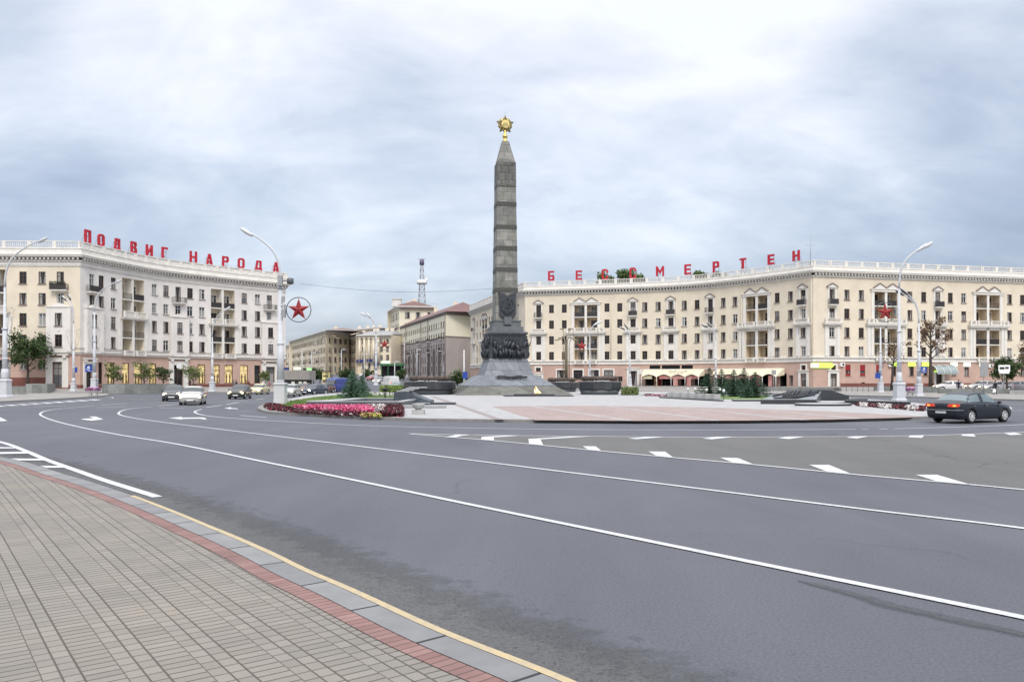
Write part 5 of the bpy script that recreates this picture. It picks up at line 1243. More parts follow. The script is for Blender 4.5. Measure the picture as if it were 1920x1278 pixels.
# ================================================================== lamps and signs
def bez(p0, p1, p2, p3, n=10):
    p0, p1, p2, p3 = map(Vector, (p0, p1, p2, p3))
    return [p0*(1-t)**3+p1*3*t*(1-t)**2+p2*3*t*t*(1-t)+p3*t**3 for t in [k/n for k in range(n+1)]]
def lamp(label, u, vb, Y, heads, r0=.2, r1=.07, bend=.72, baseh=2.0, basew=.62, straight=None, dark=False, group='street lamps round the square', collars=True, lat=0):
    z = ZV(vb, Y); p = AT(u, Y, z); t = thing('street_lamp', label, 'street lamp', tuple(p), 0, group)
    hs = [((uh-u)/FX*Y, ZV(vh, Y)-z) for uh, vh in heads]; H = max([h for _, h in hs]) if hs else straight
    bh = baseh
    b = MB(); b.sq([(basew*1.25, 0), (basew*1.25, .12), (basew*1.05, .2), (basew, .25), (basew*.92, bh*.62), (basew*1.05, bh*.66), (basew*1.05, bh*.70), (basew*.85, bh*.74)]); b.lathe([(basew*.42, bh*.74), (basew*.34, bh*.85), (r0*1.35, bh*.93), (r0*1.15, bh*1.15)], seg=12); b.build('pedestal', Mt['polepaint'], t)
    zb_ = H*bend if hs else straight
    b = MB(); b.tube([(0, 0, bh*.9), (0, 0, zb_*.62), (0, 0, zb_*.62+.02), (0, 0, zb_)], [r0, r0*.82, r0*.62, r1*1.2 if hs else r0*.4], 10)
    if collars:
        for f_ in (.35, .62): b.lathe([(r0*1.05, -.08), (r0*1.2, 0), (r0*1.05, .1)], (0, 0, zb_*f_), 10)
    b.build('pole', Mt['polepaint'], t)
    for hx, hz in hs:
        s = 1 if hx > 0 else -1
        pts = bez((0, 0, zb_), (0, 0, zb_+(H-zb_)*.6), (hx*.25, 0, hz-(hz-zb_)*.28), (hx*.86, 0, hz-.1))
        b = MB(); b.tube(pts, [r1*1.2-(r1*.4)*k/10 for k in range(11)], 7); b.build('arm', Mt['polepaint'], t)
        d = (Vector((hx, 0, hz))-pts[-1]); tl = math.atan2(pts[-1].z-pts[-2].z, pts[-1].x-pts[-2].x)
        rot = Matrix.Rotation(-tl, 3, 'Y')
        b = MB(); ico(b, (0, 0, 0), 1, 2, sc=(.62, .2, .15)); ico(b, (.08, 0, -.06), 1, 2, mi=1, sc=(.42, .16, .13))
        bmesh.ops.transform(b.b, matrix=rot.to_4x4(), verts=b.b.verts)
        b.build('lamp_head', [Mt['darkhead' if dark else 'lamphead'], Mt['lens']], t, (hx, 0, hz))
    return t, z
def star_sign(label, u, v, Y, r, side, Lp):
    z = ZV(v, Y); t = thing('star_sign', label, 'sign', tuple(AT(u, Y, z)), 0, 'red stars in rings on lamp posts')
    b = MB(); relief_star(b, (0, 0, 0), (1, 0, 0), (0, 0, 1), r*.93, r*.2); b.build('star', Mt['starred'], t)
    b = MB(); b.tube([(r*cos(2*pi*k/32), 0, r*sin(2*pi*k/32)) for k in range(33)], .035, 6, cap=False)
    for k in range(5):
        a = pi/2+k*2*pi/5; b.tube([(cos(a)*r*.9, 0, sin(a)*r*.9), (cos(a)*r, 0, sin(a)*r)], .02, 4)
    b.build('ring', Mt['darkhead'], t)
    b = MB()
    for dz in (-.25, .25): b.tube([(side*r*.95, 0, dz*r*1.2), (side*Lp, 0, dz*r*1.2)], .04, 5)
    b.box((side*(r+.12), 0, 0), (.10, .12, .9*r)); b.build('bracket', Mt['graymetal'], t)
def light_star(u, v, Y, h, side):
    "wire firework figure for winter lights, fixed to a pole"
    z = ZV(v, Y); t = thing('wire_light_figure', LIGHTL.pop(0), 'decoration', tuple(AT(u, Y, z)), 0, 'wire light figures on lamp posts')
    for s in side:
        b = MB(); P = [(s*x, -.05, zz_) for x, zz_ in ((.25, 0), (.75, h*.45), (.95, h*.8))]; b.tube(P, .022, 4); b.tube([(s*.25, -.05, 0), (s*.35, -.05, h*.55), (s*.45, -.05, h*.85)], .022, 4); b.tube([(s*.95, -.05, h*.8), (s*.7, -.05, h*.62), (s*.45, -.05, h*.85)], .02, 4)
        sp = [(s*.75+x, -.05, h*.95+zz_) for x, zz_ in star_poly(.42)]; b.tube(sp+[sp[0]], .022, 4, cap=False); b.build('wire_star', Mt['graymetal'], t)
LIGHTL = ['wire star figure on the post at the left edge of the photo', 'pair of wire star figures on the lamp post before the cream doorway', 'pair of wire star figures on the post with the blue lane sign', 'wire star figure on the thin post before the cafe']
lamp('tall grey lamp post at the left edge, arm curving right over the corner pavement', 9, 744.5, 84, [(80, 450)], .27, .09, .70, 2.6, .95)
light_star(9, 640, 83.5, 3.4, (1,))
lamp('double headed dark lamp between the tree and the lane sign on the left', 138, 733.3, 112, [(120, 559), (130, 557)], .19, .07, .72, 1.6, .6, dark=True)
light_star(138, 655, 111.5, 2.6, (-1, 1))
lamp('grey lamp post with the blue lane sign, before the left block corner', 177, 729, 112, [(221, 528)], .24, .08, .72, 2.0, .75)
light_star(177, 650, 111.5, 3.4, (-1, 1))
lamp('grey lamp post before the lit shop windows of the white block', 398, 734, 119, [(426, 579)], .2, .07, .66, 2.0, .7)
lamp('double headed tall lamp beyond the hedge on the far street', 705, 722, 128, [(681, 589), (691, 591)], .19, .07, .72, 2.0, .6)
lamp('double headed lamp behind the wreath drums, arm reaching right', 1106, 728, 126, [(1117, 607), (1123, 605)], .14, .06, .8, 1.8, .5)
lamp('dark double headed lamp by the white door right of the drums', 1181, 724, 135, [(1166, 615), (1174, 612)], .16, .06, .78, 1.8, .55, dark=True)
lamp('dark double headed lamp rising behind the spruces before the cafe', 1342, 728, 125, [(1321, 611), (1330, 609)], .16, .06, .76, 1.8, .5, dark=True)
lamp('tall grey double headed lamp post on the right carrying a red star', 1686, 751.5, 70, [(1729, 464), (1739, 460)], .19, .07, .72, 2.2, .78)
lamp('dark double headed lamp right of the tall star lamp', 1723, 742.5, 88, [(1687, 549), (1695, 547)], .2, .07, .70, 1.9, .62, dark=True)
lamp('short bare grey post without lamp head before the cream block', 1651, 736, 105, [], .2, .07, straight=8.6, baseh=1.9, basew=.62)
light_star(1651, 690, 104.5, 3.0, (1,))
# the big square-based post with a star at the tip of the flower bed
t, z = lamp('thick grey post on a square plinth at the flower bed tip', 526, 757, 61, [(462, 435)], .36, .08, .70, .01, .01, collars=False)
for o in list(t.children):
    if o.name.startswith(('pedestal', 'pole')): bpy.data.objects.remove(o)
b = MB(); b.sq([(.82, 0), (.80, 1.42), (.92, 1.48), (.92, 1.60), (.6, 1.64)]); b.build('pedestal', mat('pale_concrete', (.55, .555, .56), .8, .1, 9), t)
zt3 = (ZV(435, 61)-z)*.70
b = MB(); b.tube([(0, 0, 1.6), (0, 0, 4.6), (0, 0, 4.62), (0, 0, 8.9), (0, 0, 8.92), (0, 0, zt3)], [.27, .25, .20, .17, .09, .08], 12)
for zc_ in (1.75, 4.6, 8.9): b.lathe([(.25, -.1), (.30 if zc_ < 8 else .22, 0), (.25 if zc_ < 8 else .18, .12)], (0, 0, zc_), 12)
b.build('pole', Mt['polepaint'], t)
b = MB(); b.lathe([(.1, -.25), (.26, -.2), (.26, .2), (.1, .25)], (.75, 0, 9.4), 10); b.tube([(0, 0, 9.4), (.75, 0, 9.4)], .05, 5); b.build('loudspeaker', Mt['darkhead'], t)
for bx in (((.05, -.25, 9.4), (.34, .3, .8)), ((.3, -.2, 6.9), (.3, .25, .6)), ((.25, -.2, 8.0), (.2, .2, .4))): b = MB(); b.box(*bx); b.build('control_box', Mt['graymetal'], t)
star_sign('red star in a large ring on the thick post by the flower bed', 560, 580.5, 60.8, .94, -1, 1.35)
star_sign('red star in a ring on the tall right lamp, before the upper balconies', 1659.5, 585, 69.8, .86, 1, 1.15)
star_sign('small red star in a ring behind the drums right of the obelisk', 1091, 648.5, 125, .98, 1, 1.25)
star_sign('small red star in a ring beside the lamp on the far street', 721, 645, 134, .95, -1, 1.3)
for i, (u, vb, Y, vt, lb) in enumerate(((566, 722, 165, 655, 'thin pale post above the striped kiosk'), (584, 720, 185, 662, 'thin pale post right of the striped kiosk'), (640, 718, 190, 655, 'thin post left of the big spruce tip'), (683, 716, 200, 664, 'thin post left of the double headed far lamp'), (740, 716, 170, 678, 'thin white post before the green shop terrace'), (758, 712, 230, 640, 'thin dark post before the arched block'), (782, 712, 215, 655, 'thin pale post before the arches'))):
    t = thing('far_post', lb, 'post', tuple(AT(u, Y, street_z(Y))), 0, 'thin posts along the far street'); b = MB(); b.tube([(0, 0, 0), (0, 0, ZV(vt, Y)-street_z(Y))], [.16, .09], 6); b.build('shaft', Mt['polepaint'], t); b = MB(); ico(b, (.5, 0, ZV(vt, Y)-street_z(Y)), 1, 1, sc=(.7, .2, .12)); b.build('lamp_head', Mt['lamphead'], t)
def goose(label, u, vb, Y, W, vt, vneck, double):
    z = ZV(vb, Y); t = thing('multi_arm_lamp', label, 'street lamp', tuple(AT(u, Y, z)), 0, 'lamps with several goose necks')
    zn = ZV(vneck, Y)-z; k_ = Y/FX
    for s, w_, dz in ((-1, W, 0), (-1, W*.6, .3), (1, W*.6, .3), (1, W, 0)):
        x0 = s*k_*(5.5 if abs(w_) == W else 2.2); xe = s*w_*k_
        pts = [(x0, 0, 0), (x0, 0, zn*.8)]+[tuple(p) for p in bez((x0, 0, zn*.82), (x0, 0, zn+dz), (x0+(xe-x0)*.3, 0, zn+dz+.35), (xe, 0, zn+dz))][1:]
        b = MB(); b.tube(pts, [.075]*2+[.055]*10, 7); ico(b, (xe, 0, zn+dz), 1, 1, sc=(.45, .2, .1)); b.build('goose_neck_arm', goosem, t)
    if double:
        zt4 = ZV(vt, Y)-z
        for s in (-1, 1):
            b = MB(); b.tube([(s*.06, 0, 0), (s*.06, 0, zt4*.72), (s*.5, 0, zt4)], .07, 6); ico(b, (s*.62, 0, zt4+.05), 1, 1, sc=(.4, .2, .14)); b.build('lamp_arm', goosem, t)
goosem = mat('bronze_pole_paint', (.26, .22, .15), .5, .1, 3, metal=.3)
goose('goose neck lamp cluster behind the drums right of the obelisk', 1061.5, 726, 120, 17, 617, 637, True)
goose('goose neck lamp cluster on the far street left of the big spruce', 617, 722, 124, 16, 612, 634, False)

signblue = mat('sign_blue', (.02, .06, .32), .4); signwhite = mat('sign_white', (.8, .8, .8), .4)
def lane_sign(label, u, v, Y, w_, h, digit='4'):
    z = ZV(v, Y); t = thing('road_sign', label, 'road sign', tuple(AT(u, Y, z)), 0)
    b = MB(); b.box((0, 0, 0), (w_, .04, h)); b.build('sign_plate', signblue, t)
    b = MB(); b.mi = 0
    f = lambda P: b.extr(P, (0, -.028, 0), (1, 0, 0), (0, 0, 1), .012)
    s = h
    f([(x*s, z_*s) for x, z_ in ((.06, -.1), (.14, -.1), (.14, .38), (.06, .38))]); f([(x*s, z_*s) for x, z_ in ((-.2, .0), (.06, .0), (.06, .09), (-.09, .09), (.06, .33), (.06, .38), (.0, .38), (-.2, .08))]); f([(x*s, z_*s) for x, z_ in ((.14, .0), (.24, .0), (.24, .09), (.14, .09))])
    f([(x*s, z_*s) for x, z_ in ((-.42, -.16), (-.1, -.2), (-.1, -.30), (.3, -.42), (.3, -.34), (0, -.26), (.0, -.2), (-.42, -.09))])
    b.build('number', signwhite, t)
    b = MB(); b.box((w_/2-.1 if u < 900 else -w_/2+.1, .2, 0), (.08, .36, .08)); b.build('bracket', Mt['graymetal'], t)
lane_sign('blue lane sign with a white 4 on the left lamp post', 166, 690.5, 111.4, .98, .95)
lane_sign('blue lane sign with a white 4 beside the dark right lamp', 1732, 693, 87.4, .65, .68)
def plain_sign(label, u, v, Y, w_, h, m, post=None, bars=None, pole_v=None):
    z = ZV(v, Y); t = thing('road_sign', label, 'road sign', tuple(AT(u, Y, z)), 0)
    b = MB(); b.box((0, 0, 0), (w_, .04, h)); b.build('sign_plate', m, t)
    if bars:
        b = MB()
        for x, zz2, bw, bh in bars: b.box((x*w_, -.03, zz2*h), (bw*w_, .01, bh*h))
        b.build('symbol', bars_m, t)
    if pole_v:
        b = MB(); b.tube([(0, .08, ZV(pole_v, Y)-z), (0, .08, h/2)], .045, 6); b.build('post', Mt['graymetal'], t)
bars_m = mat('sign_symbol_black', (.02, .02, .02), .5)
plain_sign('upper white sign with dark symbol on a post beside the right walker', 1883, 690, 86, 1.25, .7, signwhite, bars=[(-.2, .0, .4, .35), (.22, .05, .3, .3)], pole_v=737)
plain_sign('small white plate right under the white symbol sign on the right', 1883, 697.5, 85.95, 1.1, .3, signwhite)
plain_sign('small blue sign behind the double headed left lamp', 142.5, 693, 118, .4, .8, signblue)
plain_sign('grey back of a tall sign on a post before the cream block', 1845, 692, 96, .9, 1.7, Mt['graymetal'], pole_v=738)
plain_sign('small blue sign on the bare post at the right', 1646, 704, 104.5, .7, .7, signblue)
plain_sign('small grey sign on a post before the cafe awning', 1451, 698, 116, .65, .65, Mt['graymetal'], pole_v=736)
plain_sign('blue round topped sign post between obelisk and grey arched block', 872, 703, 130, .75, 1.1, signblue, pole_v=724)
t = thing('flagpole', 'thin white pole between the obelisk and the grey arched block', 'pole', tuple(AT(870, 130.3, .3))); b = MB(); b.tube([(0, 0, 0), (0, 0, ZV(659, 130))], [.12, .07], 8); b.build('shaft', Mt['white'], t)

# overhead wire between the blocks, high over the street
b = MB(); A, B_ = Vector((-42, 158, ZV(532, 158))), AT(932, 165, ZV(540, 165)); b.tube([A.lerp(B_, k/12)-Vector((0, 0, 1.2*sin(pi*k/12))) for k in range(13)], .03, 3)
tag(b.build('overhead_wire', Mt['darkmetal']), 'thin overhead wire crossing the sky behind the obelisk', 'wire')

# ================================================================== vegetation
def leafmat(name, c, c2, rough=.7):
    m = mat(name, c, rough, col2=c2, vs=1.7, detail=5); m.node_tree.nodes['Principled BSDF'].inputs['Specular IOR Level'].default_value = .25; return m
LM = {'green': leafmat('leaf_green', (.030, .055, .018), (.075, .115, .04)), 'light': leafmat('leaf_light', (.07, .11, .03), (.17, .20, .07)), 'brown': leafmat('leaf_autumn', (.09, .055, .035), (.26, .17, .10)), 'roof': leafmat('leaf_far', (.07, .12, .04), (.15, .21, .08))}
def tree(label, u, vb, Y, vtop, wpx, kind, n=2200, leaf=.16, group=None, bare=.0, crown0=.32, seed=1, vbz=None, lean=0, cat='tree'):
    z = ZV(vb, Y); H = ZV(vtop, Y)-z; Rc = wpx/2/FX*Y; rr = random.Random(seed)
    t = thing('tree', label, cat, tuple(AT(u, Y, z)), 0, group)
    b = MB(); tr = .035*H*.6+.03; tips = []
    b.tube([(0, 0, -.1), (lean*.2, 0, H*crown0*.6), (lean*.4, .05, H*crown0), (lean*.8, 0, H*.62), (lean, 0, H*.9)], [tr*1.3, tr, tr*.8, tr*.4, tr*.12], 8)
    for k in range(13):
        z0 = H*(crown0+.55*k/13*rr.uniform(.8, 1.1)); a = k*2.4+rr.uniform(-.4, .4); L_ = Rc*rr.uniform(.6, .95)*(1-.45*max(0, (z0/H-.55))/.45)
        e = Vector((cos(a)*L_, sin(a)*L_, z0+L_*rr.uniform(.35, .9))); e.z = min(e.z, H*.97); p0 = Vector((lean*z0/H, 0, z0)); m = p0.lerp(e, .5)+Vector((0, 0, L_*.12))
        b.tube([p0, m, e], [tr*.38, tr*.22, tr*.08], 5); tips.append((p0, m, e))
        for j in range(3):
            q = m.lerp(e, rr.random()); e2 = q+Vector((rr.uniform(-1, 1), rr.uniform(-1, 1), rr.uniform(-.1, .9)))*Rc*.35; b.tube([q, e2], [tr*.12, tr*.04], 4); tips.append((q, q.lerp(e2, .5), e2))
    b.build('trunk', Mt['bark'], t)
    b = MB(); cl = []
    for k in range(70 if not bare else 60):
        tp = rr.choice(tips); c = tp[1].lerp(tp[2], rr.uniform(.1, 1.2)); cl.append((c, Rc*rr.uniform(.16, .42)*(1 if not bare else .7)))
    if not bare:
        for k in range(46):
            q = Vector((rr.gauss(0, 1), rr.gauss(0, 1), rr.gauss(0, 1))).normalized()*rr.uniform(.3, .85); zc = H*(crown0+1)/2; cl.append((Vector((q.x*Rc*.95, q.y*Rc*.95, zc+q.z*H*(1-crown0)*.5)), Rc*rr.uniform(.16, .36)))
    for k in range(n):
        c, r_ = rr.choice(cl); d = Vector((rr.gauss(0, 1), rr.gauss(0, 1), rr.gauss(0, .8))); d = d.normalized()*r_*rr.random()**.45; p = c+d
        nn3 = Vector((rr.gauss(0, 1), rr.gauss(0, 1), rr.gauss(0, 1)+.6)).normalized(); e = nn3.orthogonal().normalized(); f = nn3.cross(e); s = leaf*rr.uniform(.6, 1.3); a = rr.uniform(0, 6.3); ex = e*cos(a)+f*sin(a); ey = nn3.cross(ex)
        b.face([p-ex*s, p+ey*s*.5, p+ex*s, p-ey*s*.5])
    b.build('crown', LM[kind], t); return t
tree('dark green round tree beside the left lamp, before the cream front', 52, 724, 119, 625, 76, 'green', 4200, .2, seed=3, crown0=.25)
for i, (u, vt, w_, k, lb) in enumerate(((212, 676, 34, 'light', 'young tree before the first lit shop window, nearest the lane sign'), (270, 678, 44, 'light', 'thin young tree before the middle lit shop windows'), (306, 685, 34, 'green', 'young tree just left of the round white sign'), (362, 684, 50, 'light', 'bushy young tree just right of the round white sign'), (497, 690, 22, 'light', 'slim young tree beside the last door of the white block'))):
    Y_ = (112, 114, 116, 122, 140)[i]; tree(lb, u, 722, Y_, vt, w_, k, 750, .15, 'young trees along the white block', seed=10+i, crown0=.12)
tree('half bare brownish tree behind the dark lamp on the right', 1745, 729, 108, 598, 74, 'brown', 900, .19, seed=21, crown0=.42, bare=1)
tree('nearly bare dark tree between the bare post and the star lamp', 1672, 730, 108, 640, 70, 'brown', 160, .15, seed=23, crown0=.45, lean=.4)
tree('small round green tree behind the white signs at the right', 1888, 735, 104, 668, 46, 'green', 2300, .18, seed=25, crown0=.3)
tree('brownish tree cut by the right edge of the photo', 1930, 735, 110, 636, 60, 'brown', 1300, .19, seed=27, crown0=.3)
tree('small dark tree beside the blue sign post near the obelisk', 858, 727, 132, 697, 40, 'green', 900, .2, seed=29, crown0=.1)
def roof_tree(label, u, vt, w_, Y_, seed): tree(label, u, 640, Y_, vt, w_, 'roof', 9000, .42, 'tree tops above the cream roof', seed=seed, crown0=.3)
roof_tree('leafy tree top above the roof behind the third red letter', 1142, 509, 60, 190, 31); roof_tree('leafy tree top above the roof behind the fourth red letter', 1184, 502, 62, 192, 32)
roof_tree('low leafy tree top above the roof left of letter Р', 1314, 501, 48, 176, 33); roof_tree('low leafy tree top above the roof right of letter Р', 1352, 503, 42, 175, 34)
for i, (u, vt, w_, Y_) in enumerate(((588, 688, 26, 170), (600, 692, 22, 176), (576, 690, 22, 168), (646, 694, 28, 182), (690, 692, 26, 230), (750, 694, 22, 200))):
    tree(('dark tree beside the green lit kiosk roof on the far street', 'dark tree left of the yellow stall', 'dark tree right above the striped kiosk', 'low dark tree behind the big spruce', 'dark tree before the block with columns', 'dark tree under the green shop front')[i], u, 718 if i < 4 else 714, Y_, vt, w_, 'green', 700, .28, 'trees along the far street', seed=40+i, crown0=.2)
spm = leafmat('spruce_needles', (.032, .070, .042), (.10, .165, .11)); spm2 = leafmat('blue_spruce_needles', (.045, .095, .06), (.15, .24, .17))
def spruce(label, u, vb, Y, vtop, wpx, seed, m=None, dens=1.0, group='spruces on the island', zb=None, tipv=None):
    z = PZ if zb is None else zb; H = ZV(vtop, Y)-z; Rb = wpx/2/FX*Y*1.22; rr = random.Random(seed)
    t = thing('spruce', label, 'spruce', tuple(AT(u, Y, z)), 0, group)
    b = MB(); b.tube([(0, 0, 0), (0, 0, H*.5), (0, 0, H)], [.045*Rb+.05, .05, .012], 7)
    if tipv:
        for x in (-.12, .1): b.tube([(x*.3, 0, H*.9), (x, 0, ZV(tipv, Y)-z)], [.03, .012], 4)
    b.build('trunk', Mt['bark'], t)
    b = MB(); nt_ = int(10*dens)+4; zl = .06*H
    for k in range(nt_):
        f = k/nt_; zc = zl+(H-zl)*f**.92; Lb = Rb*(1-f)**1.12+.03*Rb; nb_ = int(15-7*f)
        for j in range(nb_):
            a = 2*pi*j/nb_+k*1.1+rr.uniform(-.15, .15); L_ = Lb*rr.uniform(.82, 1.12); dr = .12+.22*(1-f)
            ns = max(3, int(L_/.10))
            for q in range(ns):
                s0 = (q+.3)/ns; x = L_*s0; zz2 = zc-dr*L_*s0+.26*L_*s0*s0+rr.uniform(-.02, .02)
                c = Vector((cos(a)*x, sin(a)*x, zz2)); td = Vector((-sin(a), cos(a), 0)); rd = Vector((cos(a), sin(a), -.15))
                w3 = (.05+.13*L_*(1-s0)*1.0+.03)
                for sd_ in (-1, 1):
                    e = c+td*sd_*w3*rr.uniform(.8, 1.2)+rd*w3*.8+Vector((0, 0, rr.uniform(-.07, .02)))
                    th = .045+.02*rr.random(); b.face([c-rd*th, c+rd*th, e]); b.face([c+Vector((0, 0, th)), c-Vector((0, 0, th*1.4)), e])
    b.build('needles', m or spm, t); return t
spruce('big blue green spruce on the lawn at the left of the island', 661, 747, 79, 690, 50, 1, spm2, 1.5, tipv=679)
spruce('second spruce close behind the big lawn spruce, at its right', 679, 743, 85, 702, 36, 2, spm2, 1.1)
for i, (u, vt, w_, Y_, lb) in enumerate(((1330, 687, 50, 92, 'leftmost spruce of the right group, behind the concrete boxes'), (1353, 690, 48, 96, 'second spruce from the left in the right group'), (1376, 691, 50, 87, 'spruce in the middle of the right group'), (1395, 688, 48, 93, 'fourth spruce from the left in the right group'), (1416, 696, 54, 82, 'rightmost and nearest spruce of the right group'), (1402, 712, 26, 80, 'small low spruce at the foot of the right group'))):
    spruce(lb, u, 745, Y_, vt, w_, 50+i, spm, 1.0, group='spruces on the island', tipv=None)

def scatter(name, poly_, z, n, h, size, m, label, cat, seed=1, upright=False, stuff=True, mound=0):
    rr = random.Random(seed); b = MB(); xs = [p[0] for p in poly_]; ys = [p[1] for p in poly_]
    def inside(x, y):
        c = False; j = len(poly_)-1
        for i in range(len(poly_)):
            if (poly_[i][1] > y) != (poly_[j][1] > y) and x < (poly_[j][0]-poly_[i][0])*(y-poly_[i][1])/(poly_[j][1]-poly_[i][1])+poly_[i][0]: c = not c
            j = i
        return c
    k = 0; tries = 0
    while k < n and tries < n*40:
        tries += 1; x, y = rr.uniform(min(xs), max(xs)), rr.uniform(min(ys), max(ys))
        if not inside(x, y): continue
        k += 1; zz2 = z+rr.random()*h; mi = rr.choices(range(len(m)), [w_ for _, w_ in m])[0] if isinstance(m, list) else 0
        nn3 = Vector((rr.gauss(0, .8), rr.gauss(0, .8), 1 if not upright else .2)).normalized(); e = nn3.orthogonal().normalized(); f = nn3.cross(e); a = rr.uniform(0, 6.3); ex = e*cos(a)+f*sin(a); ey = nn3.cross(ex); s = size*rr.uniform(.6, 1.4)
        p = Vector((x, y, zz2)); b.face([p-ex*s, p+ey*s*.8, p+ex*s, p-ey*s*.8], mi)
    o = b.build(name, [q for q, _ in m] if isinstance(m, list) else m); tag(o, label, cat, kind='stuff' if stuff else None); return o
pk = mat('flower_pink', (.52, .05, .17), .7, .35, 4); pk2 = mat('flower_rose', (.62, .16, .28), .7, .2, 4); dkred = mat('leaf_dark_red', (.06, .012, .018), .7, .4, 4); crim = mat('flower_crimson', (.30, .015, .04), .7, .3, 4); wf = mat('flower_white', (.62, .60, .58), .7, .15, 4); yg = mat('flower_lime', (.35, .38, .06), .7, .2, 4); fol = mat('bed_foliage', (.05, .085, .025), .8, .35, 4)
P2 = lambda L_, z: [tuple(G(u, v, z)[:2]) for u, v in L_]
bed = P2([(497, 762), (500, 767), (560, 773.5), (640, 778), (700, 780.5), (755, 781.5), (757, 776), (752, 766), (700, 764.5), (575, 764.5), (560, 757.5), (520, 757)], PZ)
sheet('bed_soil', bed, PZ+.012, Mt['soil'])
outer = P2([(494, 764), (504, 769), (560, 775), (640, 779.5), (700, 781.5), (706, 778.5), (640, 776), (575, 771.5), (540, 765), (515, 758), (500, 758)], PZ)
scatter('flower_border', outer, PZ+.02, 9000, .12, .06, [(dkred, 88), (crim, 8), (wf, 2)], 'dark red leafy border plants along the kerb of the left flower bed', 'flowers', 1)
inner = P2([(548, 766), (575, 769.5), (640, 774), (700, 776.5), (704, 772), (690, 765), (575, 764.8)], PZ)
scatter('flower_bed', inner, PZ+.10, 12000, .16, .06, [(pk, 60), (pk2, 32), (wf, 4), (crim, 5)], 'pink flowers massed inside the left flower bed', 'flowers', 2)
scatter('flower_bed', P2([(690, 765), (704, 775), (722, 776), (722, 765)], PZ), PZ+.02, 2600, .28, .06, [(wf, 60), (crim, 20), (dkred, 20)], 'white flowers between pink and dark red ones in the left bed', 'flowers', 3)
scatter('flower_bed', P2([(722, 765), (722, 775), (712, 781.5), (757, 781.5), (757, 772), (752, 765)], PZ), PZ+.02, 6500, .26, .07, [(dkred, 86), (crim, 12), (wf, 2)], 'tall dark red plants at the right end of the left flower bed', 'flowers', 4)
scatter('flower_bed', P2([(676, 778.5), (715, 779.5), (715, 782.5), (676, 781.5)], PZ), PZ+.02, 900, .14, .05, [(yg, 70), (pk2, 15)], 'small lime green and orange patch at the kerb of the left bed', 'flowers', 5)
scatter('hedge', P2([(712, 738), (765, 738), (765, 734.5), (712, 734.5)], PZ), PZ, 5200, 1.0, .12, [(LM['light'], 60), (leafmat('hedge_bright', (.12, .20, .03), (.20, .30, .06)), 60)], 'bright green clipped hedge between the spruce and the left drum', 'hedge', 6)
scatter('flower_bed', P2([(695, 742.5), (762, 742.5), (764, 739), (700, 739)], PZ), PZ+.02, 2200, .25, .09, [(wf, 70), (fol, 40)], 'white flowers in front of the bright hedge', 'flowers', 7)
scatter('flower_bed', P2([(1604, 761), (1734, 771.5), (1736, 765), (1604, 757.5)], PZ), PZ+.02, 3000, .15, .07, [(dkred, 80), (wf, 3), (crim, 14)], 'dark red and white flowers at the right end of the island', 'flowers', 8)
for i, (u0, u1) in enumerate(((1612, 1626), (1648, 1672), (1700, 1722))):
    f0, f1 = (u0-1600)/130, (u1-1600)/130
    scatter('flower_bed', P2([(u0, 761.2+f0*10.5), (u1, 761.2+f1*10.5), (u1, 758+f1*7.5), (u0, 758+f0*7.5)], PZ), PZ+.05, 420, .16, .07, [(wf, 90), (crim, 6)], ('leftmost', 'middle', 'rightmost')[i]+' white clump among the dark red plants at the right end of the island', 'flowers', 60+i)
scatter('flower_bed', P2([(1208, 742.5), (1262, 744.5), (1262, 741.5), (1208, 740)], PZ), PZ+.02, 1200, .15, .07, [(dkred, 60), (pk2, 15), (wf, 15)], 'narrow dark flower strip left of the concrete boxes', 'flowers', 9)
scatter('shrub', P2([(1165, 741), (1197, 741), (1197, 737), (1165, 737)], PZ), PZ, 2600, .85, .1, LM['light'], 'low green bushes just right of the octagonal drum', 'bushes', 10)
# lawns
gm_ = mat('lawn', (.075, .135, .025), .9, .25, .9, .5, 60, col2=(.13, .20, .045))
sheet('lawn', P2([(520, 758.5), (562, 763), (575, 756), (600, 750.5), (745, 750), (762, 743), (700, 738.2), (645, 739.2), (588, 744.0), (548, 751.5)], PZ), PZ+.02, gm_)
sheet('lawn', P2([(1200, 741), (1215, 739), (1430, 743), (1560, 748), (1430, 749.5), (1350, 748), (1270, 743)], PZ), PZ+.02, gm_)
rr = random.Random(8); b = MB()
for k in range(9000):
    u = rr.uniform(520, 760); v = rr.uniform(741.5, 761)
    lo = 739.5+max(0, (640-u))*.12
    if v < lo or (u > 575 and v > 750.2) : continue
    p = G(u, v, PZ); a = rr.uniform(0, 6.3); h = rr.uniform(.04, .1); d = Vector((cos(a), sin(a), 0))*.03; b.face([p-d+Vector((0, 0, .02)), p+d+Vector((0, 0, .02)), p+Vector((rr.uniform(-.03, .03), rr.uniform(-.03, .03), h+.02))])
tag(b.build('grass', gm_), 'short green grass on the lawn round the big spruce', 'grass', kind='stuff')
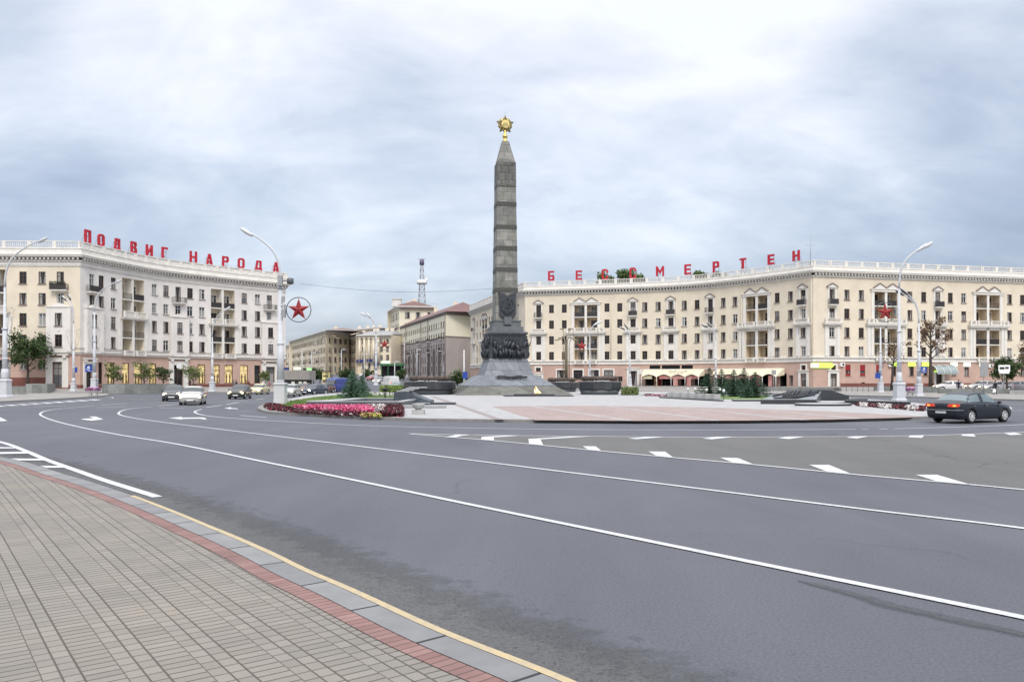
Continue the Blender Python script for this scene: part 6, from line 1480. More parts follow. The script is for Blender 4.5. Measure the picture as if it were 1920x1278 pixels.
# ================================================================== granite work, walls, boxes, cafe
def block_poly(label, cat, name, poly_, z0, z1, m, top=None, group=None):
    c = Vector((sum(p[0] for p in poly_)/len(poly_), sum(p[1] for p in poly_)/len(poly_), 0)); b = MB(); b.prism([(p[0]-c.x, p[1]-c.y) for p in poly_], z0, z1, 1 if top else 0, 0)
    o = b.build(name, [m, top or m], None, (c.x, c.y, 0)); return tag(o, label, cat, group)
def wall_run(label, pts, th, z0, z1, group='granite planter walls', cap=None):
    "pts world points; a wall of given thickness behind the line"
    L_ = [Vector((p[0], p[1], 0)) for p in pts]; q = []
    for i, p in enumerate(L_):
        t = (L_[min(i+1, len(L_)-1)]-L_[max(i-1, 0)]).normalized(); q.append(p+Vector((-t.y, t.x, 0))*th)
    return block_poly(label, 'wall', 'planter_wall', L_+q[::-1], z0, z1, Mt['wall_granite'], group=group)
A_ = lambda u, y: tuple(AT(u, y)[:2])
wall_run('grey granite planter wall under the dark green tree on the left', [A_(48, 108), A_(88, 109)], 9, .0, ZV(719.5, 108))
wall_run('lower granite wall block beside the left edge lamp', [A_(14, 100), A_(49, 101)], 1.2, .0, ZV(724, 100))
wall_run('long granite planter wall before the lit shop windows', [A_(195, 108), A_(262, 111), A_(331, 114.5)], 1.0, .0, ZV(719.5, 110))
wall_run('long granite terrace wall behind the right spruces', [A_(1396, 118), A_(1500, 116), A_(1574, 112)], .6, -.1, ZV(726, 115))
wall_run('dark granite wall stretch behind the bare post on the right', [A_(1640, 112), A_(1700, 111)], .6, -.1, ZV(724, 112))
wall_run('granite wall behind the dark right lamp, before the lime shop signs', [A_(1729, 103), A_(1762, 101.5)], .6, -.1, ZV(724.5, 102))
wall_run('long dark granite wall behind the walker with the white bag', [A_(1760, 98), A_(1820, 97), A_(1893, 95)], .6, -.1, ZV(728.5, 97))
o = wall_run('pale concrete block at the right end of the dark granite wall', [A_(1895, 94), A_(1930, 93)], 1.5, -.1, ZV(731.5, 94)); o.data.materials.clear(); o.data.materials.append(Mt['concrete'])
# railing before the cream block
t = thing('railing', 'thin dark railing between terrace wall and star lamp', 'railing', tuple(AT(1577, 108, .1)))
b = MB(); P = [AT(u, 108, 0)-AT(1577, 108, 0) for u in (1577, 1613, 1650, 1700)]
for k in range(13):
    p = P[0].lerp(P[-1], k/12); b.tube([(p.x, p.y, 0), (p.x, p.y, 1.0)], .03, 4)
for z in (1.0, .5): b.tube([(P[0].x, 0, z), (P[-1].x, 0, z)], .025, 4)
b.build('rail', Mt['darkmetal'], t)
# sunk granite frame on the lawn edge
t = thing('stone_planter', 'long low dark granite frame with pale coping behind the pink flowers', 'planter', tuple(AT(665, 57, PZ)))
z1 = .42
def loc_poly(L_): return [(p[0]-t.location.x, p[1]-t.location.y) for p in L_]
fo = P2([(573, 763.9), (755, 763.9)], PZ); Yf, Yb = 2807/52.9, 62.5
x0, x1 = fo[0][0], fo[1][0]; x0b, x1b = x0+1.2, x1+.3
b = MB()
def q4(a, c, d, e): return loc_poly([a, c, d, e])
b.prism(q4((x0, Yf), (x1, Yf), (x1, Yf+.5), (x0, Yf+.5)), .0, .36); b.prism(q4((x0b, Yb-.5), (x1b, Yb-.5), (x1b, Yb), (x0b, Yb)), 0, .36)
b.prism(q4((x0, Yf+.5), (x0+1.6, Yf+.5), (x0b+1.2, Yb-.5), (x0b, Yb-.5)), 0, .36); b.prism(q4((x1-.5, Yf+.5), (x1, Yf+.5), (x1b, Yb-.5), (x1b-.5, Yb-.5)), 0, .36)
b.build('granite_wall', Mt['granite_m'], t)
b = MB(); cop = mat('pale_coping', (.34, .345, .35), .5, .12, 2)
b.prism(q4((x0-.04, Yf-.04), (x1+.04, Yf-.04), (x1+.04, Yf+.54), (x0-.04, Yf+.54)), .362, .42); b.prism(q4((x0b, Yb-.5), (x1b, Yb-.5), (x1b, Yb+.03), (x0b, Yb+.03)), .362, .42)
b.prism(q4((x0-.04, Yf+.545), (x0+1.64, Yf+.545), (x0b+1.2, Yb-.505), (x0b, Yb-.505)), .362, .42); b.prism(q4((x1-.5, Yf+.545), (x1+.04, Yf+.545), (x1b+.03, Yb-.505), (x1b-.5, Yb-.505)), .362, .42)
b.build('coping', cop, t)
b = MB(); b.prism(q4((x0+1.7, Yf+.55), (x1-.55, Yf+.55), (x1b-.55, Yb-.55), (x0b+1.25, Yb-.55)), .012, .06); b.build('basin_floor', Mt['granite'], t)
# wedge of dark granite left of the plaza
def wedge(label, u0, u1, y, d, zl, zr, m, steps=0, name='stone_wedge'):
    t = thing(name, label, 'monument', tuple(AT((u0+u1)/2, y, PZ+.003))); k_ = y/FX; hw = (u1-u0)/2*k_
    b = MB(); b.extr([(-hw, 0), (hw, 0), (hw, zr), (hw*.78, zr+.05), (-hw*.25, zl*.95), (-hw*.95, zl), (-hw, zl-.1)], (0, d/2, 0), (1, 0, 0), (0, 0, 1), d); b.build('slope', m, t)
    b = MB(); b.box((hw+.9, d*.35, .07), (1.8, d*.5, .14)); b.box((0, -.35, .06), (2*hw, .6, .12)); b.build('step', Mt['granite'], t)
    return t, hw
wt, hw = wedge('dark granite wedge with stepped top between the lawn and the plaza', 738, 806, 58.5, 3.2, .95, .30, mat('wedge_granite', (.055, .07, .085), .4, .35, 2.5))
b = MB(); 
for k in range(5): b.box((-hw*.55+k*.28, 1.6, 1.0+.09*min(k, 3)), (.9, 2.2-.3*k, .08), rz=.1*k)
b.build('stone_slabs', cop, wt)
for i, (u0, u1, v) in enumerate(((757, 836, 764.5), (757, 806, 759.0))):
    y = 2807/(v-HZ); c = AT((u0+u1)/2, y, PZ+.005); b = MB(); b.box((0, 0, .10), ((u1-u0)*y/FX, .9, .14)); b.box((0, 0, .015), ((u1-u0)*y/FX-.3, .7, .03))
    tag(b.build('stone_ledge', cop, None, tuple(c)), ('longer low pale ledge on the plaza beside the stone bowl', 'shorter pale ledge behind the stone bowl')[i], 'ledge')
t = thing('stone_bowl', 'ribbed grey stone bowl on a square block at the left of the plaza', 'planter', tuple(AT(784.5, 2807/(776.8-HZ), PZ+.005)))
b = MB(); b.sq([(.66, 0), (.64, .24)]); b.build('block', Mt['concrete'], t)
b = MB(); n = 40; rings = []
for r_, z in ((.13, .24), (.16, .28), (.24, .34), (.31, .46), (.33, .52), (.33, .56), (.28, .57), (.25, .5)):
    rings.append([b.b.verts.new((r_*(1+(.05 if k % 2 else 0))*cos(2*pi*k/n), r_*(1+(.05 if k % 2 else 0))*sin(2*pi*k/n), z)) for k in range(n)])
for a, c in zip(rings, rings[1:]):
    for k in range(n): b.b.faces.new([a[k], a[(k+1) % n], c[(k+1) % n], c[k]])
b.b.faces.new(rings[-1]); b.build('bowl', Mt['concrete'], t)
t = thing('floodlight', 'small black floodlight on a post at the lawn edge', 'floodlight', tuple(AT(722, 2807/(747.5-HZ), PZ)))
b = MB(); b.tube([(0, 0, 0), (0, 0, .75)], .06, 6); b.build('post', Mt['black'], t); b = MB(); b.box((0, -.05, .9), (.36, .3, .26), rot=Matrix.Rotation(R(25), 3, 'X')); b.build('lamp_head', Mt['black'], t)
# bronze relief on a tilted granite slab at the right of the plaza
y = 2807/(757.5-HZ); t = thing('relief_slab', 'bronze relief lying on a tilted dark granite slab at the right of the plaza', 'monument', tuple(AT(1490, y, PZ+.003)))
k_ = y/FX; L0 = (1426-1490)*k_; L1 = (1525-1490)*k_
b = MB(); P0 = [(L0, 0, 0), (L1, -.6, 0), (L1+2.6, 5.2, 0), (L0+3.6, 5.8, 0)]; hz_ = [.32, .34, .86, .74]
B0 = [b.b.verts.new(p) for p in P0]; T0 = [b.b.verts.new((p[0], p[1], h)) for p, h in zip(P0, hz_)]
b.b.faces.new(T0); b.b.faces.new(B0[::-1])
for i in range(4): b.b.faces.new([B0[i], B0[(i+1) % 4], T0[(i+1) % 4], T0[i]])
b.build('slab', Mt['granite'], t)
def tp(u_, v_, dz=0):
    a = Vector((*P0[0][:2], hz_[0])).lerp(Vector((*P0[1][:2], hz_[1])), u_); c = Vector((*P0[3][:2], hz_[3])).lerp(Vector((*P0[2][:2], hz_[2])), u_); return a.lerp(c, v_)+Vector((0, 0, dz))
b = MB(); b.face([tp(.0, .0, .012), tp(1, 0, .012), tp(1, 1, .012), tp(0, 1, .012)]); b.build('slab_top', mat('pale_granite_top', (.22, .235, .25), .4, .15, 3), t)
b = MB(); rr = random.Random(3)
for k in range(9):
    a = tp(.36+.05*k, .15+.02*k, .12); c = tp(.40+.05*k+rr.uniform(-.1, .1), .85, .22); m = a.lerp(c, .5)+Vector((0, 0, .14+.05*rr.random())); b.tube([a, m, c], [.10, .15, .06], 6)
for k in range(14): ico(b, tp(.3+.45*rr.random(), .2+.55*rr.random(), .08), rr.uniform(.12, .28), 1, sc=(1.4, 1, .5))
b.tube([tp(.1, .35, .06), tp(.2, .75, .08)], .10, 6); b.tube([tp(.2, .1, .05), tp(.6, .12, .10), tp(.9, .5, .08)], [.06, .14, .12], 6); b.tube([tp(.66, .35, .1), tp(.95, .8, .16)], .16, 7)
b.build('bronze_relief', Mt['bronze'], t)
# dark stepped blocks and walls right of it
yb = 2807/(752.5-HZ)
wedge('dark granite block stepping down right of the bronze relief slab', 1540, 1592, 70, 3.5, .95, .45, Mt['granite'])
block_poly('long low dark granite wall before the right flower bed', 'wall', 'granite_wall', [A_(1584, 60), A_(1706, 54.5), A_(1708, 56), A_(1586, 61.5)], PZ, .44, Mt['granite'])
for i, (u0, u1, v, y) in enumerate(((1490, 1596, 759.8, 56.5), (1522, 1586, 755.6, 61), (1375, 1428, 751.5, 68))):
    c = AT((u0+u1)/2, y, PZ+.005); b = MB(); w_ = (u1-u0)*y/FX; n = 24
    b.prism([(w_/2*cos(2*pi*k/n), .9*sin(2*pi*k/n)) for k in range(n)] if i < 2 else [(-w_/2, -.4), (w_/2, -.4), (w_/2, .5), (-w_/2, .5)], 0, .16, 1, 0)
    tag(b.build('stone_ledge', [Mt['granite'], Mt['white']], None, tuple(c)), ('larger pale topped low ledge before the bronze relief slab', 'smaller pale topped ledge beside the dark stepped block', 'thin pale ledge before the nearest right spruce')[i], 'ledge')
# concrete boxes in a row
cb0 = None
ords = ['leftmost of the concrete boxes in a row right of the obelisk', 'second concrete box from the left in the row', 'third concrete box from the left in the row', 'fourth concrete box from the left in the row', 'fifth concrete box from the left in the row', 'nearest concrete box at the right end of the row']
for i, (u, v, w_) in enumerate(((1262, 744.2, 20), (1278, 745, 20), (1293, 746.2, 20), (1308, 747.2, 22), (1322, 748.4, 24), (1338, 749.4, 28))):
    y = 2807/(v+1-HZ); c = AT(u, y, PZ+.004); s = .95
    if cb0 is None:
        cb0 = thing('concrete_box', ords[0], 'planter', tuple(c), R(38), 'concrete boxes in a row')
        b = MB(); b.sq([(.80, 0), (.80, .14), (.86, .16), (.86, .52), (.82, .54)]); b.build('box', Mt['concrete'], cb0); b = MB(); b.sq([(.70, .54), (.69, .545)]); b.build('soil', Mt['soil'], cb0)
    else: dup(cb0, tuple(c), R(38), ords[i])
t = thing('low_plinth', 'long low dark plinth under the concrete boxes', 'plinth', tuple(AT(1300, 80, PZ)))
b = MB(); p0, p1 = G(1240, 745.8, PZ), G(1352, 752.2, PZ); d = p1-p0; b.box((0, 0, .06), (d.length, .5, .12), rz=math.atan2(d.y, d.x)); b.build('slab', Mt['granite'], t); t.location = (p0+p1)/2
bt = mat('pigeon_white', (.6, .6, .6), .6)
for i, (u, v) in enumerate(((1290, 736), (1303, 736), (1325, 738), (1350, 737), (1357, 741))):
    y = 2807/(v+8-HZ); t = thing('garden_lamp', ('small white globe lamp on a dark stick behind the second box', 'small white globe lamp on a dark stick behind the third box', 'small white globe lamp on a dark stick before the left spruce', 'small white globe lamp between the first two spruces', 'small white globe lamp at the foot of the middle spruce')[i], 'lamp', tuple(AT(u, y, PZ)), 0, 'small lamps behind the concrete boxes')
    b = MB(); b.tube([(0, 0, 0), (0, 0, .7)], .03, 5); b.build('stick', Mt['black'], t); b = MB(); ico(b, (0, 0, .82), .14, 2, sc=(1, 1, 1.2)); b.build('globe', bt, t)
# flower bowls on feet
bowl = None
for u, v, Y, lb, s in ((174.5, 741.2, 92, 'white flower bowl with purple blooms on the left pavement corner', 1.55), (1709, 741.5, 92, 'white flower bowl with lilac blooms between the right lamps', 1.2)):
    t = thing('flower_bowl', lb, 'planter', tuple(AT(u, Y, ZV(v, Y)))); b = MB(); b.lathe([(.42, .28), (.7, .5), (.78, .62), (.7, .64)], seg=20, sx=s/1.55); b.build('bowl', Mt['white'], t)
    for a in (.8, 2.4, 3.9, 5.5): b = MB(); b.tube([(.5*cos(a), .5*sin(a), 0), (.38*cos(a), .38*sin(a), .4)], .07, 6); b.build('foot', Mt['white'], t)
    b = MB(); rr = random.Random(int(u)); pm_ = [mat('flower_purple', (.13, .03, .10), .7, .3, 5), mat('flower_lilac', (.45, .28, .42), .7, .2, 5)] if bowl is None else pm_; bowl = 1
    for k in range(900):
        d = Vector((rr.gauss(0, 1), rr.gauss(0, 1), abs(rr.gauss(0, 1)))).normalized(); p = Vector((d.x*.85, d.y*.85, .6+d.z*.42))*1; e = d.orthogonal().normalized()*.07; f = d.cross(e); b.face([p-e, p-f, p+e, p+f], 1 if d.z > .72 or rr.random() < .1 else 0)
    b.build('flowers', pm_, t)
# cafe awnings
def awning(label, u0, u1, z_top, z_bot, out_, n):
    t0, t1 = RF.su(u0), RF.su(u1); root = thing('cafe_awning', label, 'awning', tuple(RF.at((t0+t1)/2, 0, 0)), 0, 'cream cafe awnings'); loc = root.location.copy()
    b = MB(); S_ = n*10; top = [RF.at(t0+(t1-t0)*k/S_, .15, z_top)-loc for k in range(S_+1)]; bot = []
    for k in range(S_+1):
        f = (k % 10)/10; zz2 = z_bot+.5*sin(pi*f); bot.append(RF.at(t0+(t1-t0)*k/S_, out_, zz2)-loc)
    mid = [(a+c)/2+Vector((0, 0, .12-.1*sin(pi*(k % 10)/10))) for k, (a, c) in enumerate(zip(top, bot))]
    for A, B in ((top, mid), (mid, bot)):
        for k in range(S_): b.face([B[k], B[k+1], A[k+1], A[k]])
    for s in (0, -1): b.face([top[s], mid[s], bot[s], RF.at(t0 if s == 0 else t1, .15, z_bot+.3)-loc])
    b.build('canopy', Mt['awning'], root)
    for k in range(n+1):
        p = RF.at(t0+(t1-t0)*k/n, out_-.05, 0)-loc; b = MB(); b.tube([(p.x, p.y, .3), (p.x, p.y, z_bot)], .05, 5); b.build('awning_post', Mt['white'], root)
    if n == 4:
        p = RF.at(RF.su(1274), out_*.72, z_top-.95)-loc; b = MB(); rr = random.Random(1)
        d = RF.tan(RF.su(1274)); 
        for k in range(9):
            a = p+d*(-1.6+k*.4)+Vector((0, -.35, .45+rr.uniform(-.1, .1))); b.tube([a, a+d*.22+Vector((0, 0, rr.uniform(-.35, .35))), a+d*.42], .05, 4)
        b.build('lettering', Mt['bronzeb'], root)
    return root
awning('long cream awning with scalloped edge over the left half of the cafe', 1207, 1322, 3.95, 2.45, 2.6, 4)
awning('cream awning over the right half of the cafe, behind the spruces', 1344, 1472, 3.95, 2.45, 2.6, 5)
rb = mat('red_pink_banner', (.62, .42, .38), .7, .3, 1.2, col2=(.42, .08, .07)); cbn = mat('cream_banner', (.62, .56, .40), .7, .1, 1)
cf = thing('cafe_terrace', 'cafe terrace with banners and dark openings under the cream awnings', 'cafe', tuple(RF.at(RF.su(1330), 0, .7))); loc = cf.location.copy()
for k, (u0, u1, z0, z1, m) in enumerate(((1208, 1227, 2.1, 2.8, cbn), (1241, 1296, 2.1, 2.75, rb), (1297, 1322, 2.1, 2.75, rb), (1269, 1278, .8, 2.1, rb), (1296, 1305, .8, 2.4, rb), (1346, 1440, 2.1, 2.75, rb), (1431, 1438, .8, 2.7, rb), (1456, 1463, .8, 2.7, rb))):
    b = MB(); fbox(b, RF, RF.su(u0), RF.su(u1), 2.2+.07*(k % 2), 2.24+.07*(k % 2), z0, z1)
    o = b.build('banner', m, cf); 
    for v in o.data.vertices: v.co -= loc
for u in (1214, 1232, 1251, 1262, 1284, 1312):
    b = MB(); p = RF.at(RF.su(u), 1.5, .75)-loc; b.lathe([(.25, 0), (.05, .05), (.05, .7), (.4, .72), (.4, .76)], p, 10); b.build('table', Mt['darkmetal'], cf)
b = MB(); fbox(b, RF, RF.su(1228), RF.su(1240), .05, .1, .75, 3.9); o = b.build('red_panel', Mt['starred'], cf)
for v in o.data.vertices: v.co -= loc
b = MB(); fbox(b, RF, RF.su(1229), RF.su(1236), .9, 1.3, .75, 2.3); o = b.build('wooden_bar', mat('light_wood', (.45, .26, .10), .6), cf)
for v in o.data.vertices: v.co -= loc
# kiosk and stalls on the far street
Y = 126; t = thing('kiosk', 'low dark kiosk with a striped metal roof band behind the oncoming cars', 'kiosk', tuple(AT(556, Y, 0))); k_ = Y/FX
b = MB(); b.box((-.4, 2, ZV(711, Y)/2), (3.7, 3.6, ZV(711, Y))); b.build('cabin', Mt['black'], t)
b = MB(); zb3, zt5 = ZV(711.5, Y), ZV(694, Y)
for k in range(17): b.box((-1.95+k*.235, 0, (zb3+zt5)/2), (.12, .08, zt5-zb3))
b.box((-.05, 2.1, (zb3+zt5)/2), (4.1, 4.1, zt5-zb3)); b.build('roof_band', mat('ribbed_sheet', (.33, .31, .29), .5, .1, 2), t)
b = MB(); 
for x in (-.6, .55, 1.3): b.box((x, .16, 1.0), (.5, .06, 1.3))
b.build('lit_window', mat('kiosk_window', (.4, .42, .36), .4, emit=(.7, .72, .6), es=.35), t)
for x, z, w_, m, nm in ((-1.9, ZV(691, Y), 1.1, mat('dark_blue_awning', (.02, .03, .16), .6), 'blue_sign'), (.0, ZV(690.5, Y), 1.0, mat('lit_pale_sign', (.7, .75, .55), .5, emit=(.8, .9, .6), es=.6), 'lit_sign'), (1.9, ZV(692, Y), .7, mat('lit_green_sign', (.3, .7, .25), .5, emit=(.5, .9, .4), es=.5), 'green_sign')):
    b = MB(); b.box((x, .4, z), (w_, .5, .42)); b.build(nm, m, t)
Y = 150; t = thing('stall', 'small lit yellow stall beside the goose neck lamp', 'stall', tuple(AT(610, Y, ZV(719, Y)))); k_ = Y/FX
b = MB(); b.box((0, 1, 1.1), (1.15, 2, 2.2)); b.build('cabin', mat('stall_yellow', (.55, .48, .2), .5, emit=(.8, .7, .35), es=.35), t); b = MB(); b.box((0, .9, 2.3), (1.4, 2.4, .2)); b.box((0, -.03, 1.45), (.9, .04, .3)); b.box((0, -.03, .5), (1.0, .04, .5)); b.build('frame', Mt['bronzeb'], t)
Y = 215; t = thing('shop_front', 'green framed shop terrace at the foot of the arched block', 'shop', tuple(AT(736, Y, street_z(Y)))); z_ = street_z(Y)
gm2 = mat('green_frame', (.03, .16, .06), .6)
for x in (-3, -1.2, .6, 2.4): b = MB(); b.box((x, 0, 1.9), (.2, .2, 3.8)); b.build('frame_post', gm2, t)
b = MB(); b.box((-.3, 1.2, 4.0), (6.4, 3, .5)); b.build('roof', gm2, t); b = MB(); b.box((-1.8, -.35, 4.6), (2.2, .2, .7)); b.build('lit_board', mat('lit_white_green', (.6, .8, .6), .5, emit=(.7, .95, .7), es=.6), t)
b = MB(); b.box((-.3, 2.2, 1.9), (6.0, .2, 3.6)); b.build('back_panel', Mt['black'], t)

# ================================================================== vehicles
def catm(P, n):
    o = []
    for i in range(len(P)-1):
        p0, p1, p2, p3 = P[max(i-1, 0)], P[i], P[i+1], P[min(i+2, len(P)-1)]
        for k in range(n):
            t = k/n; o.append([.5*((2*b_)+(c-a)*t+(2*a-5*b_+4*c-d)*t*t+(3*b_-a-3*c+d)*t**3) for a, b_, c, d in zip(p0, p1, p2, p3)])
    o.append(list(P[-1])); return o
CARP = {
 # x, zb, belt, top, hw, hwtop
 'sedan': dict(st=[(2.21, .36, .56, .60, .48, .40), (2.14, .22, .62, .67, .68, .58), (1.85, .17, .70, .77, .80, .70), (1.35, .16, .78, .87, .855, .72), (.98, .16, .84, .93, .865, .68), (.35, .16, .885, 1.33, .87, .57), (-.15, .16, .90, 1.415, .87, .60), (-.70, .16, .91, 1.405, .87, .60), (-1.18, .16, .92, 1.28, .865, .58), (-1.62, .17, .93, 1.01, .85, .66), (-1.95, .20, .93, .975, .82, .68), (-2.16, .26, .88, .93, .74, .62), (-2.22, .38, .74, .80, .66, .56)],
               wx=(1.32, -1.28), wr=.315, glass=dict(ws=(4, 5), rw=(8, 9), side=((4.45, 6.35), (6.5, 8.55)))),
 'hatch': dict(st=[(1.98, .36, .58, .62, .50, .42), (1.92, .22, .66, .72, .68, .58), (1.68, .17, .76, .84, .80, .70), (1.30, .16, .84, .95, .845, .70), (1.00, .16, .88, 1.02, .855, .66), (.40, .16, .92, 1.40, .86, .58), (-.10, .16, .94, 1.48, .86, .61), (-.80, .16, .95, 1.47, .86, .61), (-1.40, .16, .97, 1.42, .85, .60), (-1.78, .18, .98, 1.12, .83, .64), (-1.92, .22, .93, 1.0, .80, .64), (-1.97, .34, .76, .82, .74, .60)],
               wx=(1.22, -1.22), wr=.315, glass=dict(ws=(4, 5), rw=(8, 9), side=((4.5, 6.2), (6.35, 8.3)))),
 'van': dict(st=[(2.55, .40, .70, .76, .62, .55), (2.48, .24, .80, .90, .84, .74), (2.25, .20, .95, 1.10, .93, .82), (1.90, .20, 1.08, 1.25, .96, .80), (1.30, .20, 1.15, 2.02, .97, .78), (.90, .20, 1.17, 2.18, .97, .82), (-.3, .20, 1.17, 2.22, .97, .84), (-1.6, .20, 1.17, 2.22, .97, .84), (-2.35, .20, 1.17, 2.20, .97, .84), (-2.52, .24, 1.15, 2.10, .95, .80), (-2.56, .36, 1.1, 1.9, .90, .74)],
             wx=(1.62, -1.55), wr=.35, glass=dict(ws=(3, 4), rw=(8.6, 9.2), side=((3.35, 4.6),))),
}
def car_proto(kind, label, paint_m, lights=True, group=None, rear_plate=True):
    P = CARP[kind]; root = thing('parked_car' if False else 'car' if kind != 'van' else 'van', label, 'car' if kind != 'van' else 'van', (0, 0, 0), 0, group)
    NS, NR = 7, 5; st = catm(P['st'], NS)
    grid = []
    for x, zb, zl, zt6, hw, ht in st:
        mid = zb+(zl-zb)*.55
        ring = [(0, zb), (hw*.72, zb), (hw*.95, zb+.07), (hw, mid), (hw*.975, zl-.06), (hw*.93, zl), (ht+(hw*.93-ht)*.16, zt6-(zt6-zl)*.2), (ht*.80, zt6-.012), (0, zt6+.01)]
        grid.append([(x, y, z) for y, z in catm(ring, NR)])
    def nrm_grid(i, j):
        i0, i1 = max(i-1, 0), min(i+1, len(grid)-1); j0, j1 = max(j-1, 0), min(j+1, len(grid[0])-1)
        return (Vector(grid[i][j1])-Vector(grid[i][j0])).cross(Vector(grid[i1][j])-Vector(grid[i0][j])).normalized()
    b = MB(); V = []
    for row in grid:
        r_ = [b.b.verts.new(p) for p in row]; l_ = [r_[0]]+[b.b.verts.new((p[0], -p[1], p[2])) for p in row[1:-1]]+[r_[-1]]; V.append((r_, l_))
    for (r0_, l0_), (r1_, l1_) in zip(V, V[1:]):
        for j in range(len(r0_)-1):
            for a, c, fl_ in ((r0_, r1_, 0), (l0_, l1_, 1)):
                q = [a[j], a[j+1], c[j+1], c[j]]; f = b.b.faces.new(q if not fl_ else q[::-1]); f.smooth = True
    for (r_, l_), fl_ in ((V[0], 1), (V[-1], 0)):
        loop = r_+l_[1:-1][::-1]; b.b.faces.new(loop if fl_ else loop[::-1])
    bmesh.ops.recalc_face_normals(b.b, faces=b.b.faces)
    body = b.build('body', [paint_m, Mt['black']], root)
    cb = MB()
    for wx in P['wx']:
        for s in (-1, 1):
            y0, y1 = s*.60, s*1.2; cc = [(wx+(P['wr']+.055)*cos(2*pi*k/24), (P['wr'])+(P['wr']+.055)*sin(2*pi*k/24)) for k in range(24)]
            cb.extr([(x, z) for x, z in cc], (0, (y0+y1)/2, 0), (1, 0, 0), (0, 0, 1), abs(y1-y0), 1)
    bmesh.ops.recalc_face_normals(cb.b, faces=cb.b.faces)
    cut = cb.build('cutter', [paint_m, Mt['black']])
    md = body.modifiers.new('b', 'BOOLEAN'); md.operation = 'DIFFERENCE'; md.object = cut; md.solver = 'EXACT'
    dg = bpy.context.evaluated_depsgraph_get(); me = bpy.data.meshes.new_from_object(body.evaluated_get(dg)); body.modifiers.clear(); body.data = me; bpy.data.objects.remove(cut)
    # glass
    def patch(name, s0, s1, r0_, r1_, side, off=.006, m=None, both=False, slant=0):
        i0, i1 = int(round(s0*NS)), int(round(s1*NS)); j0, j1 = int(round(r0_*NR)), int(round(r1_*NR)); q = MB()
        def pt(i, j, s):
            p = Vector(grid[i][j]); n_ = nrm_grid(i, j)
            if n_.y < 0 and j < len(grid[0])-1: n_ = -n_
            if j == len(grid[0])-1 and n_.z < 0: n_ = -n_
            p = p+n_*off; return Vector((p.x, p.y*s, p.z))
        sides = (1, -1) if both else (side,)
        for s in sides:
            for i in range(i0, i1):
                for j in range(j0, j1):
                    f = q.face([pt(i, j, s), pt(i, j+1, s), pt(i+1, j+1, s), pt(i+1, j, s)][::s]); 
                    if f: f.smooth = True
        bmesh.ops.remove_doubles(q.b, verts=q.b.verts, dist=.0005)
        return q.build(name, m or Mt['carglass'], root)
    g = P['glass']; R8 = 8
    gl_ = Mt['carglass'] if not lights else Mt['carglass_dark']
    patch('windscreen', g['ws'][0]+.12, g['ws'][1]-.1, 5.6, 8, 1, both=True, m=gl_)
    patch('rear_window', g['rw'][0]+.05, g['rw'][1]-.1, 5.6, 8, 1, both=True, m=gl_)
    for s in (1, -1):
        for a, c in g['side']: patch('side_window', a+.15, c, 5.15, 6.0, s, m=gl_)
    # trims
    x0f, x0r = P['st'][0][0], P['st'][-1][0]; hwf = P['st'][1][4]; hwr = P['st'][-2][4]; zf = P['st'][1][2]; zr = P['st'][-2][2]
    hl = mat('headlight_lit', (.9, .85, .7), .2, emit=(1, .66, .26), es=16) if 'headlight_lit' not in bpy.data.materials else bpy.data.materials['headlight_lit']
    tl = mat('tail_light_red', (.45, .02, .02), .25, emit=(1, .12, .04), es=.35) if 'tail_light_red' not in bpy.data.materials else bpy.data.materials['tail_light_red']
    ol = mat('tail_light_amber', (.8, .3, .05), .25, emit=(1, .38, .06), es=1.3) if 'tail_light_amber' not in bpy.data.materials else bpy.data.materials['tail_light_amber']
    for s in (1, -1):
        b = MB(); ico(b, (0, 0, 0), 1, 2, sc=(.10, .21, .13)); b.build('headlight', hl if lights else Mt['lens'], root, (x0f-.12, s*hwf*.80, zf-.03))
        b = MB(); b.extr([(-.26, -.05), (.16, -.09), (.26, -.02), (.24, .07), (-.18, .07)] if s < 0 else [(.26, -.05), (-.16, -.09), (-.26, -.02), (-.24, .07), (.18, .07)], (0, 0, 0), (0, -1, 0), (0, 0, 1), .10); o = b.build('tail_light', tl, root, (x0r+.05, s*hwr*.74, zr-.06)); o.rotation_euler = (0, 0, -s*R(12))
        b = MB(); b.box((0, 0, 0), (.04, .13, .075)); b.build('reversing_lamp', ol, o, (-.05, s*.06, -.01))
        b = MB(); ico(b, (0, 0, 0), 1, 1, sc=(.06, .12, .08)); b.build('mirror', paint_m, root, (P['st'][4][0]-.28 if kind != 'van' else 1.55, s*(P['st'][5][4]+.08), P['st'][5][2]+.06))
        for hx in ((.1, -.85) if kind == 'sedan' else (.1,)):
            b = MB(); b.box((0, 0, 0), (.17, .03, .03)); b.build('door_handle', Mt['chrome'] if kind == 'sedan' else paint_m, root, (hx-.25, s*(P['st'][6][4]-.005), P['st'][6][2]-.10))
    if lights and kind != 'van':
        for s in (1, -1): b = MB(); ico(b, (0, 0, 0), 1, 1, sc=(.05, .09, .06)); b.build('fog_light', hl, root, (x0f-.10, s*hwf*.72, .33))
    b = MB(); b.box((0, 0, 0), (.03, .5, .11)); b.build('number_plate', Mt['plate'], root, (x0f+.0, 0, P['st'][0][1]+.03))
    b = MB(); b.box((0, 0, 0), (.03, .5, .11)); b.build('number_plate', Mt['plate'], root, (x0r-.035, 0, .52))
    b = MB(); b.box((0, 0, 0), (.05, hwf*1.1, .12)); b.box((.02, 0, -.2), (.05, hwf*1.2, .08)); b.build('grille', Mt['black'], root, (x0f-.035, 0, P['st'][0][1]+.16))
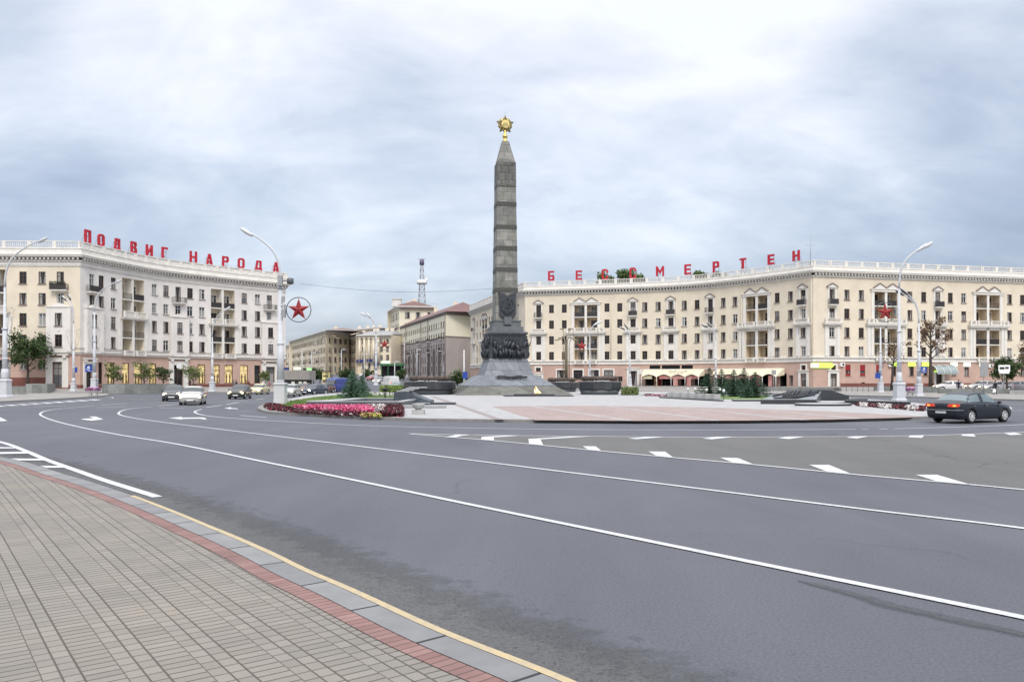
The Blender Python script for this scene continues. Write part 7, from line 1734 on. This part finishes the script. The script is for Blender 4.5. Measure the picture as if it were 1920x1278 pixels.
    if kind != 'van':
        b = MB(); cc = [(x0r+.32, .845), (x0r+.08, .80), (x0r-.05, .52), (x0r-.055, 0), (x0r-.05, -.52), (x0r+.08, -.80), (x0r+.32, -.845)]
        b.tube([(x, y, .60) for x, y in cc], .035, 6); b.build('bumper_strip', mat('bumper_trim', (.10, .11, .13), .35) if 'bumper_trim' not in bpy.data.materials else bpy.data.materials['bumper_trim'], root)
    # door gaps
    b = MB()
    for xg in ((.78, -.30, -1.12) if kind != 'van' else (1.2, .1)):
        for s in (1, -1): b.box((xg, s*(P['st'][6][4]-.02), (.28+P['st'][6][2])/2), (.012, .035, P['st'][6][2]-.36))
    b.build('door_gap', Mt['black'], root)
    # wheels
    for wx in P['wx']:
        for s in (1, -1):
            b = MB(); wr = P['wr']; prof_ = [(wr*.62, -.09), (wr*.95, -.10), (wr, -.06), (wr, .06), (wr*.95, .10), (wr*.62, .09)]
            b.lathe(prof_, seg=28); bmesh.ops.transform(b.b, matrix=Matrix.Rotation(pi/2, 4, 'X'), verts=b.b.verts); w_ = b.build('wheel', Mt['tyre'], root, (wx, s*(P['st'][6][4]-.115), wr))
            b = MB(); b.lathe([(wr*.66, .0), (wr*.64, .03), (wr*.58, .015), (wr*.25, .03), (.03, .04)], seg=28)
            for k in range(7):
                a = 2*pi*k/7; b.box((wr*.42*cos(a), wr*.42*sin(a), .032), (wr*.22, .03, .012), rz=a, mi=1)
            bmesh.ops.transform(b.b, matrix=Matrix.Rotation(-s*pi/2, 4, 'X'), verts=b.b.verts); b.build('rim', [Mt['rim'], Mt['black']], w_, (0, s*.085, 0))
    return root
def cpaint(name, c, rough=.32, metal=.0): return mat(name, c, rough, metal=metal, coat=.35)
def place(root, u, Y, heading, z=0): root.location = tuple(AT(u, Y, z)); root.rotation_euler = (0, 0, math.atan2(heading[1], heading[0]))
hero = car_proto('sedan', 'dark blue sedan driving away to the right beside the island', cpaint('dark_blue_paint', (.002, .006, .012), .42), lights=False)
hero.location = (21.55, 37.45, 0); hero.rotation_euler = (0, 0, R(29))
def stz(v, Y): return max(0, ZV(v, Y)) if v else 0
s1 = car_proto('hatch', 'silver hatchback with lit headlights, nearest of the oncoming cars', cpaint('silver_paint', (.47, .455, .43), .3, .3)); place(s1, 362, 63.5, (.27, -1))
s2 = car_proto('hatch', 'dark grey car with lit headlights just left of the silver hatchback', cpaint('dark_grey_paint', (.06, .065, .07), .3, .3)); place(s2, 326, 74.5, (.30, -1))
s3 = car_proto('hatch', 'dark olive hatchback with lit headlights left of the thick grey post', cpaint('olive_dark_paint', (.045, .05, .045), .3, .3)); place(s3, 450, 82.5, (.10, -1))
s4 = car_proto('sedan', 'white and yellow taxi behind the dark olive hatchback', cpaint('taxi_paint', (.62, .55, .34), .35)); place(s4, 486, 106, (-.02, -1))
s5 = car_proto('hatch', 'silver car half hidden just right of the thick grey post', cpaint('silver_warm_paint', (.48, .47, .46), .28, .4)); place(s5, 545, 92, (.0, -1))
s6 = car_proto('hatch', 'brown car between the silver car and the dark blue estate', cpaint('brown_paint', (.16, .09, .07), .3, .2)); place(s6, 570, 110, (.05, -1))
s7 = car_proto('sedan', 'dark blue saloon with lit headlights left of the blue van', cpaint('navy_paint', (.03, .045, .075), .3)); place(s7, 590, 103, (-.35, -1))
s8 = car_proto('hatch', 'dark brown car tucked in front of the blue van', cpaint('maroon_paint', (.09, .05, .04), .3)); place(s8, 608, 113, (-.2, -1))
s9 = car_proto('van', 'blue delivery van with lit headlights left of the big spruce', cpaint('blue_van_paint', (.03, .055, .26), .4)); place(s9, 629, 122, (-.35, -1))
w1 = car_proto('van', 'white van behind the bright hedge', cpaint('white_van_paint', (.66, .66, .66), .4), lights=False); place(w1, 731, 140, (-.5, 1), .35)
w2 = car_proto('hatch', 'silver green jeep like car right of the white van, behind the hedge', cpaint('pale_green_paint', (.22, .25, .24), .3, .3), lights=False); place(w2, 745, 131, (-.2, -1), .15)
far = [(699, 205, (-.45, -1), 'small far red and white car climbing the street'), (684, 232, (-.45, -1), 'small far pale car highest on the street'), (713, 176, (-.4, -1), 'far silver car between lamp and white van'), (652, 150, (-.4, -1), 'pale car just showing left of the big spruce top')]
mats_ = [cpaint('far_red_paint', (.3, .06, .06)), cpaint('far_pale_paint', (.5, .5, .5)), cpaint('far_silver_paint', (.38, .4, .42)), cpaint('far_cream_paint', (.5, .48, .42))]
for (u, Y, hd, lb), m_ in zip(far, mats_):
    c = car_proto('hatch', lb, m_, lights=(u in (652, 713)), group='far cars on the climbing street'); place(c, u, Y, hd, street_z(Y)+.01)
r1 = car_proto('sedan', 'silver car parked behind the dark wall beside the walker with the bag', cpaint('parked_silver', (.36, .36, .38), .3, .3)); place(r1, 1868, 112, (-1, -.12), .35)
r2 = car_proto('sedan', 'small pale car with lit headlights seen behind the granite wall right of the dark lamp', cpaint('parked_grey', (.4, .4, .42), .3, .3)); place(r2, 1840, 118, (-1, -.1), .4)
r3 = car_proto('hatch', 'white car parked behind the wall left of the upper walker', cpaint('parked_white', (.6, .6, .6), .3)); place(r3, 1778, 118, (-1, .05), .3)
r4 = car_proto('hatch', 'grey car behind the wall at the right edge of the photo', cpaint('parked_dark', (.2, .2, .22), .3)); place(r4, 1902, 115, (-1, -.1), .3)

# ================================================================== people
def person(label, u, vb, Y, top, trouser, pose='walk', bag=False, face=-1, group='people on the pavements', h=1.74, hair=(.03, .02, .015)):
    z = ZV(vb, Y); root = thing('person', label, 'person', tuple(AT(u, Y, z)), 0, group); s = h/1.74
    st = .26 if pose == 'walk' else .04
    J = {'pel': (0, 0, .95), 'sp': (0, 0, 1.12), 'ch': (.01, 0, 1.34), 'nk': (.02, 0, 1.50), 'hd': (.03, 0, 1.60), 'ht': (.03, 0, 1.70),
         'hL': (.0, .10, .92), 'kL': (st*.6, .10, .50), 'aL': (st, .10, .09), 'tL': (st+.16, .10, .035), 'hR': (0, -.10, .92), 'kR': (-st*.2, -.10, .50), 'aR': (-st-.05, -.10, .11), 'tR': (-st+.12, -.10, .03),
         'sL': (0, .19, 1.41), 'eL': (-.06-st*.2, .25, 1.14), 'wL': (-st*.5, .26, .90), 'pL': (-st*.45, .26, .82), 'sR': (0, -.19, 1.41), 'eR': (st*.15, -.25, 1.14), 'wR': (st*.8+.05, -.25, .92), 'pR': (st*.8+.09, -.25, .84)}
    Rd = {'pel': (.15, .16), 'sp': (.12, .15), 'ch': (.13, .17), 'nk': (.055, .055), 'hd': (.085, .075), 'ht': (.06, .055), 'hL': .09, 'hR': .09, 'kL': .06, 'kR': .06, 'aL': .045, 'aR': .045, 'tL': .035, 'tR': .035, 'sL': .065, 'sR': .065, 'eL': .048, 'eR': .048, 'wL': .03, 'wR': .03, 'pL': .035, 'pR': .035}
    E = [('pel', 'sp'), ('sp', 'ch'), ('ch', 'nk'), ('nk', 'hd'), ('hd', 'ht'), ('pel', 'hL'), ('hL', 'kL'), ('kL', 'aL'), ('aL', 'tL'), ('pel', 'hR'), ('hR', 'kR'), ('kR', 'aR'), ('aR', 'tR'), ('ch', 'sL'), ('sL', 'eL'), ('eL', 'wL'), ('wL', 'pL'), ('ch', 'sR'), ('sR', 'eR'), ('eR', 'wR'), ('wR', 'pR')]
    for sd, sg in (('L', 1), ('R', -1)):
        px, py, pz = J['p'+sd]
        for k, (dx, ln) in enumerate(((-.028, .055), (-.009, .068), (.011, .064), (.030, .048))):
            a, c = f'f{sd}{k}', f'g{sd}{k}'; J[a] = (px+dx, py, pz-.045); J[c] = (px+dx*1.1+.01, py-sg*.012, pz-.045-ln); Rd[a] = .011; Rd[c] = .009; E += [('p'+sd, a), (a, c)]
        a = f't{sd}u'; J[a] = (px+.05, py-sg*.01, pz-.01); Rd[a] = .011; c = f't{sd}v'; J[c] = (px+.062, py-sg*.015, pz-.05); Rd[c] = .009; E += [('w'+sd, a), (a, c)]
    names = list(J); me = bpy.data.meshes.new('body'); me.from_pydata([tuple(face*-1*q if i == 0 else q for i, q in enumerate(J[n])) for n in names], [(names.index(a), names.index(c)) for a, c in E], [])
    o = bpy.data.objects.new('body', me); C.objects.link(o); md = o.modifiers.new('s', 'SKIN'); sv = me.skin_vertices[0].data
    for i, n in enumerate(names):
        r_ = Rd[n]; sv[i].radius = r_ if isinstance(r_, tuple) else (r_, r_); sv[i].use_root = (n == 'pel')
    sb = o.modifiers.new('u', 'SUBSURF'); sb.levels = 1
    dg = bpy.context.evaluated_depsgraph_get(); m2 = bpy.data.meshes.new_from_object(o.evaluated_get(dg)); o.modifiers.clear(); o.data = m2; o.parent = root; o.scale = (s, s, s)
    if 'skin_tone' not in bpy.data.materials: mat('skin_tone', (.45, .27, .19), .6); mat('shoe', (.02, .02, .02), .6)
    for m_ in (mat('coat_'+label[:12], top, .8), mat('trousers_'+label[:12], trouser, .8), bpy.data.materials['skin_tone'], bpy.data.materials['shoe']): m2.materials.append(m_)
    for f in m2.polygons:
        c = f.center; f.use_smooth = True; f.material_index = 2 if (c.z > 1.50 or (abs(c.y) > .2 and c.z < .90)) else 0 if c.z > .86 else 1 if c.z > .09 else 3
    b = MB(); ico(b, (0, 0, 0), .1, 2, sc=(1.02, .88, .9)); hm_ = mat('hair_'+label[:12], hair, .8); hr = b.build('hair', hm_, root, (face*-1*.02*s, 0, 1.69*s)); hr.scale = (s, s, s)
    b = MB(); fx = -face
    b.tube([(fx*.10, 0, 1.655), (fx*.125, 0, 1.62), (fx*.10, 0, 1.615)], .012, 5); 
    for sy in (-1, 1): ico(b, (fx*.098, sy*.032, 1.655), .010, 1); ico(b, (fx*.02, sy*.082, 1.635), .02, 1, sc=(.8, .4, 1.3))
    b.box((fx*.10, 0, 1.585), (.012, .05, .010)); fc = b.build('face', bpy.data.materials['skin_tone'], root); fc.scale = (s, s, s)
    b = MB(); b.lathe([(.17, .80), (.165, .95), (.14, 1.15), (.175, 1.36), (.09, 1.47), (.06, 1.5)], seg=14, sy=1.15, sx=.85); cj = b.build('coat', m2.materials[0], root); cj.scale = (s, s, s)
    if bag:
        bg_ = thing('bag', 'white shopping bag carried by the walker in black at the right', 'bag', tuple(root.location+Vector((face*.28, -.28, .40)))); b = MB(); b.box((0, 0, .2), (.34, .12, .42), taper=.85); b.build('sack', Mt['white'], bg_); b = MB(); b.tube([(-.08, 0, .4), (0, 0, .55), (.08, 0, .4)], .012, 5); b.build('handle', Mt['white'], bg_)
    return root
person('person in black walking right, carrying a white bag before the long wall', 1866, 741.8, 92, (.012, .012, .016), (.015, .02, .04), bag=True, face=-1, h=1.76)
person('person in a dark jacket seen above the wall near the green canopy', 1797, 736.5, 104, (.02, .015, .04), (.02, .02, .03), face=-1)
person('person in pink before the last door of the white block', 505, 730.5, 143, (.45, .16, .18), (.25, .1, .1), pose='stand')
person('person in a reddish jacket behind the dark olive hatchback', 461, 731, 140, (.22, .08, .05), (.03, .03, .03))
person('person in dark red beside the one in a reddish jacket', 466.5, 731, 139, (.12, .04, .03), (.03, .03, .03), face=1)
person('person in grey by the third lit window from the right', 438, 730, 140, (.12, .12, .12), (.03, .03, .04))
person('person in dark clothes at the foot of the grey lamp', 443, 730, 141, (.03, .03, .03), (.03, .03, .03), face=1)
person('person in black before the green shop terrace', 757, 717, 160, (.02, .02, .02), (.02, .02, .02))
person('person in pale clothes walking beyond the white van', 763, 716, 165, (.5, .5, .5), (.1, .1, .1))
person('person in a light shirt at the bushy tree by the round sign', 366, 729, 128, (.35, .30, .25), (.03, .03, .03))
person('person in dark clothes left of the one in a light shirt', 356, 729, 128, (.03, .03, .035), (.03, .03, .03), face=1)
